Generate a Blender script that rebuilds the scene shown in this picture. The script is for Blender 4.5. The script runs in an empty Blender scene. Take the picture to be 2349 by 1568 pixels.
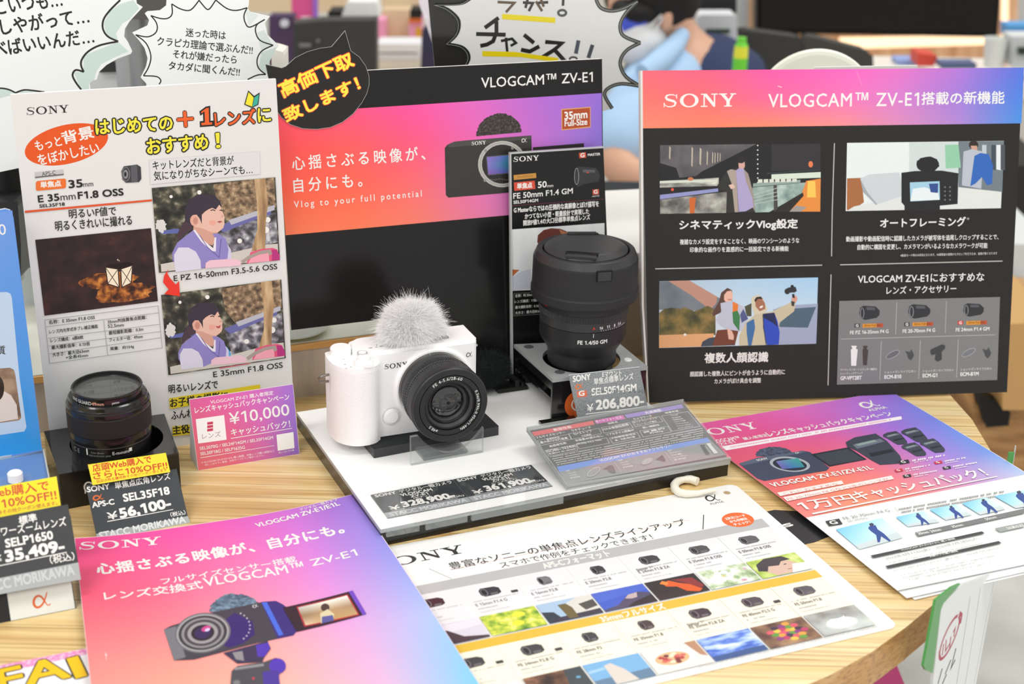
import bpy, math, random
from mathutils import Vector, Matrix
random.seed(7)
SC = bpy.context.scene
COL = SC.collection
TZ = 0.90                       # table top height above the floor
F, CX, CY = 3400.0, 1174.5, 784.0
PITCH, ROLL = math.radians(22.2), math.radians(1.3)
CAMP = Vector((0, 0, TZ + .545))
_fw = Vector((0, math.cos(PITCH), -math.sin(PITCH)))
_r0 = Vector((1, 0, 0)); _u0 = Vector((0, math.sin(PITCH), math.cos(PITCH)))
_rt = _r0 * math.cos(ROLL) + _u0 * math.sin(ROLL)
_up = _u0 * math.cos(ROLL) - _r0 * math.sin(ROLL)
# ---------------------------------------------------------------- camera, world, lights
cam = bpy.data.cameras.new('camera'); camo = bpy.data.objects.new('camera', cam); COL.objects.link(camo)
m = Matrix((( _rt.x, _up.x, -_fw.x, CAMP.x), (_rt.y, _up.y, -_fw.y, CAMP.y), (_rt.z, _up.z, -_fw.z, CAMP.z), (0, 0, 0, 1)))
camo.matrix_world = m
cam.sensor_width = 36; cam.lens = F / 2349 * 36; cam.clip_start = .05; cam.clip_end = 60
cam.dof.use_dof = True; cam.dof.focus_distance = 1.17; cam.dof.aperture_fstop = 7.5
SC.camera = camo
W = bpy.data.worlds.new('world'); SC.world = W; W.use_nodes = True
W.node_tree.nodes['Background'].inputs[0].default_value = (1, .985, .965, 1)
W.node_tree.nodes['Background'].inputs[1].default_value = .92
SC.view_settings.view_transform = 'Standard'; SC.view_settings.look = 'None'
SC.view_settings.exposure = 0; SC.view_settings.gamma = 1; SC.view_settings.use_curve_mapping = False
def area(name, loc, sx, sy, power, rot=(0, 0, 0), col=(1, .99, .97)):
    l = bpy.data.lights.new(name, 'AREA'); l.shape = 'RECTANGLE'; l.size = sx; l.size_y = sy; l.energy = power; l.color = col
    o = bpy.data.objects.new(name, l); o.location = loc; o.rotation_euler = rot; COL.objects.link(o); return o
for lx, ly, e_ in ((-1.2, .2, 19), (1.2, .9, 19), (-1.0, -1.6, 26), (1.0, -1.6, 26), (2.2, 3.4, 30), (-1.8, 4.0, 34)):  # the pair behind the camera is added front fill for the upright signs
    area('ceiling_and_fill_light', (lx, ly, 3.1), 1.3, .35, e_, (0, 0, .4))
area('tube_light', (.66, 3.05, 3.1), 1.2, .05, 18, (0, 0, -.35))
# ---------------------------------------------------------------- helpers
def s2l(c):
    return c / 12.92 if c <= .04045 else ((c + .055) / 1.055) ** 2.4
def rgb(c):
    if isinstance(c, str):
        c = tuple(int(c[i:i + 2], 16) for i in (0, 2, 4))
    return tuple(s2l(x / 255) for x in c)
_mats = {}
def mat(c, rough=.5, spec=.35, metal=0., coat=0., trans=0., alpha=1., emit=0., ior=1.45, bump=None, name=None, croug=.08):
    key = (c if isinstance(c, str) else tuple(c), rough, spec, metal, coat, trans, alpha, emit, ior, bump, croug)
    if key in _mats: return _mats[key]
    M = bpy.data.materials.new(name or 'surface'); M.use_nodes = True
    nt = M.node_tree; b = nt.nodes['Principled BSDF']
    col = rgb(c) + (1,)
    b.inputs['Base Color'].default_value = col
    b.inputs['Roughness'].default_value = rough; b.inputs['Specular IOR Level'].default_value = spec
    b.inputs['Metallic'].default_value = metal; b.inputs['Coat Weight'].default_value = coat
    b.inputs['Coat Roughness'].default_value = croug
    b.inputs['Transmission Weight'].default_value = trans; b.inputs['Alpha'].default_value = alpha; b.inputs['IOR'].default_value = ior
    if emit:
        b.inputs['Emission Color'].default_value = col; b.inputs['Emission Strength'].default_value = emit
    if bump:
        sc, st = bump
        tc = nt.nodes.new('ShaderNodeTexCoord'); nz = nt.nodes.new('ShaderNodeTexNoise'); bp = nt.nodes.new('ShaderNodeBump')
        nz.inputs['Scale'].default_value = sc; nz.inputs['Detail'].default_value = 3
        bp.inputs['Strength'].default_value = st; bp.inputs['Distance'].default_value = .002
        nt.links.new(tc.outputs['Object'], nz.inputs['Vector']); nt.links.new(nz.outputs['Fac'], bp.inputs['Height'])
        nt.links.new(bp.outputs['Normal'], b.inputs['Normal'])
    _mats[key] = M; return M
def ramp_mat(cols, scale, kind='noise', detail=4, rough=.45, stretch=(1, 1, 1), name='printed_pattern', coat=0.):
    key = ('ramp', tuple(cols), scale, kind, detail, rough, stretch)
    if key in _mats: return _mats[key]
    M = bpy.data.materials.new(name); M.use_nodes = True; nt = M.node_tree; b = nt.nodes['Principled BSDF']
    tc = nt.nodes.new('ShaderNodeTexCoord'); mp = nt.nodes.new('ShaderNodeMapping'); mp.inputs['Scale'].default_value = stretch
    if kind == 'noise':
        t = nt.nodes.new('ShaderNodeTexNoise'); t.inputs['Detail'].default_value = detail; t.inputs['Scale'].default_value = scale; out = t.outputs['Fac']
    else:
        t = nt.nodes.new('ShaderNodeTexVoronoi'); t.inputs['Scale'].default_value = scale; out = t.outputs['Distance']
    r = nt.nodes.new('ShaderNodeValToRGB'); el = r.color_ramp.elements
    n = len(cols)
    lo, hi = (.32, .68) if kind == 'noise' else (0, 1)
    for i, c in enumerate(cols):
        p = lo + (hi - lo) * i / (n - 1)
        e = el[i] if i < 2 else el.new(p)
        e.position = p; e.color = rgb(c) + (1,)
    nt.links.new(tc.outputs['Object'], mp.inputs['Vector']); nt.links.new(mp.outputs[0], t.inputs['Vector'])
    nt.links.new(out, r.inputs[0]); nt.links.new(r.outputs[0], b.inputs['Base Color'])
    b.inputs['Roughness'].default_value = rough; b.inputs['Specular IOR Level'].default_value = .35; b.inputs['Coat Weight'].default_value = coat
    _mats[key] = M; return M
def vcol_mat(rough=.45, coat=0., bump=None):
    key = ('vcol', rough, coat, bump)
    if key in _mats: return _mats[key]
    M = bpy.data.materials.new('printed_gradient'); M.use_nodes = True; nt = M.node_tree; b = nt.nodes['Principled BSDF']
    a = nt.nodes.new('ShaderNodeAttribute'); a.attribute_name = 'ink'
    nt.links.new(a.outputs['Color'], b.inputs['Base Color']); b.inputs['Roughness'].default_value = rough
    b.inputs['Coat Weight'].default_value = coat; b.inputs['Specular IOR Level'].default_value = .35
    b.inputs['Coat Roughness'].default_value = .08
    if bump:
        tc = nt.nodes.new('ShaderNodeTexCoord'); nz = nt.nodes.new('ShaderNodeTexNoise'); bp = nt.nodes.new('ShaderNodeBump')
        nz.inputs['Scale'].default_value = bump[0]; bp.inputs['Strength'].default_value = bump[1]; bp.inputs['Distance'].default_value = .002
        nt.links.new(tc.outputs['Object'], nz.inputs['Vector']); nt.links.new(nz.outputs['Fac'], bp.inputs['Height'])
        nt.links.new(bp.outputs['Normal'], b.inputs['Coat Normal'])
    _mats[key] = M; return M
def ray(px, py):
    return (_rt * ((px - CX) / F) - _up * ((py - CY) / F) + _fw)
def tab(px, py, z=0.):          # photo point on the level z above the table top
    d = ray(px, py); t = (TZ + z - CAMP.z) / d.z
    return CAMP + d * t
def at(px, py, Y):
    d = ray(px, py); return CAMP + d * (Y / d.y)
def link(o, parent=None):
    COL.objects.link(o)
    if parent is not None: o.parent = parent
    return o
def tag(o, label, cat=None, group=None, kind=None):
    if label: o['label'] = label
    if cat: o['category'] = cat
    if group: o['group'] = group
    if kind: o['kind'] = kind
    return o
def empty(name, M, label, cat, group=None):
    o = bpy.data.objects.new(name, None); o.empty_display_size = .01
    link(o); o.matrix_world = M if isinstance(M, Matrix) else Matrix.Translation(M)
    return tag(o, label, cat, group)
class MB:                        # mesh builder
    def __init__(s): s.v = []; s.f = []; s.mi = []; s.m = []; s.sm = []
    def mid(s, M):
        if M not in s.m: s.m.append(M)
        return s.m.index(M)
    def add(s, vs, fs, M, smooth=False):
        b = len(s.v); s.v.extend(tuple(x) for x in vs); k = s.mid(M)
        for f in fs: s.f.append(tuple(b + i for i in f)); s.mi.append(k); s.sm.append(smooth)
        return s
    def box(s, x0, x1, y0, y1, z0, z1, M):
        v = [(x, y, z) for z in (z0, z1) for y in (y0, y1) for x in (x0, x1)]
        return s.add(v, [(0, 2, 3, 1), (4, 5, 7, 6), (0, 1, 5, 4), (2, 6, 7, 3), (0, 4, 6, 2), (1, 3, 7, 5)], M)
    def obox(s, c, ax, ay, az, M):  # oriented box, half-axis vectors
        c, ax, ay, az = map(Vector, (c, ax, ay, az))
        v = [c + ax * i + ay * j + az * k for k in (-1, 1) for j in (-1, 1) for i in (-1, 1)]
        return s.add(v, [(0, 2, 3, 1), (4, 5, 7, 6), (0, 1, 5, 4), (2, 6, 7, 3), (0, 4, 6, 2), (1, 3, 7, 5)], M)
    def prism(s, pts, z0, z1, M, side=None, plane='xy', smooth=False):
        n = len(pts)
        ar = sum(pts[i][0] * pts[(i + 1) % n][1] - pts[(i + 1) % n][0] * pts[i][1] for i in range(n))
        if ar < 0: pts = pts[::-1]
        mp = {'xy': lambda a, b, c: (a, b, c), 'xz': lambda a, b, c: (a, -c, b)}[plane]
        lo = [mp(p[0], p[1], z0) for p in pts]; hi = [mp(p[0], p[1], z1) for p in pts]
        s.add(lo, [tuple(range(n))[::-1]], M); s.add(hi, [tuple(range(n))], M)
        s.add(lo + hi, [(i, (i + 1) % n, n + (i + 1) % n, n + i) for i in range(n)], side or M, smooth)
        return s
    def lathe(s, prof, seg, M, c=(0, 0, 0), smooth=True, axis='z'):   # prof: [(r,z) or (r,z,mat)]
        for i in range(len(prof) - 1):
            r0, z0 = prof[i][:2]; r1, z1 = prof[i + 1][:2]; mm = prof[i][2] if len(prof[i]) > 2 else M
            vs = []
            for (r, z) in ((r0, z0), (r1, z1)):
                for k in range(seg):
                    a = 2 * math.pi * k / seg
                    p = (r * math.cos(a), r * math.sin(a), z)
                    if axis == 'y': p = (p[0], -z, p[1])
                    vs.append((p[0] + c[0], p[1] + c[1], p[2] + c[2]))
            fs = [(k, (k + 1) % seg, seg + (k + 1) % seg, seg + k) for k in range(seg)]
            if axis == 'y': pass
            s.add(vs, fs, mm, smooth)
        return s
    def tube(s, pts, r, M, seg=10, caps=True):
        pts = [Vector(p) for p in pts]; vs = []; n = len(pts); prev = None
        for i, p in enumerate(pts):
            d = (pts[min(i + 1, n - 1)] - pts[max(i - 1, 0)]).normalized()
            if prev is None:
                u = d.orthogonal().normalized()
            else:
                u = (prev - d * prev.dot(d)).normalized()
            prev = u; w = d.cross(u); rr = r[i] if isinstance(r, (list, tuple)) else r
            for k in range(seg):
                a = 2 * math.pi * k / seg; vs.append(p + (u * math.cos(a) + w * math.sin(a)) * rr)
        fs = [(i * seg + k, i * seg + (k + 1) % seg, (i + 1) * seg + (k + 1) % seg, (i + 1) * seg + k) for i in range(n - 1) for k in range(seg)]
        s.add(vs, fs, M, True)
        if caps: s.add(vs[:seg], [tuple(range(seg))[::-1]], M); s.add(vs[-seg:], [tuple(range(seg))], M)
        return s
    def ball(s, c, r, M, seg=20, rings=12, noise=0.):
        rx, ry, rz = r if isinstance(r, (tuple, list)) else (r, r, r)
        vs = []
        for i in range(rings + 1):
            t = math.pi * i / rings
            for k in range(seg):
                a = 2 * math.pi * k / seg; q = 1 + noise * random.uniform(-1, 1)
                vs.append((c[0] + rx * q * math.sin(t) * math.cos(a), c[1] + ry * q * math.sin(t) * math.sin(a), c[2] + rz * q * math.cos(t)))
        fs = [(i * seg + k, (i + 1) * seg + k, (i + 1) * seg + (k + 1) % seg, i * seg + (k + 1) % seg) for i in range(rings) for k in range(seg)]
        return s.add(vs, fs, M, True)
    def mesh(s, name):
        me = bpy.data.meshes.new(name); me.from_pydata(s.v, [], s.f)
        for M in s.m: me.materials.append(M)
        me.polygons.foreach_set('material_index', s.mi); me.polygons.foreach_set('use_smooth', s.sm)
        me.update(); return me
    def build(s, name, parent=None, bevel=0., seg=2, label=None, kind=None, recalc=True, merge=False):
        me = s.mesh(name)
        if recalc:
            import bmesh
            bm = bmesh.new(); bm.from_mesh(me)
            if merge: bmesh.ops.remove_doubles(bm, verts=bm.verts, dist=1e-6)
            bmesh.ops.recalc_face_normals(bm, faces=bm.faces); bm.to_mesh(me); bm.free()
        o = link(bpy.data.objects.new(name, me), parent)
        if bevel:
            md = o.modifiers.new('bevel', 'BEVEL'); md.width = bevel; md.segments = seg; md.limit_method = 'ANGLE'; md.angle_limit = math.radians(40)
            md.harden_normals = False
        if label: o['label'] = label
        if kind: o['kind'] = kind
        return o
def rbox(w, h, r, n=6, cx=0, cy=0):   # rounded rectangle outline
    pts = []
    for (sx, sy, a0) in ((1, 1, 0), (-1, 1, 90), (-1, -1, 180), (1, -1, 270)):
        for i in range(n + 1):
            a = math.radians(a0 + 90 * i / n); pts.append((cx + sx * (w / 2 - r) + r * math.cos(a), cy + sy * (h / 2 - r) + r * math.sin(a)))
    return pts
_txt = {}
_chr = {}
def _raw(t, res):
    c = bpy.data.curves.new('t', 'FONT'); c.body = t; c.resolution_u = res
    o = bpy.data.objects.new('t', c); me = bpy.data.meshes.new_from_object(o)
    v = [(p.co.x, p.co.y) for p in me.vertices]; f = [tuple(p.vertices) for p in me.polygons]
    bpy.data.objects.remove(o); bpy.data.curves.remove(c); bpy.data.meshes.remove(me); return v, f
def char(ch, res):
    k = (ch, res)
    if k not in _chr:
        v, f = _raw(ch, res) if ch not in ' \u3000' else ([], [])
        bar = max(p[0] for p in _raw('|', 1)[0]); adv = max(p[0] for p in _raw(ch + '|', 1)[0]) - bar
        if ch == '1':
            x0, x1 = min(p[0] for p in v), max(p[0] for p in v); y1 = max(p[1] for p in v); n = len(v)
            v = [(x + .07, y) for x, y in v] + [(x0 + .08, y1), (x0 + .08, y1 - .11), (x0 - .09, y1 - .19), (x0 - .09, y1 - .1)]; f = f + [(n + 3, n + 2, n + 1, n)]; adv += .03
        _chr[k] = (v, f, adv)
    return _chr[k]
def glyphs(s, sp=1., res=2):
    k = (s, sp, res)
    if k not in _txt:
        v = []; f = []; x = 0.
        for ch in s:
            cv, cf, adv = char(ch, res); b = len(v)
            v += [(p[0] + x, p[1]) for p in cv]; f += [tuple(b + i for i in q) for q in cf]; x += adv + (sp - 1) * .75
        x0 = min(p[0] for p in v); x1 = max(p[0] for p in v); y0 = min(p[1] for p in v); y1 = max(p[1] for p in v)
        _txt[k] = ([((p[0] - x0) / (x1 - x0), (p[1] - y0) / (y1 - y0)) for p in v], f, (x1 - x0) / max(y1 - y0, 1e-6))
    return _txt[k]
def _ell(cx, cy, rx, ry, n=28, a0=0, a1=360):
    return [(cx + rx * math.cos(math.radians(a0 + (a1 - a0) * i / n)), cy + ry * math.sin(math.radians(a0 + (a1 - a0) * i / n))) for i in range(n + (0 if a1 - a0 == 360 else 1))]
def slab_logo():   # wide slab-serif wordmark, unit height, returned as polygons
    P = []
    # S
    c = []
    ctr = [(1.02, .74), (.93, .88), (.72, .955), (.48, .955), (.27, .89), (.2, .74), (.3, .61), (.55, .53), (.8, .46), (.93, .33), (.86, .14), (.62, .045), (.38, .045), (.18, .13), (.08, .3)]
    wd = [.03, .05, .075, .09, .13, .17, .18, .18, .18, .17, .13, .09, .075, .06, .03]
    L, R = [], []
    for i, (x, y) in enumerate(ctr):
        x0, y0 = ctr[max(i - 1, 0)]; x1, y1 = ctr[min(i + 1, len(ctr) - 1)]
        d = math.hypot(x1 - x0, y1 - y0); nx, ny = -(y1 - y0) / d, (x1 - x0) / d
        L.append((x + nx * wd[i] / 2, y + ny * wd[i] / 2)); R.append((x - nx * wd[i] / 2, y - ny * wd[i] / 2))
    P.append(L + R[::-1]); P.append([(.98, .66), (1.04, .66), (1.04, .99), (.98, .99)]); P.append([(.04, .01), (.1, .01), (.1, .36), (.04, .36)])
    # O : ring in quads
    n = 32; o1 = _ell(1.95, .5, .7, .52, n); i1 = _ell(1.95, .5, .44, .43, n)
    for k in range(n): P.append([o1[k], o1[(k + 1) % n], i1[(k + 1) % n], i1[k]])
    # N
    x = 2.82
    P += [[(x, 0), (x + .5, 0), (x + .5, .08), (x + .3, .08), (x + .3, .8), (x + .2, .92), (x + .2, .08), (x, .08)], [(x, .92), (x + .2, .92), (x + .2, 1), (x, 1)],
          [(x + .2, .92), (x + .95, .0), (x + 1.08, 0), (x + 1.08, .18), (x + .44, 1.0), (x + .2, 1.0)], [(x + .98, .22), (x + 1.08, .12), (x + 1.08, .92), (x + .98, .92)], [(x + .78, .92), (x + 1.28, .92), (x + 1.28, 1), (x + .78, 1)]]
    # Y
    x = 4.2
    P += [[(x, .92), (x + .58, .92), (x + .58, 1), (x, 1)], [(x + .84, .92), (x + 1.28, .92), (x + 1.28, 1), (x + .84, 1)],
          [(x + .12, .92), (x + .55, .42), (x + .8, .42), (x + .8, .46), (x + .42, .92)], [(x + .96, .92), (x + .68, .5), (x + .8, .42), (x + 1.1, .92)],
          [(x + .55, .08), (x + .8, .08), (x + .8, .42), (x + .55, .42)], [(x + .38, 0), (x + .97, 0), (x + .97, .08), (x + .38, .08)]]
    return P, 5.48
ALPHA = [(1.0, .98), (.86, .62), (.66, .25), (.45, .05), (.22, .03), (.08, .22), (.08, .5), (.22, .75), (.44, .82), (.62, .68), (.76, .38), (.88, .1), (1.0, .02), (1.12, .12)]
def knurl(mb, r, dr, z0, z1, n, M, c=(0, 0, 0), axis='z'):
    vs = []
    for z in (z0, z1):
        for k in range(4 * n):
            a = 2 * math.pi * k / (4 * n); rr = r + (dr if (k % 4) < 2 else 0); p = (rr * math.cos(a), rr * math.sin(a), z)
            if axis == 'y': p = (p[0], -z, p[1])
            vs.append((p[0] + c[0], p[1] + c[1], p[2] + c[2]))
    m_ = 4 * n; mb.add(vs, [(k, (k + 1) % m_, m_ + (k + 1) % m_, m_ + k) for k in range(m_)], M)
    mb.add(vs[:m_], [tuple(range(m_))], M); mb.add(vs[m_:], [tuple(range(m_))], M)
def cyltext(mb, t, r, z, ang, h, M, c=(0, 0), bold=.04, dirn=1):   # lettering wrapped on an upright cylinder, centred on angle ang
    v, f, asp = glyphs(t, 1., 2); w = asp * h
    for i, (dx, dy) in enumerate(((0, 0), (bold * h, 0), (0, bold * h), (-bold * h, 0), (0, -bold * h))):
        mb.add([(c[0] + (r + i * 2e-6) * math.cos(ang + dirn * ((x - .5) * w + dx) / r), c[1] + (r + i * 2e-6) * math.sin(ang + dirn * ((x - .5) * w + dx) / r), z + y * h + dy) for x, y in v], f, M)
def clear_mat(tint='ffffff', gloss=1., name='clear_acrylic', dens=.06, ior=1.49, rough=.03, body=None):
    key = ('clear', tint, gloss, dens, body)
    if key in _mats: return _mats[key]
    M = bpy.data.materials.new(name); M.use_nodes = True; nt = M.node_tree; nt.nodes.clear()
    out = nt.nodes.new('ShaderNodeOutputMaterial'); mx = nt.nodes.new('ShaderNodeMixShader'); tr = nt.nodes.new('ShaderNodeBsdfTransparent'); gl = nt.nodes.new('ShaderNodeBsdfGlossy'); df = nt.nodes.new('ShaderNodeBsdfDiffuse'); m2 = nt.nodes.new('ShaderNodeMixShader'); fr = nt.nodes.new('ShaderNodeFresnel')
    fr.inputs[0].default_value = ior; gl.inputs['Roughness'].default_value = rough; tr.inputs[0].default_value = rgb(tint) + (1,); df.inputs[0].default_value = (rgb(body) if body else (.85, .87, .87)) + (1,)
    m2.inputs[0].default_value = dens; nt.links.new(tr.outputs[0], m2.inputs[1]); nt.links.new(df.outputs[0], m2.inputs[2])
    ge = nt.nodes.new('ShaderNodeNewGeometry'); iv = nt.nodes.new('ShaderNodeMath'); iv.operation = 'SUBTRACT'; iv.inputs[0].default_value = 1; mu = nt.nodes.new('ShaderNodeMath'); mu.operation = 'MULTIPLY'
    nt.links.new(ge.outputs['Backfacing'], iv.inputs[1]); nt.links.new(iv.outputs[0], mu.inputs[0]); nt.links.new(fr.outputs[0], mu.inputs[1]); nt.links.new(mu.outputs[0], mx.inputs[0]); nt.links.new(m2.outputs[0], mx.inputs[1]); nt.links.new(gl.outputs[0], mx.inputs[2]); nt.links.new(mx.outputs[0], out.inputs[0])
    _mats[key] = M; return M
def holed(mb, quad, c, r, z0, z1, M, n=48):   # a plate with a round hole
    inner = []; outer = []
    for k in range(n):
        a = 2 * math.pi * k / n; d = (math.cos(a), math.sin(a)); best = None
        for i in range(4):
            p, q = quad[i], quad[(i + 1) % 4]; ex, ey = q[0] - p[0], q[1] - p[1]; den = d[0] * ey - d[1] * ex
            if abs(den) < 1e-12: continue
            t = ((p[0] - c[0]) * ey - (p[1] - c[1]) * ex) / den; u = ((p[0] - c[0]) * d[1] - (p[1] - c[1]) * d[0]) / den
            if t > 0 and -1e-6 <= u <= 1 + 1e-6 and (best is None or t < best): best = t
        inner.append((c[0] + r * d[0], c[1] + r * d[1])); outer.append([c[0] + best * d[0], c[1] + best * d[1]])
    for p in quad:     # snap the nearest boundary point to each corner
        k = min(range(n), key=lambda i: (outer[i][0] - p[0]) ** 2 + (outer[i][1] - p[1]) ** 2); outer[k] = [p[0], p[1]]
    for z, s_ in ((z0, 1), (z1, 0)):
        mb.add([(x, y, z) for x, y in inner + outer], [(k, (k + 1) % n, n + (k + 1) % n, n + k) for k in range(n)], M)
    mb.add([(x, y, z0) for x, y in inner] + [(x, y, z1) for x, y in inner], [(k, (k + 1) % n, n + (k + 1) % n, n + k) for k in range(n)], M, True)
    mb.add([(x, y, z0) for x, y in outer] + [(x, y, z1) for x, y in outer], [(k, (k + 1) % n, n + (k + 1) % n, n + k) for k in range(n)], M)
def fur(name, parent, c, rad, n, length, col, thick=.00013, seed=1, low=-.25, droop=.3, rough=.7):
    rn = random.Random(seed); K = 6; ph = [rn.uniform(0, 6.28) for _ in range(6)]; hc = bpy.data.hair_curves.new(name); hc.add_curves([K] * n); pos = []; rr = []
    for i in range(n):
        z = rn.uniform(low, 1); a = rn.uniform(0, 2 * math.pi); q = math.sqrt(max(0, 1 - z * z)); d = Vector((q * math.cos(a), q * math.sin(a), z))
        lump = .8 + .07 * math.sin(3 * a + ph[0]) * q + .06 * math.sin(5 * a + 4 * z + ph[1]) + .05 * math.sin(7 * z + ph[2])
        p = Vector((c[0] + d.x * rad[0] * lump, c[1] + d.y * rad[1] * lump, c[2] + d.z * rad[2] * lump)); L = length * rn.uniform(.45, 1.) * (1.7 if rn.random() < .08 else 1)
        v = (d + Vector((rn.gauss(0, .45), rn.gauss(0, .45), rn.gauss(.1, .4)))).normalized(); sw = Vector((rn.gauss(0, 1), rn.gauss(0, 1), rn.gauss(0, .6))) * .28
        for k in range(K):
            pos += [p.x, p.y, p.z]; rr.append(thick * (1 - .75 * k / (K - 1))); v = (v + sw / K + Vector((0, 0, -droop / K))).normalized(); p = p + v * (L / (K - 1))
    hc.points.foreach_set('position', pos); hc.points.foreach_set('radius', rr)
    hc.materials.append(mat(col, rough, spec=.2)); o = link(bpy.data.objects.new(name, hc), parent); o['kind'] = 'stuff'; return o
class Sheet:
    """A flat (or gently curved) printed thing; drawn in photo points or in millimetres of its own plane."""
    def __init__(s, name, label, cat, O, yaw, tilt, group=None, surf=None, rough=.45, coat=0., root=None):
        th, t = math.radians(yaw), math.radians(tilt)
        s.a = Vector((math.cos(th), math.sin(th), 0)); back = Vector((-math.sin(th), math.cos(th), 0))
        s.b = Vector((0, 0, 1)) * math.cos(t) + back * math.sin(t); s.n = s.a.cross(s.b)
        s.O = Vector((O[0], O[1], TZ + O[2])); s.surf = surf; s.rough = rough; s.coat = coat
        M = Matrix(((s.a.x, s.b.x, s.n.x, s.O.x), (s.a.y, s.b.y, s.n.y, s.O.y), (s.a.z, s.b.z, s.n.z, s.O.z), (0, 0, 0, 1)))
        s.M = M; s.own = root is None
        s.root = empty(name, M, label, cat, group) if root is None else root; s.parts = {}; s.L = 3; s.vw = (0, 0, 1); s.loc = False; s.cols = {}
    def view(s, ox, oy, k): s.vw = (ox, oy, k); s.loc = False; return s
    def mm(s): s.loc = True; return s
    def P(s, x, y):
        if s.loc: return (x / 1000, y / 1000)
        px, py = s.vw[0] + x / s.vw[2], s.vw[1] + y / s.vw[2]
        d = ray(px, py); h = 0.
        for _ in range(5 if s.surf else 1):
            o = s.O + s.n * h; t = (o - CAMP).dot(s.n) / d.dot(s.n); q = CAMP + d * t - s.O
            u, v = q.dot(s.a), q.dot(s.b)
            if s.surf: h = .5 * h + .5 * s.surf(u, v)
        return (u, v)
    def Z(s, u, v, lay): return lay * (8e-6 if s.surf else 4e-6)
    def part(s, name):
        if name not in s.parts: s.parts[name] = MB()
        return s.parts[name]
    def ink(s, c): return c if isinstance(c, bpy.types.Material) else mat(c, s.rough, coat=s.coat, name='printing_ink')
    def uvpoly(s, uv, c, part='print', lay=None):
        if lay is None: s.L += 1; lay = s.L
        ar = sum(uv[i][0] * uv[(i + 1) % len(uv)][1] - uv[(i + 1) % len(uv)][0] * uv[i][1] for i in range(len(uv)))
        if ar < 0: uv = uv[::-1]
        s.part(part).add([(u, v, s.Z(u, v, lay)) for u, v in uv], [tuple(range(len(uv)))], s.ink(c))
    def poly(s, pts, c, part='print'): s.uvpoly([s.P(*p) for p in pts], c, part)
    def quad(s, a, b, c_, d, col, part='print', n=1):
        if not s.surf or n == 1 and not s.surf: return s.poly([a, b, c_, d], col, part)
        s.L += 1; A, B, Cc, D = [s.P(*p) for p in (a, b, c_, d)]; nx, ny = 24, 24; vs = []
        for j in range(ny + 1):
            for i in range(nx + 1):
                x, y = i / nx, j / ny
                u = (A[0] * (1 - x) + B[0] * x) * (1 - y) + (D[0] * (1 - x) + Cc[0] * x) * y; v = (A[1] * (1 - x) + B[1] * x) * (1 - y) + (D[1] * (1 - x) + Cc[1] * x) * y
                vs.append((u, v, s.Z(u, v, s.L)))
        s.part(part).add(vs, [(j * (nx + 1) + i, (j + 1) * (nx + 1) + i, (j + 1) * (nx + 1) + i + 1, j * (nx + 1) + i + 1) for j in range(ny) for i in range(nx)], s.ink(col), True)
    def rect(s, x0, y0, x1, y1, c, part='print'): s.quad((x0, y0), (x1, y0), (x1, y1), (x0, y1), c, part)
    def ell(s, cx, cy, rx, ry, c, rot=0, part='print', n=28, a0=0, a1=360, wob=0):
        r = math.radians(rot); pts = []
        for (x, y) in _ell(0, 0, rx, ry, n, a0, a1):
            k = 1 + wob * random.uniform(-1, 1)
            x *= k; y *= k; pts.append((cx + x * math.cos(r) - y * math.sin(r), cy + x * math.sin(r) + y * math.cos(r)))
        s.poly(pts, c, part)
    def ring(s, cx, cy, rx, ry, w, c, rot=0, part='print', n=40):
        r = math.radians(rot); s.L += 1
        f = lambda x, y: s.P(cx + x * math.cos(r) - y * math.sin(r), cy + x * math.sin(r) + y * math.cos(r))
        o = [f(*p) for p in _ell(0, 0, rx, ry, n)]; i = [f(*p) for p in _ell(0, 0, rx - w, ry - w, n)]
        for k in range(n): s.uvpoly([o[k], o[(k + 1) % n], i[(k + 1) % n], i[k]], c, part, s.L)
    def line(s, pts, w, c, part='print', closed=False):   # w in view units, mitred ribbon
        s.L += 1; q = [Vector(s.P(*p)) for p in pts]
        p0 = Vector(s.P(*pts[0])); dx = abs((Vector(s.P(pts[0][0] + w, pts[0][1])) - p0).length)
        ds = s.P(pts[0][0], pts[0][1] + w); dy = abs(ds[1] - p0.y); hw = .5 * math.sqrt(max(dx * dy, 1e-14)); n = len(q); L = []; R = []
        for i in range(n):
            a = q[(i - 1) % n] if closed or i > 0 else q[i]; b = q[(i + 1) % n] if closed or i < n - 1 else q[i]
            d1 = (q[i] - a); d2 = (b - q[i])
            d1 = d1.normalized() if d1.length > 1e-9 else d2.normalized(); d2 = d2.normalized() if d2.length > 1e-9 else d1
            nn = Vector((-(d1.y + d2.y), d1.x + d2.x)); nn = nn.normalized() if nn.length > 1e-6 else Vector((-d1.y, d1.x))
            k = min(1 / max(nn.dot(Vector((-d1.y, d1.x))), .35), 2.2)
            L.append(q[i] + nn * hw * k); R.append(q[i] - nn * hw * k)
        for i in range(n if closed else n - 1):
            j = (i + 1) % n; s.uvpoly([tuple(L[i]), tuple(L[j]), tuple(R[j]), tuple(R[i])], c, part, s.L)
    def _place(s, p0, p1, h):
        a = Vector(s.P(*p0)); b = Vector(s.P(*p1)); d = b - a; W_ = d.length; d.normalize(); nn = Vector((-d.y, d.x))
        m_ = ((p0[0] + p1[0]) / 2, (p0[1] + p1[1]) / 2); m0 = Vector(s.P(*m_)); m1 = Vector(s.P(m_[0], m_[1] + (h if s.loc else -h)))
        return a, d, nn, W_, (m1 - m0).dot(nn)
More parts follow.
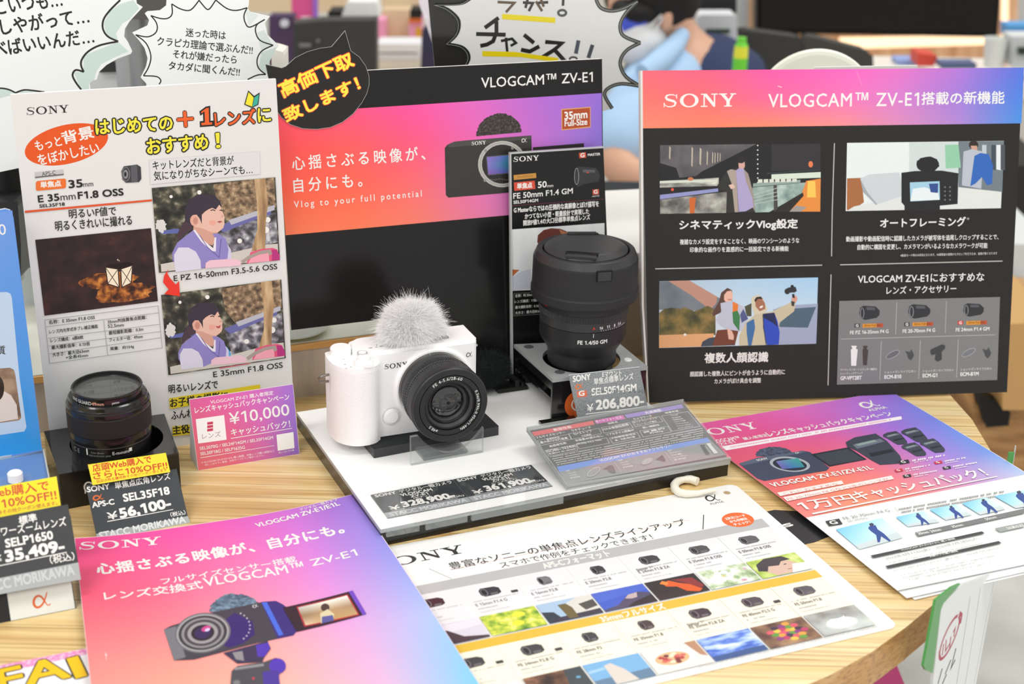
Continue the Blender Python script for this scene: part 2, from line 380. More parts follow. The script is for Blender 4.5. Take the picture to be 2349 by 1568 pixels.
    def text(s, t, p0, p1, h, c, bold=0., sp=1., part='lettering', out=None, ow=.1, res=None, slant=0., copies=4, top=True):
        a, d, nn, W_, H = s._place(p0, p1, h); cjk = any(ord(ch) > 0x2000 for ch in t)
        v, f, _ = glyphs(t, sp, res or (2 if cjk else 3)); M = s.ink(c); mb = s.part(part)
        base = s.L + 2
        sets = []
        if out: sets += [(ow * H * math.cos(k * math.pi / 6), ow * H * math.sin(k * math.pi / 6), s.ink(out)) for k in range(12)] + [(ow * .5 * H * math.cos(k * math.pi / 4), ow * .5 * H * math.sin(k * math.pi / 4), s.ink(out)) for k in range(8)]
        k = bold * H
        if bold: sets += [(k * math.cos(.785 + q * 2 * math.pi / copies), k * math.sin(.785 + q * 2 * math.pi / copies), M) for q in range(copies)]
        sets.append((0, 0, M))
        for i, (dx, dy, mm_) in enumerate(sets):
            vs = []
            for (x, y) in v:
                q = a + d * (x * W_ + dx + slant * y * H) + nn * (y * H + dy)
                vs.append((q.x, q.y, s.Z(0, 0, base) + i * 1.5e-6))
            mb.add(vs, f, mm_)
        s.L += 3 if not out else 10
    def logo(s, p0, p1, h, c, part='lettering'):
        P_, w = slab_logo(); a, d, nn, W_, H = s._place(p0, p1, h); s.L += 2
        for i, pl in enumerate(P_):
            s.uvpoly([tuple(a + d * (x / w * W_) + nn * (y * H)) for x, y in pl], c, part, s.L + i % 3 * .2)
    def alpha(s, p0, p1, h, c, w=.14, part='lettering'):
        a, d, nn, W_, H = s._place(p0, p1, h); n = len(ALPHA); s.L += 1
        # smooth by sampling a Catmull-Rom spline
        pts = []
        for i in range(n - 1):
            q = [ALPHA[max(i - 1, 0)], ALPHA[i], ALPHA[i + 1], ALPHA[min(i + 2, n - 1)]]
            for k in range(4):
                t = k / 4
                pts.append(tuple(.5 * (2 * q[1][j] + (q[2][j] - q[0][j]) * t + (2 * q[0][j] - 5 * q[1][j] + 4 * q[2][j] - q[3][j]) * t * t + (3 * q[1][j] - q[0][j] - 3 * q[2][j] + q[3][j]) * t ** 3) for j in (0, 1)))
        pts.append(ALPHA[-1]); Q = [a + d * (x / 1.12 * W_) + nn * (y * H) for x, y in pts]; L = []; R = []
        for i in range(len(Q)):
            e = (Q[min(i + 1, len(Q) - 1)] - Q[max(i - 1, 0)]).normalized(); fr = i / (len(Q) - 1)
            hw = w * H * (.35 + .65 * math.sin(math.pi * min(1, fr * 1.15)) ** .7 if fr < .8 else .45)
            L.append(Q[i] + Vector((-e.y, e.x)) * hw / 2); R.append(Q[i] - Vector((-e.y, e.x)) * hw / 2)
        for i in range(len(Q) - 1): s.uvpoly([tuple(L[i]), tuple(L[i + 1]), tuple(R[i + 1]), tuple(R[i])], c, part, s.L + (i * .03))
        s.L += 1
    def arctext(s, t, cx, cy, R, ang, h, c, bold=.03, inward=False, sp=1.1):   # ang: centre angle in degrees, mm
        v, f, asp = glyphs(t, sp, 2); w = asp * h; M = s.ink(c); a0 = math.radians(ang); sg = -1 if not inward else 1; base = s.L + 2
        for i, (dx, dy) in enumerate(((0, 0), (bold * h, 0), (-bold * h, 0), (0, bold * h))):
            vs = []
            for x, y in v:
                aa = a0 + sg * ((x - .5) * w + dx) / R; rr = R + (1 if not inward else -1) * ((y - .5) * h + dy)
                vs.append(((cx + rr * math.cos(aa)) / 1000, (cy + rr * math.sin(aa)) / 1000, base * 4e-6 + i * 1.5e-6))
            s.part('lettering').add(vs, f, M)
    def tlines(s, x0, x1, ys, h, c, dens=.85, seed=1, part='lettering', slope=0.):  # unreadably small print: rows of tiny dashes
        rn = random.Random(seed)
        for y in ys:
            x = x0
            while x < x1:
                w = h * rn.uniform(.5, 1.1)
                if rn.random() < dens: s.quad((x, y + (x - x0) * slope), (x + w, y + (x + w - x0) * slope), (x + w, y + (x + w - x0) * slope + h * rn.uniform(.6, 1)), (x, y + (x - x0) * slope + h), c, part); s.L -= 1
                x += w + h * .25
    def grad(s, a, b, c_, d, table, part='print_gradient', nx=24, ny=14, bump=None):   # a TL b TR c BR d BL
        s.L += 1; mb = s.part(part); A, B, Cc, D = [s.P(*p) for p in (a, b, c_, d)]; vs = []; cols = []
        R, K = len(table), len(table[0])
        for j in range(ny + 1):
            for i in range(nx + 1):
                x, y = i / nx, j / ny
                u = (A[0] * (1 - x) + B[0] * x) * (1 - y) + (D[0] * (1 - x) + Cc[0] * x) * y; v = (A[1] * (1 - x) + B[1] * x) * (1 - y) + (D[1] * (1 - x) + Cc[1] * x) * y
                vs.append((u, v, s.Z(u, v, s.L)))
                fr, fk = y * (R - 1), x * (K - 1); r0, k0 = min(int(fr), R - 2) if R > 1 else 0, min(int(fk), K - 2); tr, tk = fr - r0, fk - k0
                r1 = min(r0 + 1, R - 1)
                cc = [((table[r0][k0][q] * (1 - tk) + table[r0][k0 + 1][q] * tk) * (1 - tr) + (table[r1][k0][q] * (1 - tk) + table[r1][k0 + 1][q] * tk) * tr) for q in range(3)]
                cols.append(rgb(tuple(cc)) + (1.,))
        base = len(mb.v)
        mb.add(vs, [(j * (nx + 1) + i, (j + 1) * (nx + 1) + i, (j + 1) * (nx + 1) + i + 1, j * (nx + 1) + i + 1) for j in range(ny) for i in range(nx)], vcol_mat(s.rough, s.coat, bump), True)
        s.cols.setdefault(part, []).append((base, cols))
    def panel(s, pts, t, M, side=None, name='panel', z=0., label=None, uv=False, bevel=0.):
        q = pts if uv else [s.P(*p) for p in pts]
        mb = MB()
        if s.surf:
            raise ValueError
        mb.prism(q, z - t, z, M, side); return mb.build(name, s.root, label=label, bevel=bevel)
    def curved(s, a, b, c_, d, t, M, name='paper', nx=60, ny=76, label=None):
        A, B, Cc, D = [s.P(*p) for p in (a, b, c_, d)]; top = []
        for j in range(ny + 1):
            for i in range(nx + 1):
                x, y = i / nx, j / ny
                u = (A[0] * (1 - x) + B[0] * x) * (1 - y) + (D[0] * (1 - x) + Cc[0] * x) * y; v = (A[1] * (1 - x) + B[1] * x) * (1 - y) + (D[1] * (1 - x) + Cc[1] * x) * y
                top.append((u, v, s.surf(u, v)))
        mb = MB(); w = nx + 1
        mb.add(top, [(j * w + i, (j + 1) * w + i, (j + 1) * w + i + 1, j * w + i + 1) for j in range(ny) for i in range(nx)], M, True)
        mb.add([(x, y, z - t) for x, y, z in top], [(j * w + i, j * w + i + 1, (j + 1) * w + i + 1, (j + 1) * w + i) for j in range(ny) for i in range(nx)], M, True)
        rim = [i for i in range(w)] + [j * w + nx for j in range(1, ny + 1)] + [ny * w + i for i in range(nx - 1, -1, -1)] + [j * w for j in range(ny - 1, 0, -1)]
        n = len(rim); mb.add([top[i] for i in rim] + [(top[i][0], top[i][1], top[i][2] - t) for i in rim], [(k, n + k, n + (k + 1) % n, (k + 1) % n) for k in range(n)], M)
        return mb.build(name, s.root, recalc=False, label=label)
    def done(s, labels={}):
        for key, mb in s.parts.items():
            nm = key.split('#')[0]; me = mb.mesh(nm)
            if s.surf:
                import bmesh
                if key not in s.cols:
                    bm = bmesh.new(); bm.from_mesh(me); bmesh.ops.triangulate(bm, faces=bm.faces)
                    for _ in range(6):
                        es = [e for e in bm.edges if e.calc_length() > .0035]
                        if not es: break
                        bmesh.ops.subdivide_edges(bm, edges=es, cuts=1)
                        bmesh.ops.triangulate(bm, faces=[f for f in bm.faces if len(f.verts) > 3])
                    bm.to_mesh(me); bm.free()
                for v in me.vertices: v.co.z += s.surf(v.co.x, v.co.y)
            if key in s.cols:
                at_ = me.color_attributes.new('ink', 'FLOAT_COLOR', 'POINT'); arr = [1.] * (4 * len(me.vertices))
                for base, cols in s.cols[key]:
                    for i, c in enumerate(cols): arr[(base + i) * 4:(base + i) * 4 + 4] = c
                at_.data.foreach_set('color', arr)
            o = link(bpy.data.objects.new(nm, me), s.root)
            if key in labels: o['label'] = labels[key]
            if nm in ('print', 'lettering', 'marking', 'fold_line'): o['kind'] = 'stuff'
            if not s.own:
                b = s.root; rm = Matrix.Identity(4)
                while b is not None: rm = b.matrix_basis @ rm; b = b.parent
                o.matrix_basis = rm.inverted() @ s.M
        return s.root
WHITE, INK = 'ecebe7', '26241f'
V1, V2, V3, V4 = (0, 0, 3.1357), (0, 450, 3.1357), (0, 850, 3.1357), (0, 1200, 3.3557)
VB, VC, VD, VE = (600, 50, 2.8513), (680, 650, 3.1357), (1120, 330, 2.34), (680, 1000, 3.3557)
VF, VG, VH, VI = (900, 0, 3.915), (1180, 880, 4.5173), (1440, 100, 2.5842), (1440, 480, 2.5842)
VJ, VK, VL, VM = (1580, 880, 3.0546), (900, 1130, 3.58), (1450, 1080, 3.2138), (200, 1130, 2.61)
VN, VO, VP, VS = (1400, 0, 2.4752), (600, 0, 4.698), (1370, 0, 2.8), (1950, 1050, 3.0276)
W1, W2, W3, W4 = (0, 1000, 3.563), (740, 660, 3.733), (1150, 520, 3.4087), (340, 400, 3.2656)
W5, W6, W7, W8 = (1480, 310, 5.3386), (1480, 620, 5.3386), (100, 840, 5.2265), (1900, 560, 4.3563)
PX = (0, 0, 1)
# ================================================================ the display table, its base and tiers
def Mrot(o, yaw):
    M = Matrix.Rotation(math.radians(yaw), 4, 'Z'); M.translation = Vector((o[0], o[1], TZ + o[2])); return M
def wood_mat(name, c0, c1, c2, c3, rot=0., sc=(1.3, 16, 16), rough=.38, coat=.25):
    M = bpy.data.materials.new(name); M.use_nodes = True; nt = M.node_tree; b = nt.nodes['Principled BSDF']; N = nt.nodes.new; Lk = nt.links.new
    tc = N('ShaderNodeTexCoord'); mp = N('ShaderNodeMapping'); mp.inputs['Rotation'].default_value = (0, 0, rot); mp.inputs['Scale'].default_value = sc
    Lk(tc.outputs['Object'], mp.inputs['Vector'])
    n1 = N('ShaderNodeTexNoise'); n1.inputs['Scale'].default_value = 3.2; n1.inputs['Detail'].default_value = 6; n1.inputs['Distortion'].default_value = .6; Lk(mp.outputs[0], n1.inputs['Vector'])
    m2 = N('ShaderNodeMapping'); m2.inputs['Rotation'].default_value = (0, 0, rot); m2.inputs['Scale'].default_value = (sc[0] * 2, sc[1] * 9, sc[2] * 9); Lk(tc.outputs['Object'], m2.inputs['Vector'])
    n2 = N('ShaderNodeTexNoise'); n2.inputs['Scale'].default_value = 2.4; n2.inputs['Detail'].default_value = 3; Lk(m2.outputs[0], n2.inputs['Vector'])
    r1 = N('ShaderNodeValToRGB'); e = r1.color_ramp.elements; e[0].position = .3; e[0].color = rgb(c0) + (1,); e[1].position = .72; e[1].color = rgb(c2) + (1,); x = e.new(.5); x.color = rgb(c1) + (1,)
    Lk(n1.outputs['Fac'], r1.inputs[0])
    r2 = N('ShaderNodeValToRGB'); e = r2.color_ramp.elements; e[0].position = .34; e[0].color = (1, 1, 1, 1); e[1].position = .5; e[1].color = (0, 0, 0, 1); Lk(n2.outputs['Fac'], r2.inputs[0])
    mx = N('ShaderNodeMix'); mx.data_type = 'RGBA'; mx.inputs[7].default_value = rgb(c3) + (1,); Lk(r1.outputs[0], mx.inputs[6])
    mm = N('ShaderNodeMath'); mm.operation = 'MULTIPLY'; mm.inputs[1].default_value = .62; Lk(r2.outputs[0], mm.inputs[0]); Lk(mm.outputs[0], mx.inputs[0]); Lk(mx.outputs[2], b.inputs['Base Color'])
    bp = N('ShaderNodeBump'); bp.inputs['Strength'].default_value = .06; Lk(n2.outputs['Fac'], bp.inputs['Height']); Lk(bp.outputs[0], b.inputs['Normal'])
    b.inputs['Roughness'].default_value = rough; b.inputs['Coat Weight'].default_value = coat; b.inputs['Coat Roughness'].default_value = .25; return M
WOOD = wood_mat('oak_table', 'd2ab6e', 'e5c78b', 'f0dcae', 'a87e48', rot=-.08, sc=(1.3, 22, 22))
EDGE = wood_mat('oak_edge', 'b07a3e', 'c89556', 'd8ab70', '8a5c2c', rot=-.5, sc=(4, 10, 22))
def table():
    t = empty('display_table', Matrix.Translation((0, 1.2, 0)), 'light oak display table with a rounded corner and thick edge', 'table')
    e = [(.399, 1.232), (.4045, 1.18), (.403, 1.12), (.396, 1.073), (.384, 1.021), (.3665, .982), (.3458, .9467), (.316, .906), (.292, .875), (.268, .8478), (.238, .817), (.2046, .7892), (.175, .77), (.12, .74), (.05, .715), (-.05, .69), (-.2, .665), (-.4, .645), (-.95, .6)]
    e += [(-.95, 1.75), (.15, 1.75), (.27, 1.68), (.34, 1.58), (.38, 1.45), (.394, 1.33)]
    mb = MB(); mb.prism([(x, y - 1.2) for x, y in e], TZ - .028, TZ, WOOD, EDGE); mb.build('tabletop', t, bevel=.0012, seg=2)
    for x, y in ((-.8, -.45), (.1, -.35), (-.8, .45), (.2, .35)):
        mb = MB(); mb.box(x - .03, x + .03, y - .03, y + .03, 0, TZ - .028, mat('c08a4c', .5)); mb.build('leg', t)
table()
BLK = mat('1a1918', .22, coat=.6); BLKM = mat('242322', .45, name='black_plastic')
def riser():
    c = [tab(*p, .014) for p in ((680, 945), (1365, 838), (1672, 1054), (873, 1214))]; o = c[3]
    t = empty('display_riser', Mrot((o.x, o.y, 0), 24.8), 'low white topped display base with black sides under the white camera', 'display base'); Mi = t.matrix_world.inverted()
    q = [(Mi @ p)[:2] for p in c]; cx, cy = sum(p[0] for p in q) / 4, sum(p[1] for p in q) / 4
    sh = lambda k: [(cx + (x - cx) * k, cy + (y - cy) * k) for x, y in q]
    mb = MB(); mb.prism(sh(1.), .0, .0108, mat('1d1b19', .3, coat=.4)); mb.build('base_block', t, bevel=.0004)
    mb = MB(); mb.prism(sh(.999), .0108, .0140, mat('fbfbfa', .35, coat=.15), mat('b9babb', .4)); mb.build('white_top', t, bevel=.0003)
    q2 = [(Mi @ tab(*p, .0155))[:2] for p in ((848, 1131), (1300, 1050), (1420, 1110), (880, 1217))]
    mb = MB(); mb.prism(q2, .0152, .0162, clear_mat(dens=.0)); mb.build('clear_cover', t)
    for (a, b) in (((885, 1219), (960, 1205)), ((975, 1203), (1070, 1184)), ((1080, 1182), (1290, 1142))):
        u, v = (Mi @ tab(*a, .014)), (Mi @ tab(*b, .014)); mb = MB(); mb.prism([(u.x, u.y), (v.x, v.y), (v.x, v.y - .002), (u.x, u.y - .002)], .0105, .0165, clear_mat('eef2f2', dens=.14)); mb.build('clear_edge', t)
riser()
def tier():
    o = (-.18, 1.195); t = empty('rear_shelf', Mrot((o[0], o[1], 0), 22.0), 'raised rear shelf with white top, orange wood edge and beige front', 'shelf')
    CAN = ramp_mat(('b5a99c', 'c2b5a6', 'cdbfb0'), 35, stretch=(3, 1, .25), name='beige_laminate', rough=.6)
    mb = MB(); mb.box(-.55, .235, .002, .5, 0, .046, CAN); mb.build('front_panel', t)
    mb = MB(); mb.box(-.55, .235, -.001, .5, .046, .0515, wood_mat('orange_wood_edge', 'd99a4c', 'e2a85c', 'ebb870', 'c98a40', sc=(2, 4, 20))); mb.build('wood_edge', t)
    mb = MB(); mb.box(-.55, .235, .0012, .5, .0515, .0527, mat('dcdcd0', .3, coat=.3)); mb.build('white_top', t, bevel=.0004)
    for x in (-.31, -.065): mb = MB(); mb.box(x, x + .004, .0012, .0022, .002, .046, mat('d3a88c', .6)); mb.build('seam_strip', t)
    b = empty('white_carton', Mrot((.085, 1.30, 0), 14), 'plain white and beige carton behind the tall black lens', 'box')
    mb = MB(); mb.box(-.03, .16, 0, .2, 0, .088, mat('cbbcab', .6)); mb.build('body', b, bevel=.001); mb = MB(); mb.box(-.031, .161, -.001, .201, .088, .104, mat('e6e5e2', .5)); mb.build('lid', b, bevel=.001)
tier()
# ================================================================ upright signs
FOL = ramp_mat(('1f1f1b', '2b2c26', '3d3d33', '5d5a4a', 'a5a08c'), 120, detail=5, name='printed_foliage')
TWIG = ramp_mat(('4a3d30', '75604a', '9a8064', 'c4ab88'), 260, detail=5, name='printed_twigs')
SPECK = ramp_mat(('34302c', '55535a', '8a8890', 'cfcfd2'), 150, detail=4, name='printed_crowd')
def girl(s, T, smile):
    q = lambda pts: [T(*p) for p in pts]
    s.poly(q([(325, 330), (280, 335), (240, 390), (215, 450), (215, 505), (235, 490), (270, 450), (330, 410)]), '4a3a42')          # ponytail
    s.poly(q([(340, 330), (335, 440), (400, 500), (480, 530), (520, 450), (500, 380)]), 'd3a08f')                                # neck
    s.poly(q([(185, 600), (215, 545), (290, 540), (350, 560), (385, 610), (395, 705), (205, 728)]), 'd9d6e6')                      # sleeve
    s.poly(q([(590, 520), (618, 560), (622, 640), (575, 640)]), 'cfcbe4')
    s.poly(q([(182, 640), (178, 585), (215, 510), (270, 465), (335, 415), (385, 450), (430, 520), (485, 560), (500, 480), (480, 440), (525, 440), (580, 480), (600, 560), (590, 640), (520, 650), (395, 705), (390, 640), (355, 575), (300, 545), (225, 545), (192, 600), (195, 660)]), '8f85c4')
    s.poly(q([(335, 415), (350, 412), (400, 480), (485, 550), (496, 470), (508, 470), (505, 575), (470, 570), (395, 500)]), 'e9e4ee')  # collar
    s.line(q([(385, 455), (440, 540), (530, 620), (545, 480)]), 5, '5f5599')
    s.poly(q([(400, 275), (450, 245), (535, 225), (552, 270), (572, 320), (568, 340), (570, 370), (560, 400), (520, 432), (470, 430), (400, 400), (350, 390), (330, 340), (345, 300)]), 'e5bba9')  # face
    s.ell(*T(345, 342), 32, 42, 'e0ab98'); s.ell(*T(352, 345), 18, 27, 'c98d7d')
    s.poly(q([(275, 350), (272, 260), (300, 190), (360, 155), (430, 143), (495, 155), (535, 195), (552, 245), (530, 225), (505, 260), (478, 248), (452, 258), (425, 275), (400, 300), (400, 370), (385, 330), (362, 300), (330, 300), (305, 330), (315, 370)]), '3b333f')   # hair
    s.line(q([(465, 268), (485, 262), (500, 270)]), 7, '2f2526'); s.line(q([(533, 268), (545, 264), (552, 272)]), 7, '2f2526')
    s.line(q([(545, 300), (560, 312), (545, 318)]), 4, 'c58a78')
    if smile: s.poly(q([(510, 350), (535, 352), (558, 338), (545, 368), (525, 370)]), 'b04f4c')
    else: s.poly(q([(512, 352), (535, 345), (556, 350), (535, 362)]), 'a9595a')
    s.ell(*T(480, 360), 26, 20, 'e8a898')
def rail_photo(s, T, c):
    q = lambda pts: [T(*p) for p in pts]
def board_a():
    s = Sheet('lens_sign', 'tall white paper sign for a 35mm lens with yellow heading and girl photos', 'sign', (-.3638, 1.0541, 0), 22.7, 4.1, rough=.4)
    s.view(*PX); s.panel([(24, 217), (633, 181), (677, 983), (123, 1066)], .004, mat('e2e1de', .5), mat('f2f1ee', .6), 'panel')
    mb = MB(); mb.prism([(.05, .004), (.15, .004), (.12, .2), (.08, .2)], -.006, -.004, mat('e4e2dd')); mb.prism([(.095, .004), (.1, .004), (.1, .18), (.098, .18)], -.03, -.004, mat('e4e2dd'))
    mb.build('easel_back', s.root)
    s.view(*V1)
    s.logo((192, 829), (497, 808), 56, INK)
    s.ell(478, 1038, 306, 140, 'e2571d', rot=-13, n=48)
    s.text('もっと', (262, 1085), (448, 1045), 72, WHITE, .02); s.text('背景', (458, 1038), (680, 988), 92, WHITE, .03)
    s.text('をぼかしたい', (283, 1190), (718, 1095), 80, WHITE, .02)
    Y, O = 'efe341', 'e8622a'
    s.text('はじめての', (692, 968), (1243, 935), 104, Y, .035, out=INK, ow=.12)
    s.text('＋', (1282, 912), (1390, 904), 104, O, .09, out=INK, ow=.11); s.poly([(1434, 800), (1480, 766), (1512, 760), (1514, 868), (1535, 866), (1538, 906), (1438, 914), (1436, 872), (1462, 869), (1460, 818), (1440, 832)], INK); s.poly([(1446, 804), (1482, 778), (1501, 774), (1504, 880), (1524, 878), (1526, 895), (1449, 901), (1448, 883), (1474, 881), (1471, 800), (1449, 816)], O)
    s.text('レンズ', (1548, 908), (1840, 885), 104, O, .035, out=INK, ow=.1)
    s.text('に', (1858, 878), (1948, 871), 98, Y, .035, out=INK, ow=.11)
    s.text('おすすめ', (1062, 1108), (1498, 1070), 108, Y, .035, out=INK, ow=.12); s.text('！', (1556, 1062), (1584, 1060), 104, Y, .04, out=INK, ow=.09)
    s.poly([(1756, 752), (1785, 650), (1828, 690), (1868, 664), (1858, 752), (1812, 775)], INK)
    s.poly([(1764, 748), (1788, 662), (1824, 700), (1812, 766)], 'f0e236'); s.poly([(1828, 701), (1862, 676), (1852, 748), (1815, 767)], '3fae9b')
    s.poly([(250, 1238), (455, 1218), (457, 1258), (252, 1280)], 'c4c3c2'); s.poly([(251, 1270), (457, 1248), (457, 1258), (252, 1280)], '6a6968')
    s.text('APS-C', (303, 1265), (402, 1254), 30, INK)
    def rr(x0, y0, x1, y1, h, c, r=10):
        sl = (y1 - y0) / (x1 - x0); pts = []
        for (px, py) in rbox(x1 - x0, h, r, 4, (x0 + x1) / 2, 0): pts.append((px, y0 + (px - x0) * sl + h / 2 + py))
        s.poly(pts, c)
    rr(258, 1302, 474, 1282, 70, 'e9722f', 14); s.text('単焦点', (294, 1351), (440, 1338), 44, WHITE, .05)
    s.text('35', (497, 1352), (595, 1343), 56, INK, .05); s.text('mm', (600, 1343), (671, 1337), 25, INK)
    s.text('E 35', (277, 1455), (427, 1440), 50, INK, .05); s.text('mm', (437, 1441), (545, 1432), 34, INK); s.text('F1.8 OSS', (563, 1430), (888, 1403), 50, INK, .05)
    s.text('SEL35F18', (285, 1493), (466, 1477), 23, INK, .05)
    s.quad((178, 1514), (1093, 1432), (1093, 1446), (179, 1530), 'dc5a30')
    s.poly([(890, 1195), (985, 1182), (1012, 1200), (1016, 1285), (1000, 1308), (905, 1313), (880, 1290), (872, 1230)], '3d3d42')
    s.poly([(940, 1188), (985, 1184), (990, 1308), (945, 1312)], '5b5a60'); s.ring(905, 1252, 30, 52, 6, '77777c'); s.ell(903, 1252, 18, 32, '8b8a90'); s.ell(901, 1252, 9, 17, '232327')
    s.quad((1072, 1150), (1866, 1088), (1872, 1250), (1082, 1325), 'dcdcdc')
    s.text('キットレンズだと背景が', (1100, 1222), (1682, 1183), 66, INK, .015); s.text('気になりがちなシーンでも…', (1108, 1298), (1815, 1248), 66, INK, .015)
    s.view(*V2)
    s.text('明るいF値で', (498, 160), (836, 135), 66, INK, .015); s.text('明るくきれいに撮れる', (400, 250), (950, 205), 72, INK, .015)
    DK = ramp_mat(('1c1214', '28191a', '33201e', '4a2822'), 60, detail=5, name='printed_night'); GL = ramp_mat(('2c1812', '6b3a1c', 'b0682c', 'e0994a'), 170, detail=6, name='printed_glow')
    s.quad((253, 312), (1085, 228), (1135, 752), (320, 857), DK, 'photo_print#l')
    s.ell(790, 600, 210, 62, GL, -6, 'photo_print#l', wob=.12); s.ell(890, 690, 215, 72, GL, -6, 'photo_print#l', wob=.12)
    s.poly([(855, 480), (900, 470), (955, 478), (965, 500), (870, 525), (760, 500), (790, 485)], '1c1010', 'photo_print#l')
    for pts in ([(757, 508), (848, 522), (858, 655), (775, 628)], [(868, 522), (953, 494), (943, 622), (874, 655)]):
        s.poly(pts, 'f2e4cb', 'photo_print#l'); s.line(pts, 7, '33221a', 'photo_print#l', True); s.line([pts[0], pts[2]], 5, '4a372a', 'photo_print#l'); s.line([pts[1], pts[3]], 5, '4a372a', 'photo_print#l')
    s.ell(846, 455, 5, 5, 'd8c8b8', part='photo_print#l'); s.ell(856, 462, 4, 4, 'd8c8b8', part='photo_print#l')
    G = 'a9aaab'
    s.line([(322, 888), (1137, 787), (1167, 1088), (358, 1200)], 4, G, closed=True)
    for a, b in (((330, 937), (1142, 836)), ((345, 1020), (1152, 918)), ((350, 1075), (1158, 970)), ((355, 1130), (1160, 1015)), ((745, 890), (775, 1142))): s.line([a, b], 4, G)
    K = '3a3936'
    for t, a, b, h in (('名称：E 35mm F1.8 OSS', (352, 920), (682, 882), 30), ('レンズ内光学式手ブレ補正機能', (356, 988), (705, 945), 28), ('レンズ構成：6群8枚', (365, 1050), (600, 1024), 28),
                       ('最大撮影倍率：0.15倍', (372, 1100), (646, 1070), 28), ('大きさ：最大径63mm', (378, 1152), (640, 1120), 28), ('×全長45mm', (475, 1170), (634, 1152), 26),
                       ('35mm判換算焦点距離：', (775, 916), (1056, 880), 28), ('52.5mm', (776, 945), (890, 934), 24), ('最短撮影距離：0.3m', (783, 995), (1030, 966), 28), ('フィルター径：49mm', (786, 1046), (1026, 1018), 28), ('質量：約154g', (793, 1110), (964, 1092), 28)):
        s.text(t, a, b, h, K, .02, copies=2)
    s.view(*W4)
    for k, (c, dy) in enumerate((([(25, 100), (950, 20), (985, 640), (80, 735)], 0), ([(95, 900), (995, 785), (1028, 1372), (150, 1500)], 790))):
        pp = 'photo_print#%d' % k
        s.quad(*c, FOL, pp)
        f = lambda x, y, c=c: tuple(((c[0][j] * (1 - x) + c[1][j] * x) * (1 - y) + (c[3][j] * (1 - x) + c[2][j] * x) * y) for j in (0, 1))
        g = lambda pts: [f(*p) for p in pts]
        s.poly(g([(.5, .02), (.8, 0), (.99, 0), (.99, .36), (.6, .48), (.52, .3)]), TWIG, pp)
        s.poly(g([(.02, .9), (.45, .85), (.62, .78), (.99, .8), (.99, .99), (.02, .99)]), 'cfc8c0', pp)
        s.poly(g([(.5, .55), (.99, .42), (.99, .78), (.55, .86)]), SPECK, pp)
        s.poly(g([(.03, .52), (.16, .5), (.25, .53), (.22, .56), (.05, .55)]), '6069a8', pp); s.poly(g([(.5, .52), (.78, .42), (.95, .38), (.95, .44), (.78, .5), (.55, .6)]), '6a6ba6', pp)
        s.poly(g([(.6, .46), (.78, .4), (.98, .33), (.98, .39), (.78, .46), (.62, .52)]), 'b9b9c4', pp)
        s.ell(*f(.05, .45), 38, 50, 'd8d6d2', part=pp, wob=.2)
        for x, y, r in ((.38, .1, 16), (.92, .5, 20), (.9, .62, 24), (.68, .72, 18), (.15, .12, 12)): s.ell(*f(x, y), r, r, 'ecebe6', part=pp)
        s.poly(g([(.83, 0), (.92, 0), (.93, .3), (.9, .55), (.885, .85), (.77, .86), (.83, .6), (.84, .3)]), ramp_mat(('8f7050', 'b39068', 'd6b88f'), 200, stretch=(1, .15, 1), name='printed_bark'), pp)
        parts_keep = s.part
        old = s.part
        s.part = lambda nm, old=old, pp=pp: old(pp if nm == 'print' else nm)
        T = (lambda x, y: (x, y)) if k == 0 else (lambda x, y: (60 + x * .86 + (y - 150) * .02, 960 + (y - 150) * .86))
        if k: s.poly([(545, 1290), (590, 1290), (620, 1340), (612, 1365), (560, 1365)], '4aa5d8')
        girl(s, T, k == 1)
        U = (lambda x, y: (x, y)) if k == 0 else (lambda x, y: (x + 38 + (y - 600) * .05, y + 722 + (x - 700) * -.02))
        q = lambda pts: [U(*p) for p in pts]
        s.poly(q([(765, 580), (850, 555), (930, 548), (965, 560), (985, 638), (735, 665)]), 'e05a7e'); s.poly(q([(790, 590), (900, 570), (905, 648), (745, 662)]), 'f0a3b4')
        s.poly(q([(925, 560), (962, 562), (984, 605), (984, 638), (925, 643)]), 'b8357c')
        s.line(q([(700, 655), (760, 615), (830, 585), (905, 572), (915, 600)]), 26, 'a99a92'); s.poly(q([(425, 700), (430, 660), (460, 640), (640, 628), (680, 640), (695, 672), (690, 680)]), 'edc3d0')
        s.part = old
        if k: s.poly([(530, 1445), (700, 1418), (760, 1408), (760, 1415), (530, 1452)], 'd96a78', pp)
    s.poly([(148, 708), (118, 755), (110, 805), (152, 858), (118, 893), (236, 909), (229, 795), (205, 822), (165, 778), (142, 740)], 'e8392b')
    s.text('E PZ 16-50mm F3.5-5.6 OSS', (192, 797), (965, 706), 42, INK, .02); s.text('E 35mm F1.8 OSS', (487, 1516), (1006, 1443), 42, INK, .02)
    s.view(*V3)
    s.poly([(1215, 195), (1868, 95), (1872, 160), (1222, 272)], 'e3cc2e'); s.poly([(1237, 398), (1500, 368), (1503, 438), (1242, 468)], 'e3cc2e')
    s.text('明るいレンズで', (1213, 160), (1565, 125), 62, INK, .02); s.text('お子様の撮影に', (1225, 262), (1640, 205), 64, INK, .03); s.text('ふんわり', (1232, 350), (1440, 320), 60, INK, .02); s.text('主役', (1242, 457), (1362, 443), 62, INK, .04)
    s.done({'photo_print#l': 'printed photo of a lit lantern at night', 'photo_print#0': 'upper printed photo of a girl in a lilac vest', 'photo_print#1': 'lower printed photo of the girl, smiling'})
board_a()
GL = dict(rough=.32, coat=.9)
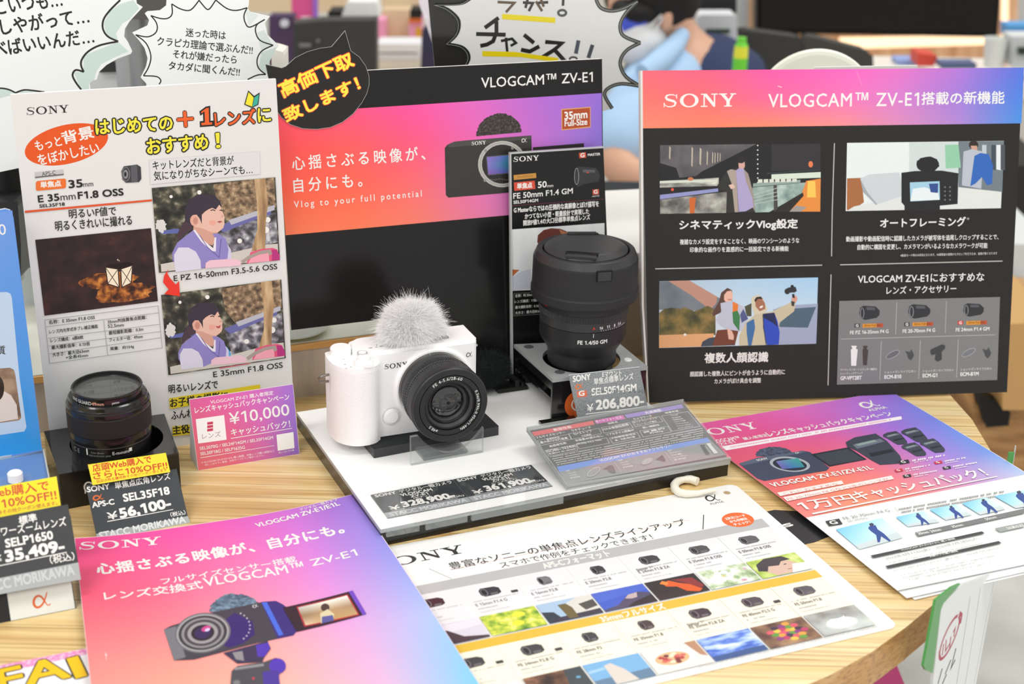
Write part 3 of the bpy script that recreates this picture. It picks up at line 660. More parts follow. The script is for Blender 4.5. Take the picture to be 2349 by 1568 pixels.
def board_b():
    s = Sheet('camera_sign', 'large glossy black sign with red to purple gradient and white product name', 'sign', (-.1829, 1.1405, .014), 21.1, 7.2, rough=.4, coat=.2)
    s.view(*PX); BK = mat('121111', .45, spec=.15, coat=.45, bump=(9, .4), croug=.14)
    s.panel([(630, 172), (1381, 135), (1388, 835), (960, 899), (960, 722), (668, 757)], .006, BK, mat('e8e6e2'), 'panel')
    mb = MB(); mb.box(.14, .2, .005, .22, -.026, -.006, mat('1a1a1a')); mb.build('easel_back', s.root, bevel=.002)
    s.view(*VB)
    s.grad((96, 600), (2224, 466), (2232, 1208), (157, 1395), [
        [(250, 72, 100), (252, 80, 125), (250, 78, 160), (222, 105, 195), (180, 105, 210), (150, 108, 215)],
        [(250, 80, 75), (252, 90, 85), (248, 85, 125), (232, 100, 180), (190, 108, 205), (140, 112, 215)],
        [(250, 95, 65), (252, 100, 75), (246, 105, 110), (225, 110, 180), (190, 115, 205), (150, 118, 215)],
        [(248, 125, 82), (246, 120, 82), (246, 125, 105), (228, 118, 165), (200, 125, 200), (170, 125, 212)]], bump=(14, .12))
    s.text('VLOGCAM™ ZV-E1', (1438, 432), (2166, 392), 68, WHITE, .012)
    s.text('心揺さぶる映像が、', (203, 972), (1072, 903), 92, WHITE, .015, sp=1.28); s.text('自分にも。', (212, 1117), (660, 1078), 92, WHITE, .015, sp=1.3)
    s.text('Vlog to your full potential', (215, 1230), (1048, 1155), 56, WHITE, .01, sp=1.3)
    s.poly([(1960, 570), (2152, 555), (2153, 690), (1962, 710)], 'd8a06c'); s.poly([(1966, 577), (2147, 562), (2148, 684), (1967, 703)], 'b04a20')
    s.text('35mm', (1982, 640), (2130, 628), 50, WHITE, .05); s.text('Full-Size', (1983, 684), (2130, 672), 40, WHITE, .04)
    FUR = ramp_mat(('2a2522', '3d3633', '5a524e'), 500, name='printed_fur')
    s.poly([(1198, 825), (1215, 803), (1380, 785), (1765, 742), (1772, 1100), (1560, 1122), (1222, 1149), (1205, 1132)], '34322f'); s.poly([(1215, 803), (1260, 783), (1340, 775), (1765, 742), (1765, 765), (1225, 822)], '4a4744')
    s.poly([(1775, 820), (2108, 793), (2112, 1040), (1775, 1060)], '2b2527'); s.poly([(1785, 835), (2100, 812), (2100, 830), (1785, 853)], '3c3034')
    rn = random.Random(3); pts = []
    for i in range(60):
        a = math.radians(180 + 180 * i / 59); r = 1 + rn.uniform(-.03, .03); pts.append((1550 + 147 * r * math.cos(a), 735 + 135 * r * math.sin(a) + (-.09 * 147 * math.cos(a))))
    s.poly(pts, FUR)
    s.ell(1575, 930, 160, 152, 'b8b5b0', -4); s.ell(1575, 930, 134, 128, '2a2827', -4); s.ring(1575, 930, 148, 141, 3, '8c8985')
    s.poly([(1468, 880), (1680, 862), (1690, 985), (1480, 1004)], '5a5a62')
    s.grad((1474, 885), (1680, 867), (1685, 980), (1484, 998), [[(140, 110, 190), (90, 110, 190), (50, 140, 150)], [(130, 120, 200), (60, 120, 160), (40, 130, 110)], [(130, 90, 170), (90, 90, 180), (60, 130, 140)]], 'sensor_print', 6, 4)
    for i in range(12): s.ell(1500 + i * 13, 1030 + 3 * math.sin(i), 3, 3, '8a8680')
    for x, y in ((1465, 842), (1640, 826), (1460, 1037)): s.ell(x, y, 9, 9, '8c8985')
    s.logo((1373, 808), (1466, 800), 24, WHITE); s.alpha((1700, 788), (1735, 785), 28, WHITE, .16)
    s.done()
board_b()
def board_d():
    s = Sheet('lens_card_stand', 'narrow black 50mm lens card standing behind the tall black lens', 'sign', (.0010, 1.2061, .014), 20, 5.5, rough=.35, coat=.5)
    s.view(*PX); s.panel([(1172, 353), (1384, 338), (1405, 845), (1176, 877)], .0015, mat('151414', .4, spec=.2, coat=.35), mat('2a2a2a'), 'panel')
    s.panel([(1169, 352), (1172, 352), (1177, 878), (1173, 878)], .004, mat('d9dbdb', .2, trans=.3), name='acrylic_edge', z=.001); s.panel([(1169, 350), (1384, 336), (1384, 339), (1169, 353)], .004, mat('d9dbdb', .2, trans=.3), name='acrylic_edge', z=.001)
    s.view(*VB)
    s.logo((1647, 916), (1814, 905), 33, WHITE)
    s.poly([(2076, 857), (2121, 853), (2123, 888), (2079, 892)], 'cf4a30'); s.text('G', (2086, 886), (2112, 884), 27, WHITE, .05); s.text('MASTER', (2134, 878), (2215, 872), 16, WHITE, .04)
    s.poly([(1648, 1002), (1795, 988), (1797, 1020), (1650, 1034)], 'c58b35'); s.text('35mm Full-Size', (1672, 1022), (1775, 1012), 14, '7a4a1c')
    s.poly([(1650, 1050), (1786, 1038), (1791, 1092), (1653, 1105)], 'd5472f'); s.text('単焦点', (1672, 1093), (1770, 1084), 36, WHITE, .05)
    s.text('50', (1808, 1086), (1864, 1081), 40, WHITE, .04); s.text('mm', (1868, 1083), (1908, 1079), 14, WHITE)
    s.text('FE 50mm F1.4 GM', (1647, 1157), (2035, 1122), 36, WHITE, .03); s.text('SEL50F14GM', (1648, 1190), (1808, 1176), 20, WHITE, .04)
    s.poly([(2164, 1097), (2206, 1093), (2207, 1127), (2166, 1131)], 'c64a34'); s.text('G', (2173, 1124), (2197, 1122), 25, WHITE, .05); s.text('MASTER', (2163, 1146), (2210, 1141), 9, WHITE)
    s.line([(1630, 1203), (2240, 1158)], 3, '6c1f3c')
    s.text('G Masterならではの圧倒的な高解像とぼけ描写を', (1650, 1250), (2205, 1207), 38, WHITE, .03, copies=3); s.text('かつてない小型・軽量設計で実現した', (1722, 1290), (2140, 1256), 36, WHITE, .03, copies=3)
    s.text('開放F値1.4の大口径標準単焦点レンズ', (1712, 1333), (2148, 1293), 36, WHITE, .03, copies=3)
    s.poly([(2050, 960), (2075, 945), (2185, 955), (2200, 975), (2215, 1010), (2200, 1045), (2110, 1060), (2070, 1080), (2050, 1060)], '28272b'); s.ring(2060, 1010, 16, 55, 4, '8f9095'); s.poly([(2100, 965), (2180, 968), (2182, 985), (2102, 985)], '55545a')
    s.ell(2132, 985, 7, 5, 'c04030')
    s.view(*W3)
    s.quad((80, 20), (806, -30), (812, 470), (80, 500), ramp_mat(('cfd2d6', 'dcdfe0', 'e6e7e6'), 25, stretch=(2, .2, 1), name='printed_room'), 'photo_print')
    s.poly([(280, 118), (285, 65), (330, 25), (390, 10), (460, 15), (510, 35), (525, 70), (500, 160), (300, 160)], '6a3a33', 'photo_print'); s.poly([(450, 20), (515, 45), (520, 75), (470, 60)], 'a96f50', 'photo_print')
    s.poly([(80, 332), (142, 336), (110, 365), (82, 392)], 'b5683c', 'photo_print'); s.poly([(80, 395), (160, 345), (230, 330), (240, 480), (80, 500)], 'c3c6d2', 'photo_print'); s.poly([(240, 330), (810, 300), (811, 470), (240, 490)], 'b9bcc8', 'photo_print')
    for t, a, b in (('名称：FE 50mm', (108, 552), (250, 540)), ('レンズ構成：11群14枚', (105, 597), (320, 580)), ('最大撮影倍率：0.16倍', (108, 641), (310, 626)), ('大きさ：最大径80.6mm', (108, 685), (330, 666))): s.text(t, a, b, 24, 'd8d8d6', .03, copies=2)
    s.line([(98, 520), (600, 495), (605, 660), (98, 695)], 2.5, '8a8a88', closed=True)
    s.done({'photo_print': 'printed photo of a brown haired person'})
board_d()
def board_c():
    s = Sheet('feature_sign', 'wide black sign with pink to blue header and four feature panels', 'sign', (.1175, 1.1900, 0), 7.8, 14.0, rough=.4, coat=.2)
    BK = mat('201d1b', .5, spec=.2, coat=.35, bump=(12, .3), croug=.18); s.view(*PX)
    s.panel([(1471, 162), (2347, 155), (2310, 899), (1488, 924)], .008, BK, mat('d8d5d2'), 'panel')
    s.panel([(1469, 162), (1474, 162), (1477, 700), (1489, 924), (1486, 924), (1472, 700)], .0085, mat('dcd8d4', .4), name='panel_edge', z=.0002)
    mb = MB(); mb.box(.1, .24, .005, .2, -.0095, -.008, mat('d8d5d2')); mb.box(.165, .175, .02, .2, -.07, -.0095, mat('d8d5d2')); mb.build('easel_back', s.root)
    s.view(*VH)
    s.grad((80, 160), (2349, 142), (2334, 472), (82, 502), [
        [(248, 100, 115), (250, 92, 130), (250, 85, 165), (248, 95, 185), (225, 110, 195), (170, 115, 210), (80, 110, 215)],
        [(248, 112, 105), (250, 105, 110), (250, 100, 150), (245, 110, 175), (210, 120, 200), (155, 118, 212), (70, 125, 220)],
        [(246, 135, 105), (250, 128, 95), (250, 135, 105), (240, 140, 140), (215, 135, 180), (170, 130, 205), (65, 140, 220)]])
    s.logo((210, 378), (642, 372), 78, WHITE); s.text('VLOGCAM™ ZV-E1', (833, 378), (1725, 368), 82, WHITE, .012, sp=1.05); s.text('搭載の新機能', (1742, 362), (2232, 355), 74, WHITE, .02)
    LN = 'b9b6b1'
    s.line([(1225, 590), (1212, 1000), (1208, 1260)], 6, LN)
    s.line([(890, 252), (912, 258)], 4, 'f4d8de'); s.line([(1355, 162), (1390, 248)], 2, 'f0a5cc')
    pp = 'photo_print#b'
    # bedroom with a camera on a tripod
    q = ((1300, 588), (2230, 576), (2212, 975), (1292, 992)); s.quad(*q, 'dfe6e6', pp)
    s.poly([(1668, 585), (1960, 580), (1960, 780), (1668, 765)], 'c9d3d2', pp); s.poly([(1960, 580), (2230, 577), (2220, 880), (1960, 850)], '6f7a80', pp)
    s.poly([(1880, 600), (1960, 598), (1975, 735), (1885, 740)], '8fc4a4', pp); s.poly([(1300, 798), (1385, 795), (1400, 940), (1330, 990), (1298, 985)], 'a4673c', pp)
    for x, c in ((2100, 'b9c4cc'), (2155, '3f4a55'), (2185, 'dfe3e6'), (2210, '4a5058')): s.poly([(x, 600), (x + 26, 600), (x + 26, 750), (x, 745)], c, pp)
    s.poly([(1300, 990), (1340, 965), (1480, 935), (1700, 900), (1960, 850), (2215, 878), (2212, 975)], 'd9dcd8', pp)
    s.poly([(1378, 800), (1430, 775), (1610, 762), (1640, 900), (1480, 952), (1420, 880)], 'c6ccd0', pp); s.poly([(1378, 800), (1420, 880), (1480, 952), (1470, 955), (1395, 880)], '9fa6ac', pp)
    s.ell(2050, 600, 28, 26, '2c2423', part=pp); s.poly([(2032, 605), (2070, 605), (2072, 630), (2040, 632)], 'c99a84', pp); s.poly([(1990, 640), (2040, 625), (2110, 640), (2095, 860), (1980, 840)], 'b4b9c4', pp)
    s.poly([(2055, 665), (2090, 648), (2140, 655), (2165, 720), (2160, 830), (2130, 840), (2100, 790), (2060, 830), (2030, 845)], '2e63b4', pp)
    s.ell(1778, 715, 68, 46, '1b1a1b', part=pp, wob=.05); s.poly([(1622, 765), (1700, 755), (1860, 752), (1960, 768), (1955, 950), (1850, 960), (1850, 990), (1640, 992), (1640, 960), (1622, 940)], '1e1d1f', pp)
    s.poly([(1672, 822), (1848, 815), (1850, 925), (1675, 935)], '9fc8dc', pp); s.poly([(1690, 860), (1760, 850), (1840, 880), (1848, 925), (1675, 932)], 'dfe8ea', pp); s.poly([(1785, 830), (1840, 828), (1838, 885), (1795, 880)], '2f4a8a', pp)
    for i in range(8): s.ell(1880 + (i % 2) * 30, 850 + (i // 2) * 25, 5, 5, '77787a', part=pp)
    # night bridge
    s.view(*W5); pp = 'photo_print#n'
    s.quad((178, 120), (2150, 102), (2140, 935), (178, 965), '1b1a1c', pp)
    s.poly([(182, 122), (1360, 108), (700, 440), (620, 500), (420, 520), (380, 400), (182, 340)], ramp_mat(('48454a', '5a565a', '6c686a'), 40, name='printed_steel'), pp)
    for x, y0, y1, w in ((295, 130, 300, 18), (568, 140, 390, 18), (668, 150, 370, 22), (755, 190, 370, 14), (822, 200, 350, 12), (852, 205, 345, 10), (885, 205, 335, 10), (915, 210, 325, 8)): s.poly([(x, y0), (x + w, y0 + 20), (x + w * .6, y1), (x - 4, y1 - 20)], 'b7ae9c', pp)
    s.poly([(1545, 110), (2145, 104), (2145, 420), (1545, 440)], '2e2b30', pp); s.poly([(178, 560), (900, 520), (900, 620), (178, 640)], ramp_mat(('5a5853', '8f918a', 'd8d8cc'), 180, stretch=(.3, 1, 1), name='printed_lights'), pp)
    s.poly([(178, 560), (600, 545), (880, 540), (880, 570), (178, 590)], 'cfd3c6', pp); s.ell(555, 535, 35, 22, 'c0764e', part=pp)
    for i in range(9): s.ell(1377, 125 + i * 57, 9, 9, 'd8dad4', part=pp)
    s.poly([(182, 790), (1000, 690), (990, 950), (182, 962)], ramp_mat(('3a3836', '6c6a66', '9c9a92', 'c4c4ba'), 60, name='printed_pavement'), pp); s.poly([(540, 770), (620, 760), (600, 955), (545, 955)], 'c8632a', pp)
    s.poly([(180, 730), (890, 650), (895, 690), (180, 785)], '8d91c0', pp); s.ell(333, 665, 18, 18, 'e0503c', part=pp)
    s.poly([(1310, 640), (2145, 560), (2145, 590), (1900, 720), (1520, 940), (1345, 945)], ramp_mat(('6f8480', '93a8a2', 'b6c8c0'), 80, name='printed_glass'), pp)
    s.poly([(1545, 480), (2148, 450), (2148, 520), (1545, 540)], 'cfdccc', pp); s.poly([(1320, 590), (1900, 545), (1900, 580), (1320, 632)], '8fa29a', pp)
    for i in range(7): s.poly([(1380 + i * 70, 540 - i), (1435 + i * 70, 538 - i), (1435 + i * 70, 580 - i * 2), (1380 + i * 70, 584 - i * 2)], 'd5d9cc', pp)
    s.poly([(1760, 935), (1900, 760), (1970, 560), (2148, 530), (2142, 935)], 'e08a3c', pp); s.poly([(1990, 560), (2080, 560), (2090, 760), (1980, 760)], 'f6c255', pp); s.poly([(1760, 935), (1850, 860), (1980, 880), (1900, 936)], '9a938f', pp)
    s.poly([(1570, 610), (1610, 608), (1625, 930), (1575, 940)], '45433f', pp)
    for i in range(4): s.line([(1325, 790 + i * 38 - 60), (1640, 700 + i * 38 - 60 + i * 10)], 7, 'bac4bc', pp)
    s.poly([(1560, 940), (1760, 800), (1930, 700), (1940, 740), (1760, 940)], '26231f', pp)
    s.ell(2025, 355, 28, 38, 'e07a4c', part=pp); s.poly([(1485, 460), (2145, 415), (2145, 430), (1485, 478)], '2e3a38', pp)
    s.poly([(880, 620), (940, 520), (1010, 430), (1060, 410), (1140, 395), (1210, 405), (1270, 480), (1350, 940), (990, 950), (1000, 690), (900, 670)], '2b2b28', pp)
    s.poly([(1000, 440), (1050, 415), (1110, 430), (1140, 940), (1095, 942), (1060, 600)], 'a7998f', pp); s.poly([(1205, 415), (1260, 470), (1320, 700), (1345, 940), (1300, 850), (1220, 560)], '9c8e86', pp)
    s.poly([(1110, 430), (1150, 400), (1205, 410), (1230, 560), (1310, 760), (1325, 880), (1230, 930), (1145, 938)], 'a79dc4', pp); s.poly([(1145, 400), (1140, 345), (1160, 315), (1215, 315), (1220, 380), (1205, 410)], 'cfa095', pp)
    s.ell(1172, 305, 48, 38, '231c22', part=pp); s.poly([(1020, 610), (1075, 595), (1100, 640), (1050, 660)], 'd8b8a8', pp)
    # two people and a camera
    s.view(*W6); pp = 'photo_print#f'
    s.grad((172, 130), (2115, 85), (2090, 895), (168, 948), [[(180, 190, 205), (172, 202, 225), (160, 198, 228)], [(190, 200, 212), (196, 212, 226), (190, 212, 228)], [(205, 210, 212), (205, 215, 222), (200, 215, 225)]], 'photo_sky_print')
    s.L += 1
    s.poly([(172, 132), (540, 122), (880, 320), (1000, 400), (800, 500), (172, 480)], ramp_mat(('5a6872', '6f7880', '87888a'), 30, name='printed_mountain'), pp); s.poly([(280, 128), (540, 122), (880, 320), (870, 400), (800, 480), (740, 440), (560, 300)], 'b98a78', pp)
    s.poly([(172, 520), (230, 470), (330, 455), (430, 470), (480, 450), (600, 500), (700, 460), (760, 430), (860, 480), (860, 790), (170, 800)], ramp_mat(('39382a', '57522f', '7c6a3c', '9a7a45'), 70, detail=5, name='printed_trees'), pp)
    s.poly([(170, 790), (840, 770), (820, 925), (168, 946)], 'dca372', pp); s.ell(487, 785, 18, 16, 'e8e0d8', part=pp)
    s.poly([(1560, 480), (1700, 430), (2112, 405), (2092, 893), (1640, 905), (1640, 600)], '9ba4bc', pp); s.poly([(1630, 690), (1700, 520), (1760, 470), (2090, 445), (1990, 700)], '4c6070', pp)
    s.poly([(1215, 440), (1300, 400), (1300, 560), (1240, 560)], '4c4c38', pp); s.poly([(700, 870), (780, 825), (850, 815), (1100, 880), (1100, 915), (680, 930)], '3d4450', pp)
    s.poly([(1005, 212), (1060, 240), (1070, 300), (1060, 380), (960, 500), (830, 560), (820, 520), (900, 380), (930, 270)], '5a3d33', pp)
    s.poly([(965, 300), (1000, 255), (1050, 245), (1072, 290), (1070, 340), (1040, 390), (990, 390), (965, 360)], 'e3b2a0', pp); s.line([(1010, 352), (1035, 360), (1052, 348)], 8, 'a34b45', pp)
    s.poly([(920, 400), (1060, 370), (1200, 440), (1260, 590), (1180, 740), (1000, 730), (900, 660), (860, 600), (930, 500)], 'b9bccc', pp); s.poly([(1070, 380), (1140, 415), (1130, 500), (1070, 510)], 'dd7a2c', pp); s.poly([(1065, 510), (1130, 490), (1160, 560), (1150, 745), (1075, 640)], '3c7a46', pp)
    s.poly([(1200, 470), (1260, 590), (1180, 640), (1160, 540)], '4c5684', pp); s.poly([(880, 730), (1000, 720), (1140, 740), (1100, 900), (820, 925)], '6f3a28', pp); s.poly([(1000, 700), (1060, 740), (1085, 800), (1080, 850), (1020, 840)], 'dcae9c', pp)
    s.poly([(1300, 330), (1380, 295), (1440, 340), (1500, 480), (1440, 540), (1340, 560), (1300, 420)], 'cfc6ac', pp); s.poly([(1345, 350), (1420, 335), (1465, 400), (1470, 470), (1400, 500), (1350, 440)], 'a36b52', pp)
    s.poly([(1335, 360), (1360, 325), (1415, 318), (1440, 350), (1380, 345), (1345, 390)], '2a2322', pp); s.ell(1420, 445, 24, 12, 'efe6e0', rot=-30, part=pp)
    s.poly([(1230, 640), (1340, 540), (1560, 500), (1780, 390), (1840, 420), (1820, 500), (1640, 640), (1640, 905), (1150, 918), (1150, 800)], 'c4b99c', pp)
    s.poly([(1240, 640), (1330, 590), (1345, 700), (1300, 915), (1260, 917), (1240, 750)], '3d6a9c', pp); s.poly([(1440, 530), (1580, 515), (1620, 620), (1645, 760), (1635, 905), (1490, 912), (1440, 700)], '2c49b4', pp)
    s.poly([(1440, 530), (1580, 515), (1620, 690), (1560, 640), (1450, 580)], '1d2450', pp); s.line([(1440, 540), (1450, 700), (1480, 910)], 12, '3a3c44', pp)
    s.poly([(1790, 340), (1810, 300), (1850, 310), (1865, 350), (1840, 400), (1800, 400)], 'd09a82', pp); s.poly([(1795, 290), (1825, 285), (1830, 340), (1800, 330)], '2a2a2c', pp); s.poly([(1785, 370), (1830, 385), (1820, 440), (1790, 430)], '3a372f', pp)
    s.ell(1738, 255, 34, 36, '2c2c2f', part=pp); s.poly([(1742, 210), (1840, 198), (1855, 250), (1830, 268), (1745, 272)], '2c2c2f', pp); s.ell(1798, 195, 20, 20, '232326', part=pp)
    s.view(*VI)
    s.line([(162, 352), (1152, 330)], 6, LN); s.line([(1258, 328), (2220, 306)], 6, LN); s.line([(1204, 385), (1186, 1042)], 6, LN)
    for t, a, b, h, w in (('シネマティックVlog設定', (305, 128), (1005, 120), 64, .035), ('複雑なカメラ設定をすることなく、映画のワンシーンのような', (308, 209), (1015, 199), 32, .02), ('印象的な画作りを直感的に一括設定できる新機能', (367, 255), (952, 247), 31, .02),
                          ('オートフレーミング', (1495, 108), (2000, 98), 54, .035), ('動画撮影や動画配信時に認識したカメラが被写体を追尾しクロップすることで、', (1293, 192), (2195, 178), 32, .02),
                          ('自動的に構図を変更し、カメラマンがいるようなカメラワークが可能', (1360, 240), (2130, 229), 32, .02), ('※動画モード時のみ有効となります。4K解像度の画像からクロップを行うため、画角が狭くなります', (1615, 281), (2188, 267), 16, 0),
                          ('複数人顔認識', (455, 910), (830, 903), 60, .035), ('顔認識した複数人にピントが合うように自動的に', (368, 991), (930, 977), 31, .02), ('カメラがぼけ具合を調整', (512, 1033), (788, 1026), 30, .02),
                          ('VLOGCAM ZV-E1におすすめな', (1362, 437), (2110, 424), 50, .02), ('レンズ・アクセサリー', (1532, 502), (1945, 489), 44, .02)):
        s.text(t, a, b, h, 'e4e2df', w, copies=3)
    s.text('*', (2008, 62), (2022, 62), 14, 'e4e2df')
    s.quad((1252, 542), (2205, 518), (2188, 1010), (1238, 1038), '7b7a7a')
    s.view(*W8)
    for a, b in (((682, 580), (670, 898)), ((1178, 568), (1165, 882)), ((125, 946), (1668, 903)), ((527, 968), (512, 1355)), ((918, 958), (900, 1342)), ((1296, 948), (1278, 1330))): s.line([a, b], 5, LN)
    def lens(x0, y0, x1, y1, c='2c2c30', front=True):
        w, h = x1 - x0, y1 - y0
        s.poly([(x0 + .05 * w, y0 + .15 * h), (x0 + .2 * w, y0), (x0 + .8 * w, y0 + .06 * h), (x0 + .9 * w, y0 + .2 * h), (x1, y0 + .35 * h), (x1 - .02 * w, y0 + .65 * h), (x0 + .85 * w, y0 + .85 * h), (x0 + .3 * w, y1), (x0 + .1 * w, y1 - .1 * h), (x0, y0 + .55 * h)], c)
        s.poly([(x0 + .35 * w, y0 + .1 * h), (x0 + .75 * w, y0 + .12 * h), (x0 + .78 * w, y0 + .3 * h), (x0 + .36 * w, y0 + .3 * h)], '55555b')
        s.ring(x0 + .15 * w, y0 + .52 * h, .1 * w, .38 * h, .03 * w, '8d8d92')
    lens(305, 612, 512, 755); lens(795, 598, 1018, 742); lens(1345, 588, 1552, 722)
    for x, y, c in ((258, 790, '3a3a3a'), (755, 778, '3a3a3a'), (1290, 762, 'cc3a34')): s.poly([(x, y + 2), (x + 54, y), (x + 54, y + 38), (x, y + 40)], c); s.text('G', (x + 14, y + 34), (x + 40, y + 33), 26, WHITE, .05)
    for x, y in ((340, 790), (838, 776), (1376, 762)): s.poly([(x, y + 4), (x + 205, y - 2), (x + 205, y + 36), (x, y + 42)], 'd8912f'); s.poly([(x + 140, y), (x + 205, y - 2), (x + 205, y + 36), (x + 140, y + 38)], 'b8502c'); s.text('35mm Full-Size', (x + 18, y + 30), (x + 180, y + 25), 20, '5e3514', .02)
    for t, a, b, h in (('FE PZ 16-35mm F4 G', (214, 898), (598, 884), 34), ('FE 20-70mm F4 G', (740, 884), (1063, 872), 34), ('FE 24mm F1.4 GM', (1270, 870), (1605, 858), 34)): s.text(t, a, b, h, WHITE, .03)
    s.poly([(225, 1012), (282, 1012), (272, 1040), (290, 1050), (275, 1212), (225, 1212), (222, 1050), (238, 1040)], 'e4e4e2'); s.poly([(345, 1012), (390, 1012), (380, 1045), (396, 1055), (382, 1205), (345, 1205), (340, 1050), (352, 1040)], '46393a')
    for cx, cy, c in ((640, 1100, '66666a'), (1398, 1080, '74757c')): s.ell(cx, cy, 78, 32, 'a0a0a2', -28); s.ell(cx, cy, 70, 25, c, -28)
    for x, y in ((815, 1105), (1585, 1085)): s.poly([(x - 50, y - 40), (x, y - 30), (x + 10, y - 60), (x + 22, y - 40), (x + 38, y), (x + 25, y + 30), (x + 5, y + 52), (x - 20, y + 30), (x - 30, y - 10)], '47484c')
    s.poly([(1015, 1080), (1020, 1050), (1130, 998), (1165, 1010), (1162, 1040), (1130, 1070), (1130, 1150), (1090, 1170), (1060, 1150), (1070, 1095), (1030, 1105)], '3c3d40')
    for t, a, b, h in (('ワイヤレスリモートコマンダー機能付', (118, 1264), (482, 1256), 24), ('シューティンググリップ', (118, 1302), (340, 1296), 24), ('ショットガンマイクロホン', (556, 1290), (874, 1278), 26), ('ショットガンマイクロホン', (938, 1278), (1250, 1266), 26), ('ショットガンマイクロホン', (1316, 1262), (1630, 1252), 26)): s.text(t, a, b, h, 'dcdcda', .015, copies=2)
    for t, a, b in (('GP-VPT2BT', (118, 1354), (328, 1348)), ('ECM-B10', (557, 1342), (724, 1336)), ('ECM-G1', (938, 1328), (1083, 1324)), ('ECM-B1M', (1316, 1314), (1496, 1308))): s.text(t, a, b, 36, 'ececea', .05)
    s.done({'photo_print#b': 'printed photo of a camera filming a bedroom', 'photo_print#n': 'printed photo of a person by a bridge at night', 'photo_print#f': 'printed photo of two friends filming themselves'})
board_c()
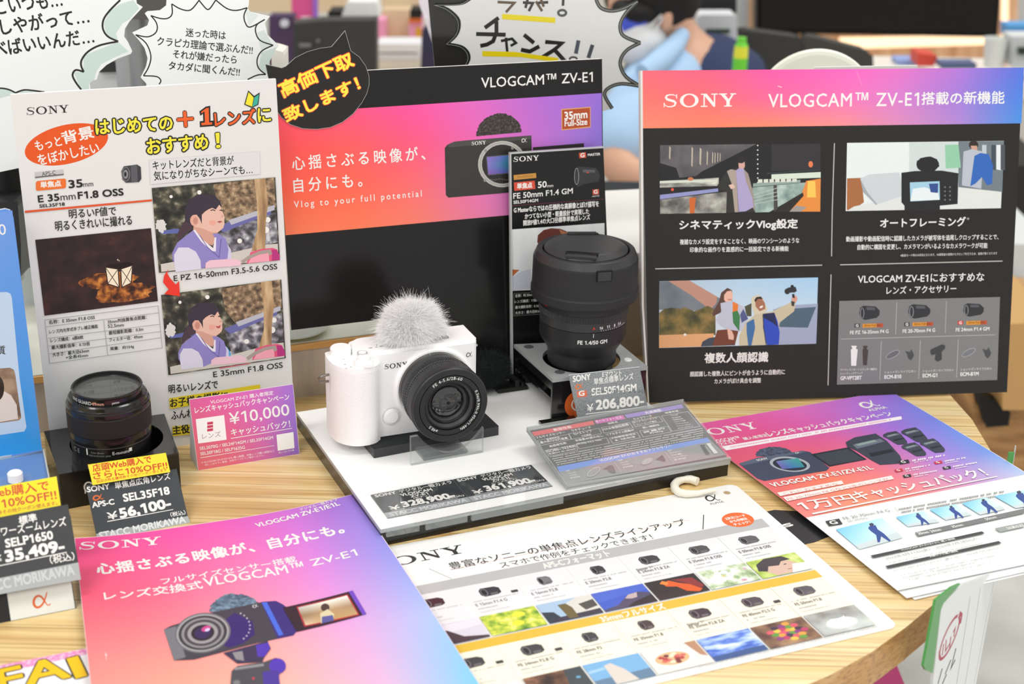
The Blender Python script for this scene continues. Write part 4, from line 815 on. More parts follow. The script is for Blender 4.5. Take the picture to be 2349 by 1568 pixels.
# ================================================================ cards, sheets and leaflets
def lens_art(s, x, y, w, h, c='3a383a', hl='6a6769', rot=0):
    f = lambda pts: [(x + a * w - (rot * b * h), y + b * h + rot * a * w) for a, b in pts]
    s.poly(f([(-.5, -.25), (-.35, -.5), (.3, -.46), (.48, -.3), (.5, .25), (.3, .46), (-.35, .5), (-.5, .25)]), c)
    s.poly(f([(-.05, -.42), (.3, -.4), (.32, -.2), (-.03, -.2)]), hl); s.ell(x - .28 * w, y, .16 * w, .42 * h, '77757a'); s.ell(x - .29 * w, y, .12 * w, .34 * h, '1d1c20')
def lineup():
    s = Sheet('lens_lineup_sheet', 'white laminated lens lineup sheet with grey and yellow bands', 'sheet', (.17895, 1.0473, .0008), 22.7, 90, rough=.35, coat=.4)
    s.mm(); H, Wd = -217.5, -297
    R = rbox(297, 217.5, 7, 5, -148.5, -108.75); hole = (-12.5, -12)
    s.panel([(x, y) for x, y in R], .0006, mat('f3f2ef', .35, coat=.4), name='panel')
    s.ell(-13.5, -11.5, 2.6, 2.6, 'b79a72'); s.ring(-13.5, -11.5, 3.2, 3.2, .6, 'dddcd8')
    K = '2c2b2b'
    s.view(*VK); s.logo((-160, 640), (612, 487), 74, K)
    s.text('豊富なソニーの単焦点レンズラインアップ', (487, 632), (2430, 262), 62, K, .012)
    s.text('スマホで作例をチェックできます！', (900, 618), (2150, 378), 50, K, .006)
    s.line([(470, 632), (2440, 222)], 3, 'd8a8a0'); s.line([(300, 622), (490, 706)], 4, '8a8886')
    s.view(*VL); s.line([(528, 322), (522, 430)], 5, K); s.alpha((552, 222), (650, 215), 48, K, .15); s.text('ALPHA', (580, 250), (682, 230), 16, '6a6968')
    s.mm()
    s.ell(-27.5, -52.5, 12.5, 11, 'ea6b2e', n=36)
    s.poly([(-297, -58), (-9.5, -57), (-10, -70), (-297, -69.5)], 'b9b9bb'); s.ell(-27.5, -52.5, 12.5, 11, 'ea6b2e', n=36)
    for t, y, w in (('2次元コード', -50, 17), ('から作例を', -55, 15), ('チェック！', -60, 14)): s.text(t, (-27.5 - w / 2, y), (-27.5 + w / 2, y), 3.6, WHITE, .05)
    s.poly([(-297, -70), (-10.5, -70), (-12, -135), (-297, -134.5)], 'e6e6e9'); s.text('APS-Cフォーマット', (-193, -68), (-141, -68), 8.5, WHITE, .04)
    s.poly([(-297, -135), (-13, -135.5), (-13, -145.5), (-297, -144.5)], 'e2b93c'); s.text('35mmフルサイズ', (-184, -143.8), (-136, -143.8), 7.4, WHITE, .04)
    s.poly([(-297, -144.5), (-13, -145.5), (-13, -185), (-297, -185)], 'f6f2df')
    xs = [-301, -260, -219, -178, -137, -96.5, -55.5, -13.5]
    N = lambda cols, sc, **k: ramp_mat(cols, sc, name='printed_picture', **k)
    FOLG = N(('5f8a2c', '9fba3e', 'd9dc52', 'f3f0a0'), 130, detail=5); WH = N(('7f9a6c', 'b9cba4', 'e8eee2', 'ffffff'), 110)
    r1 = [('', '3b2226'), ('E 15mm F1.4 G', '33343a'), ('E 16mm F2.8', '77777c'), ('E 20mm F2.8', '38383c'), ('E 24mm F1.8 ZA', '3a393c'), ('E 35mm F1.8 OSS', '4a494c'), ('E 50mm F1.8 OSS', '5a595c')]
    r2 = [('', '3a393c'), ('FE 24mm F2.8 G', '3c3a3e'), ('FE 28mm F2', '3a393c'), ('FE 35mm F1.8', '3c383b'), ('FE 35mm F2.8 ZA', '33323a'), ('FE 40mm F2.5 G', '45444a'), ('FE 50mm F1.8', '55545a')]
    for r, (row, y0) in enumerate(((r1, -70), (r2, -145))):
        for i, (t, c) in enumerate(row):
            a, b = xs[i], xs[i + 1]; m = (a + b) / 2
            if i: s.line([(a, y0 - .3), (a, y0 - (64.5 if r == 0 else 66))], .9, WHITE)
            lens_art(s, m - 1, y0 - 12, 15 if i not in (2, 3) else 10, 11, c)
            for q in range(9):      # a plain grey grid where the small code block stands is left out; only its pale ground
                pass
            if t: s.text(t, (a + 4, y0 - 27), (a + 4 + len(t) * 1.75, y0 - 27), 3.3, '5a5958', .01)
            s.tlines(a + 4, b - 4, (y0 - 21.5,), .9, 'b4b3b5', seed=i + r * 9); s.tlines(a + 4, a + 18, (y0 - 31, ), 1.3, 'bcbbbd', seed=i + 3 + r * 7); s.tlines(a + 4, a + 25, (y0 - 35,), .8, 'c6c5c7', seed=i + 5)
            if (r, i) in ((0, 1), (1, 1), (1, 0), (1, 5)): s.poly([(b - 8, y0 - 16), (b - 3, y0 - 16), (b - 3, y0 - 19), (b - 8, y0 - 19)], '3a3938')
            if t == 'E 24mm F1.8 ZA' or t == 'FE 35mm F2.8 ZA': s.text('Sonnar T*', (a + 4, y0 - 23.5), (a + 17, y0 - 23.5), 3, '5a5958', .01)
    pp = 'photo_print'
    def pic(i, r, bg):
        a, b = xs[i] + .8, xs[i + 1] - .6; t, u = ((-110, -134) if r == 0 else (-185, -211)); P.k = 'photo_print#%d%d' % (i, r); s.poly([(a, t), (b, t), (b, u), (a, u)], bg, P.k); return lambda x, y: (a + (b - a) * x, t + (u - t) * y)
    def P(f, pts, c): s.poly([f(*p) for p in pts], c, P.k)
    def E(f, x, y, rx, ry, c, **k): q = f(x, y); s.ell(q[0], q[1], rx * 40, ry * 25, c, part=P.k, **k)
    f = pic(0, 0, 'd9d3e0'); P(f, [(0, .1), (1, .0), (1, .35), (0, .5)], 'e6e0ea'); P(f, [(0, .8), (.5, .78), (.5, 1), (0, 1)], '55424c'); P(f, [(.2, .3), (.3, .25), (.4, .35), (.6, .75), (1, .9), (1, 1), (.2, 1)], '4a3840')
    f = pic(1, 0, FOLG); E(f, .65, .25, .12, .12, 'efe53c'); E(f, .55, .65, .11, .12, 'efe53c'); E(f, .3, .5, .05, .06, 'd8dc48')
    f = pic(2, 0, 'a9c4de'); P(f, [(0, .4), (.2, .5), (.3, 1), (0, 1)], '2f3b46'); P(f, [(.5, .2), (.75, 0), (1, 0), (1, .9), (.55, .9)], 'd9d6cf'); P(f, [(.7, .35), (1, .25), (1, .6), (.75, .7)], '4d4a44'); P(f, [(.1, .8), (1, .75), (1, 1), (.1, 1)], '3c3646'); P(f, [(.35, .2), (.5, .2), (.56, .45), (.55, .95), (.38, .95)], '6e6037')
    f = pic(3, 0, '3d5cc4'); P(f, [(0, 0), (1, 0), (1, .3), (0, .5)], '4a67cc'); P(f, [(0, .9), (.3, .8), (.6, .4), (.8, .35), (1, .5), (1, 1), (0, 1)], '4b4a66'); P(f, [(.5, .55), (.6, .4), (.78, .36), (.72, .6), (.6, .62)], 'c3aeb0'); P(f, [(.6, .8), (1, .6), (1, 1), (.4, 1)], '22252f')
    f = pic(4, 0, '2b2628'); P(f, [(.3, .2), (.45, .12), (.6, .35), (.75, .5), (.9, .85), (.8, .95), (.6, .8), (.5, .5), (.32, .4)], 'dc5c22'); P(f, [(.5, .1), (.9, .2), (.98, .7), (.9, .8), (.7, .4)], '8a2e30'); P(f, [(.25, .2), (.33, .08), (.42, .2), (.36, .35)], 'f08a3a')
    f = pic(5, 0, WH)
    for k in range(6): E(f, .42 + .13 * math.cos(k * 1.05), .45 + .2 * math.sin(k * 1.05), .07, .09, 'f8f6f6')
    E(f, .42, .45, .03, .04, 'd8c46a'); E(f, .7, .85, .06, .06, 'd8a0b4'); E(f, .9, .3, .04, .05, 'd4b0c0')
    f = pic(6, 0, N(('86a83a', 'b7cc5c', 'dde89a'), 90)); P(f, [(.15, .35), (.3, .2), (.7, .25), (.85, .55), (.6, .98), (.3, .98), (.18, .7)], 'd9b8a8'); P(f, [(.05, .6), (.12, .25), (.35, .02), (.7, .05), (.8, .3), (.6, .32), (.5, .5), (.3, .45), (.2, .7)], '3f3a40'); E(f, .62, .5, .03, .025, '2a2426'); E(f, .62, .78, .05, .025, 'c07a72'); P(f, [(.75, .55), (1, .6), (1, 1), (.6, 1)], 'efece8')
    f = pic(1, 1, N(('3a2a24', '6e4d3c', 'a8785c'), 80)); P(f, [(.7, 0), (1, 0), (1, 1), (.6, 1)], '3b4348'); E(f, .85, .4, .04, .05, '6aa6c8')
    f = pic(2, 1, '79b0de'); P(f, [(0, .7), (1, .66), (1, 1), (0, 1)], '5f7f9e'); P(f, [(.32, .2), (.45, .15), (.6, .5), (.7, 1), (.3, 1)], 'd9cfc8'); P(f, [(0, .3), (.3, .25), (.3, .35), (0, .4)], 'a4cbe8')
    f = pic(3, 1, 'e6e3e0'); E(f, .45, .5, .36, .36, 'f4f2f0'); E(f, .42, .5, .3, .28, 'e2b787')
    for k in range(14): E(f, .42 + .2 * math.cos(k * 2.4) * (.4 + k / 20), .5 + .2 * math.sin(k * 2.4) * (.4 + k / 20), .05, .06, ('b83a40', 'd86a60', 'efe3c6', '7a2630')[k % 4])
    P(f, [(.8, 0), (1, 0), (1, .7), (.9, .6)], 'b98a6c')
    f = pic(4, 1, N(('3a55b8', '5b7fd8', 'a8c4f0', 'e4ecfa'), 55, stretch=(1, 3, 1))); P(f, [(0, .8), (1, .78), (1, 1), (0, 1)], '33548e')
    f = pic(5, 1, N(('5a3a34', '8c6a50', 'b08a6a'), 70))
    for k in range(26): E(f, .55 + .33 * math.cos(k * 2.4) * (k / 26) ** .6, .5 + .38 * math.sin(k * 2.4) * (k / 26) ** .6, .07, .08, ('c23a6a', '8a3a80', 'e8a03a', '5f9a3c', 'e0566a', 'efc24a', '3c2a44')[k % 7], wob=.15)
    f = pic(6, 1, N(('8e8a86', 'b9bdb8', 'd5dcd6'), 40)); E(f, .5, .62, .3, .26, 'dfe2e4'); E(f, .5, .58, .22, .18, 'f4f5f5'); P(f, [(.35, .32), (.66, .32), (.6, .6), (.42, .6)], 'eef0f0'); E(f, .5, .33, .155, .08, 'a3a9a6'); s.L += 1
    s.mm(); s.tlines(-150, -14, (-213.5,), .8, 'b9b8b8', seed=77)
    s.done()
lineup()
def surf_leaf(u, v):
    x = min(max(u / .21, 0), 1.15); k = max(0, (x - .55) / .45); z = .0065 * k * k
    z += .0035 * max(0, 1 - x / .3) ** 2
    return z + .0012 * math.sin(min(max(-v / .3, 0), 1) * 3.1)
def leaflet():
    s = Sheet('camera_leaflet', 'large pink to blue leaflet with a camera picture, curling on the wooden table', 'leaflet', (-.3113, .9299, .0022), 22.8, 90, surf=surf_leaf, rough=.45, coat=.08)
    s.view(*PX); A, B, C_, D = (171, 1234), (812, 1133), (1245, 1790), (250, 1960)
    s.curved(A, B, C_, D, .0004, mat('f0dfe6', .4), name='paper')
    s.grad((172, 1235), (811, 1134), (1243, 1789), (251, 1959), [
        [(234, 78, 140), (242, 82, 165), (236, 92, 185), (206, 112, 212), (145, 112, 210)],
        [(242, 92, 118), (246, 102, 138), (246, 125, 170), (215, 130, 215), (140, 145, 225)],
        [(242, 140, 135), (250, 150, 140), (246, 165, 160), (225, 165, 215), (170, 190, 240)],
        [(240, 165, 145), (250, 190, 150), (248, 190, 165), (235, 185, 215), (120, 200, 240)],
        [(240, 175, 150), (250, 205, 160), (250, 205, 180), (240, 200, 220), (130, 215, 245)]], nx=64, ny=84)
    s.view(*VM)
    s.logo((-49, 342), (446, 306), 46, WHITE)
    s.text('心揺さぶる映像が、自分にも。', (65, 490), (1545, 240), 66, WHITE, .035, sp=1.08)
    s.text('フルサイズセンサー搭載', (448, 550), (1258, 412), 38, WHITE, .015); s.text('レンズ交換式', (105, 644), (695, 572), 50, WHITE, .018); s.text('VLOGCAM™', (705, 562), (1305, 462), 54, WHITE, .014); s.text('ZV-E1', (1348, 441), (1622, 376), 42, WHITE, .014)
    s.text('VLOGCAM ZV-E1/E1L', (1018, 207), (1515, 75), 26, WHITE, .04); s.text('デジタル一眼カメラ', (1278, 110), (1500, 48), 17, WHITE, .015)
    # printed camera
    BD = '45404a'
    rn = random.Random(5)
    s.poly([(890 + (155 + rn.uniform(-8, 8)) * math.cos(math.radians(175 + i * 4.6)), 705 + (100 + rn.uniform(-6, 6)) * math.sin(math.radians(175 + i * 4.6))) for i in range(42)], ramp_mat(('3f4a5c', '5f7288', '7f97ac'), 300, name='printed_fur'))
    s.poly([(458, 820), (500, 798), (735, 720), (1060, 652), (1130, 648), (1170, 668), (1215, 700), (1255, 830), (1235, 855), (1000, 905), (640, 1000), (520, 1006)], BD)
    s.poly([(1040, 655), (1130, 648), (1170, 668), (1215, 700), (1255, 830), (1235, 855), (1140, 875)], '3a2c78'); s.poly([(1045, 658), (1075, 655), (1175, 850), (1148, 858)], '4a6ad8'); s.poly([(458, 820), (530, 800), (590, 985), (522, 1006)], '77767e')
    s.poly([(880, 720), (990, 770), (1005, 850), (930, 905), (850, 930), (700, 860)], '38266c')
    for (rx, ry, c) in ((168, 120, '6e6b72'), (158, 112, 'a09c9e'), (146, 102, '3c3a42'), (128, 90, '8d898c'), (112, 78, '4a464e'), (92, 64, '9b9698'), (70, 48, '2e2530'), (50, 34, '3a2a58')): s.ell(692, 840, rx, ry, c, -8, n=40)
    s.ell(712, 815, 30, 16, 'c84a8c', -20); s.ell(720, 822, 16, 9, 'd8c8f0', -20)
    for k in range(9): a = math.radians(-62 + k * 14); s.ell(870 + 105 * math.cos(a), 805 + 92 * math.sin(a), 5, 5, 'b9b4c8')
    s.alpha((995, 692), (1028, 684), 20, 'd8d6da', .15)
    s.poly([(1170, 690), (1590, 588), (1672, 728), (1255, 835)], '33202c'); s.poly([(1565, 594), (1590, 588), (1672, 728), (1650, 736)], '7048c0'); s.poly([(1253, 686), (1560, 610), (1630, 735), (1300, 805)], 'b03038')
    s.grad((1262, 690), (1555, 618), (1620, 730), (1308, 796), [[(195, 195, 190), (235, 235, 225), (240, 240, 235)], [(150, 120, 90), (185, 150, 110), (170, 140, 110)], [(225, 200, 170), (190, 150, 100), (195, 160, 110)]], 'screen_print', 8, 6)
    s.L += 2; s.ell(1425, 690, 26, 24, '4a3a34'); s.poly([(1395, 725), (1440, 700), (1480, 730), (1470, 770), (1400, 785)], 'd8cba8'); s.poly([(1405, 745), (1470, 735), (1478, 768), (1405, 785)], '5a5a9a')
    s.poly([(815, 962), (1080, 890), (1100, 935), (1060, 990), (1050, 1015), (900, 1025)], '3c3450'); s.poly([(1010, 915), (1085, 900), (1095, 935), (1060, 985), (1020, 985)], '5236b0'); s.poly([(870, 960), (930, 950), (940, 1010), (890, 1000)], '8e8a90')
    s.poly([(865, 1070), (900, 1040), (1060, 1015), (1130, 990), (1185, 1020), (1188, 1060), (1150, 1090), (1145, 1160), (1160, 1230), (850, 1240)], '4c4a52'); s.poly([(880, 1050), (1055, 1025), (1060, 1040), (885, 1065)], '8e8c90'); s.ell(1140, 1040, 50, 46, '5236b0', n=24); s.poly([(1050, 1075), (1145, 1065), (1160, 1200), (1060, 1200)], '4a3896'); s.ell(995, 1115, 8, 8, 'c83a50')
    s.ell(895, 1140, 22, 16, '77757a')
    s.done()
leaflet()
def surf_fly(u, v):
    return .002 * math.sin(min(max(-v / .297, 0), 1) * math.pi)
def flyer():
    YAW = 22.2
    # the sheets underneath, slightly fanned out
    for k, (dx, dy, dz, dr, lab) in enumerate(((4, -5, .0008, 1.0, 'lowest white flyer sheet peeping out under the lens cashback flyer'), (2, -2.5, .0018, .4, 'middle white flyer sheet just under the lens cashback flyer'))):
        g = Sheet('flyer_sheet', lab, 'flyer', (.1488, 1.1471, dz), YAW + dr, 90, 'cashback flyers in a loose pile', surf=surf_fly, rough=.4)
        g.mm(); g.curved((2 + dx, 0 + dy), (212 + dx, 2 + dy), (214 + dx, -292 + dy), (13 + dx, -292 + dy), .0004, mat('e9e9ea', .5), name='paper'); g.done()
    s = Sheet('cashback_flyer', 'top lens cashback flyer, pink and blue above and white below, on its pile', 'flyer', (.1488, 1.1471, .0034), YAW, 90, 'cashback flyers in a loose pile', surf=surf_fly, rough=.45, coat=.06)
    s.mm(); P0, P1, P2, P3 = (0, -1), (212, 4), (222, -289), (15, -286)
    s.curved(P0, P1, P2, P3, .0004, mat('f2f3f3', .4), name='paper')
    s.grad((.2, -1.2), (211.8, 3.8), (217.5, -176), (8.8, -178), [
        [(225, 95, 160), (228, 90, 165), (225, 115, 190), (195, 115, 205), (150, 110, 215)],
        [(222, 85, 130), (225, 85, 140), (215, 95, 175), (170, 110, 215), (120, 130, 225)],
        [(224, 92, 115), (230, 100, 115), (225, 105, 150), (170, 115, 215), (110, 140, 228)],
        [(226, 110, 110), (240, 130, 100), (230, 120, 140), (180, 130, 215), (110, 150, 225)],
        [(226, 130, 125), (240, 145, 115), (235, 140, 140), (205, 155, 200), (180, 200, 235)]], nx=60, ny=50)
    s.view(*VJ)
    s.logo((55, 378), (500, 308), 50, WHITE)
    s.text('VLOGCAM™', (165, 420), (368, 388), 26, WHITE, .02); s.text('ZV-E1', (226, 434), (330, 412), 18, WHITE, .02); s.text('購入者限定', (393, 396), (562, 368), 22, WHITE, .02)
    s.text('レンズキャッシュバックキャンペーン', (572, 372), (1438, 222), 40, WHITE, .025)
    s.alpha((1228, 172), (1345, 152), 50, WHITE, .2); s.text('ALPHA', (1270, 194), (1395, 170), 18, WHITE, .03)
    s.quad((228, 440), (1488, 228), (1494, 250), (262, 468), 'f6f0f4'); s.tlines(290, 1440, (440,), 12, 'eab8cc', seed=4, slope=-.172)
    rn = random.Random(9); NB = '424a5e'
    s.poly([(600 + (132 + rn.uniform(-5, 5)) * math.cos(math.radians(170 + i * 5)), 500 + (58 + rn.uniform(-3, 3)) * math.sin(math.radians(170 + i * 5))) for i in range(41)], ramp_mat(('33394a', '4a5266', '5f6a80'), 350, name='printed_fur'))
    s.poly([(350, 560), (480, 520), (800, 470), (850, 480), (985, 590), (965, 610), (530, 682), (480, 665)], NB); s.poly([(350, 560), (480, 520), (800, 470), (820, 478), (380, 575)], '5a6478')
    s.poly([(855, 495), (1118, 446), (1248, 532), (985, 582)], '282c38'); s.poly([(885, 500), (1110, 458), (1225, 530), (990, 572)], '3e444e')
    s.ell(708, 565, 142, 52, 'a9b0b8', 6, n=36); s.ell(708, 567, 120, 42, '2a3040', 6, n=36)
    s.grad((610, 545), (765, 522), (812, 585), (655, 600), [[(120, 120, 190), (90, 150, 170), (60, 160, 150)], [(110, 90, 170), (60, 120, 180), (60, 140, 150)]], 'sensor_print', 6, 4)
    s.L += 1; s.text('SONY', (483, 543), (558, 528), 13, WHITE, .03); s.alpha((752, 492), (782, 486), 12, WHITE, .18)
    def bl(x, y, k, c='3c4250'):
        q = lambda pts: [(x + a * k, y + b * k) for a, b in pts]
        s.poly(q([(0, .08), (.15, .0), (.52, -.07), (.72, .06), (.95, .32), (.98, .4), (.92, .46), (.6, .48), (.45, .4), (.2, .24), (.02, .16)]), c)
        s.poly(q([(.12, .13), (.6, .02), (.68, .07), (.2, .2)]), '6a7282'); s.poly(q([(.16, .12), (.5, .04), (.55, .07), (.22, .15)]), '8ea09c'); s.poly(q([(.4, .28), (.8, .2), (.84, .25), (.45, .34)]), '222630')
    bl(1100, 378, 400)
    for x, y, k in ((1360, 345, 175), (1488, 320, 190), (1490, 425, 178), (1618, 398, 182)): bl(x, y, k)
    for x, y, c, k in ((1465, 545, '2f2f3a', 1), (1716, 550, 'c83a50', .75), (1440, 606, 'c83a50', .75), (1498, 645, '2f2f3a', .75), (1776, 588, '2f2f3a', .75)):
        s.poly([(x, y), (x + 72 * k, y - 12 * k), (x + 84 * k, y + 12 * k), (x + 14 * k, y + 24 * k)], c); s.text('G', (x + 34 * k, y + 14 * k), (x + 58 * k, y + 10 * k), 18 * k, WHITE, .05)
        s.tlines(x + 100 * k, x + 320 * k, (y - 8,), 10 * k + 3, 'efe6f2', seed=int(x), slope=-.17); s.tlines(x + 108 * k, x + 230 * k, (y + 8,), 7, 'e6dcea', seed=int(y), slope=-.17)
    s.text('VLOGCAM ZV-E1/ZV-E1L', (590, 728), (1296, 602), 30, WHITE, .05)
    s.quad((618, 768), (1070, 682), (1086, 706), (640, 792), 'f5e6e2'); s.quad((660, 800), (1420, 648), (1438, 672), (690, 828), 'f5e6e2'); s.text('これにおすすめな', (672, 784), (1055, 712), 18, 'd89a92', .01); s.text('FE 20-70mm F4 Gなど5本のレンズが', (700, 822), (1410, 680), 20, 'd89a92', .01)
    s.text('1万円', (805, 895), (1190, 833), 66, WHITE, .02); s.text('キャッシュバック！', (1195, 825), (2110, 650), 70, WHITE, .025); s.quad((862, 912), (2158, 652), (2162, 658), (870, 922), WHITE)
    K = '50504e'
    s.poly([(955, 968), (1052, 950), (1078, 988), (982, 1003)], '2f3032'); s.text('G', (1000, 992), (1048, 984), 26, WHITE, .05)
    s.text('FE 20-70mm F4 G', (1092, 958), (1413, 900), 20, '8a8a88'); s.text('SEL2070G', (1118, 975), (1255, 950), 14, 'a8a8a6'); s.line([(1440, 872), (1468, 905)], 2, '8a8a88')
    s.tlines(1470, 2200, (880,), 12, '9c9c9a', seed=12, slope=-.17); s.tlines(1490, 2250, (900,), 12, '9c9c9a', seed=13, slope=-.17)
    sky = [[(120, 195, 232), (150, 215, 240), (190, 230, 242)], [(150, 215, 240), (190, 228, 240), (220, 240, 244)], [(200, 225, 235), (205, 225, 232), (210, 225, 230)]]
    fr = [((1028, 1026), (1352, 945), (1500, 1085), (1195, 1166), 1), ((1450, 940), (1640, 898), (1760, 975), (1535, 1008), .62), ((1685, 888), (1868, 850), (1985, 925), (1800, 962), .66), ((1912, 845), (2082, 802), (2220, 885), (2040, 925), .75), ((2140, 795), (2349, 752), (2460, 850), (2290, 880), 1.0)]
    for a, b, c_, d, k in fr:
        s.grad(a, b, c_, d, sky, 'photo_sky_print', 5, 4); s.L += 1
        f = lambda x, y: tuple((a[j] * (1 - x) + b[j] * x) * (1 - y) + (d[j] * (1 - x) + c_[j] * x) * y for j in (0, 1))
        s.poly([f(0, .82), f(1, .72), f(1, 1), f(0, 1)], 'c9d6d8', 'photo_print')
        cx, cy = f(.6, .35); q = lambda pts: [(cx + x * k, cy + y * k) for x, y in pts]
        s.poly(q([(-15, -38), (5, -46), (20, -36), (15, -22), (-8, -22)]), '3b4152', 'photo_print'); s.poly(q([(-15, -20), (30, -30), (45, 0), (90, 30), (140, 80), (125, 85), (70, 50), (62, 90), (45, 92), (35, 40), (0, 15), (-20, -5)]), '2f4a94', 'photo_print')
    s.quad((1582, 1050), (2349, 882), (2349, 915), (1605, 1078), '77787a'); s.text('20mm', (1612, 1066), (1685, 1052), 17, WHITE, .03); s.text('24mm', (1700, 1050), (1772, 1035), 17, WHITE, .03); s.text('35mm', (1850, 1018), (1925, 1002), 17, WHITE, .03); s.text('50mm', (2085, 965), (2160, 948), 17, WHITE, .03)
    s.quad((1272, 1212), (2052, 1042), (2072, 1056), (1290, 1228), '3c3d40'); s.text('VLOGCAM ZV-E1/ZV-E1L 購入期間', (1490, 1180), (1868, 1098), 13, WHITE, .02)
    s.quad((1375, 1286), (2170, 1110), (2190, 1125), (1395, 1302), '3c3d40'); s.text('対象レンズ購入期間', (1690, 1226), (1886, 1185), 13, WHITE, .02)
    s.text('2023年4月21日(金)～2023年7月18日(火)', (1385, 1243), (2040, 1098), 19, '8a8a8a', .005); s.text('VLOGCAM ZV-E1/ZV-E1L 購入日*～2023年7月18日(火)', (1430, 1328), (2200, 1160), 17, 'a4a4a4', .005)
    for y, x0, x1 in ((1262, 1400, 2060), (1350, 1480, 2140), (1366, 1500, 2000), (1380, 1540, 2120)): s.tlines(x0, x1, (y,), 7, 'b0b0b0', dens=.7, seed=y, slope=-.21)
    s.quad((2140, 1022), (2349, 980), (2349, 1012), (2180, 1048), '9aa09e'); s.text('【応募方法】', (2240, 1030), (2349, 1008), 18, WHITE, .02)
    s.done({'photo_print': 'row of small photos of a person against blue sky'})
flyer()
def cash_card():
    s = Sheet('cashback_card', 'small pink to purple tent card reading 10,000 yen cashback', 'card', (-.2474, 1.0498, 0), 23.9, 14.3, rough=.4, coat=.2)
    s.view(*V3); c = [(1360, 205), (2108, 95), (2155, 598), (1425, 718)]
    s.panel(c, .0008, mat('e9e3ea', .5), name='front_panel')
    mb = MB(); a = s.P(*c[3]); b = s.P(*c[2]); t = .03
    mb.add([(a[0], 0, -.001), (b[0], 0, -.001), (b[0], .056, -.001), (a[0], .058, -.001), (a[0] - .001, 0, -.028), (b[0], 0, -.028)], [(4, 5, 2, 3), (4, 3, 0), (0, 1, 5, 4)], mat('e4e6ea', .5)); mb.build('back_panel', s.root, recalc=False)
    s.grad((1362, 208), (2106, 98), (2153, 597), (1427, 716), [[(215, 90, 150), (222, 95, 170), (205, 105, 190), (160, 110, 205)], [(222, 95, 120), (222, 95, 140), (205, 100, 180), (150, 110, 205)], [(220, 105, 105), (218, 100, 120), (200, 100, 160), (140, 105, 195)]])
    s.text('VLOGCAM ZV-E1 購入者限定', (1515, 240), (1967, 172), 30, WHITE, .015); s.text('レンズキャッシュバックキャンペーン', (1404, 308), (2082, 208), 46, WHITE, .02)
    s.quad((1408, 348), (1612, 318), (1630, 495), (1426, 523), 'f3f1f1')
    for i in range(6): s.poly([(1490, 370 + i * 12 - (5 if i % 2 else 0)), (1532, 364 + i * 12 - (5 if i % 2 else 0)), (1533, 371 + i * 12), (1491, 377 + i * 12)], 'c73a5c')
    s.text('レンズ', (1455, 492), (1590, 472), 40, 'b08a98', 0)
    s.text('¥10,000', (1655, 400), (2085, 330), 98, WHITE, .01); s.text('キャッシュバック！', (1665, 470), (2088, 405), 52, WHITE, .02); s.quad((1660, 484), (2100, 411), (2101, 415), (1661, 489), WHITE)
    s.text('SEL2070G / SEL24F14GM / SEL35F14GM', (1438, 570), (1965, 490), 22, WHITE, .02); s.text('SEL20F18G / SELP1635G', (1443, 608), (1762, 560), 22, WHITE, .02); s.quad((1441, 624), (1972, 536), (1972, 539), (1441, 628), WHITE)
    s.text('※ VLOGCAM ZV-E1/ZV-E1L 購入期間、対象レンズ購入期間など', (1450, 668), (1975, 582), 16, 'f6dbe4', .01, copies=2); s.text('詳しくはチラシ裏面、右記サイトにてご確認ください。', (1475, 684), (1900, 612), 14, 'f6dbe4', .01, copies=2)
    s.quad((1988, 460), (2110, 440), (2118, 555), (1998, 575), 'f0eff0'); s.text('詳しくはこちら▲', (2005, 596), (2115, 574), 14, WHITE, .01)
    s.done()
cash_card()
def price_tag(name, label, O, yaw, tilt, W_, H_, fn, strip=None, base='373b3f', yel=None, **kw):
    s = Sheet('price_tag', label, 'price tag', O, yaw, tilt, **kw)
    s.mm(); s.panel([(0, 0), (W_, 0), (W_, H_), (0, H_)], .0006, mat(base, .45, coat=.2), name='card')
    fn(s); s.done(); return s
def tag35(s):
    s.view(*W1)
    s.quad((700, 405), (1436, 284), (1534, 652), (786, 798), '3c4145'); s.quad((786, 798), (1534, 652), (1556, 706), (798, 852), 'a9adaf')
    s.text('SONY', (716, 458), (898, 430), 44, WHITE, .05); s.text('単焦点広角レンズ', (945, 434), (1396, 352), 58, WHITE, .02)
    s.alpha((762, 526), (846, 512), 44, 'dd6a2c', .26); s.text('APS-C', (757, 585), (936, 555), 44, WHITE, .06)
    s.text('SEL35F18', (1014, 535), (1388, 472), 62, WHITE, .06); s.text('¥', (885, 685), (966, 668), 62, WHITE, .02); s.text('56,100-', (990, 680), (1402, 590), 88, WHITE, .07)
    s.quad((876, 694), (1416, 596), (1417, 601), (877, 701), WHITE); s.text('（税込）', (1396, 660), (1518, 640), 38, WHITE, .02); s.text('STACC MORIKAWA', (818, 842), (1520, 705), 56, 'dcdedf', .05)
price_tag('', 'dark price tag reading 56,100, leaning before the black lens box', (-.2970, .9372, .0005), 25.9, 46, 67.1, 42.8, tag35)
def yel35():
    s = Sheet('discount_slip', 'yellow discount slip sticking up behind the 56,100 price tag', 'slip', (-.2935, .9445, .004), 25.9, 38, rough=.3, coat=.5)
    s.view(*W1); s.panel([(718, 232), (1355, 135), (1392, 292), (757, 400)], .0004, mat('f2dd30', .35, coat=.5), name='card')
    R_ = 'c8451c'
    s.text('店頭Web購入で', (762, 292), (1240, 215), 60, R_, .03); s.text('さらに10%OFF!!', (765, 355), (1370, 262), 58, R_, .03); s.text('当店は株主優待券その他クーポン使えます', (790, 382), (1365, 285), 24, R_, .015, copies=2)
    s.done()
yel35()
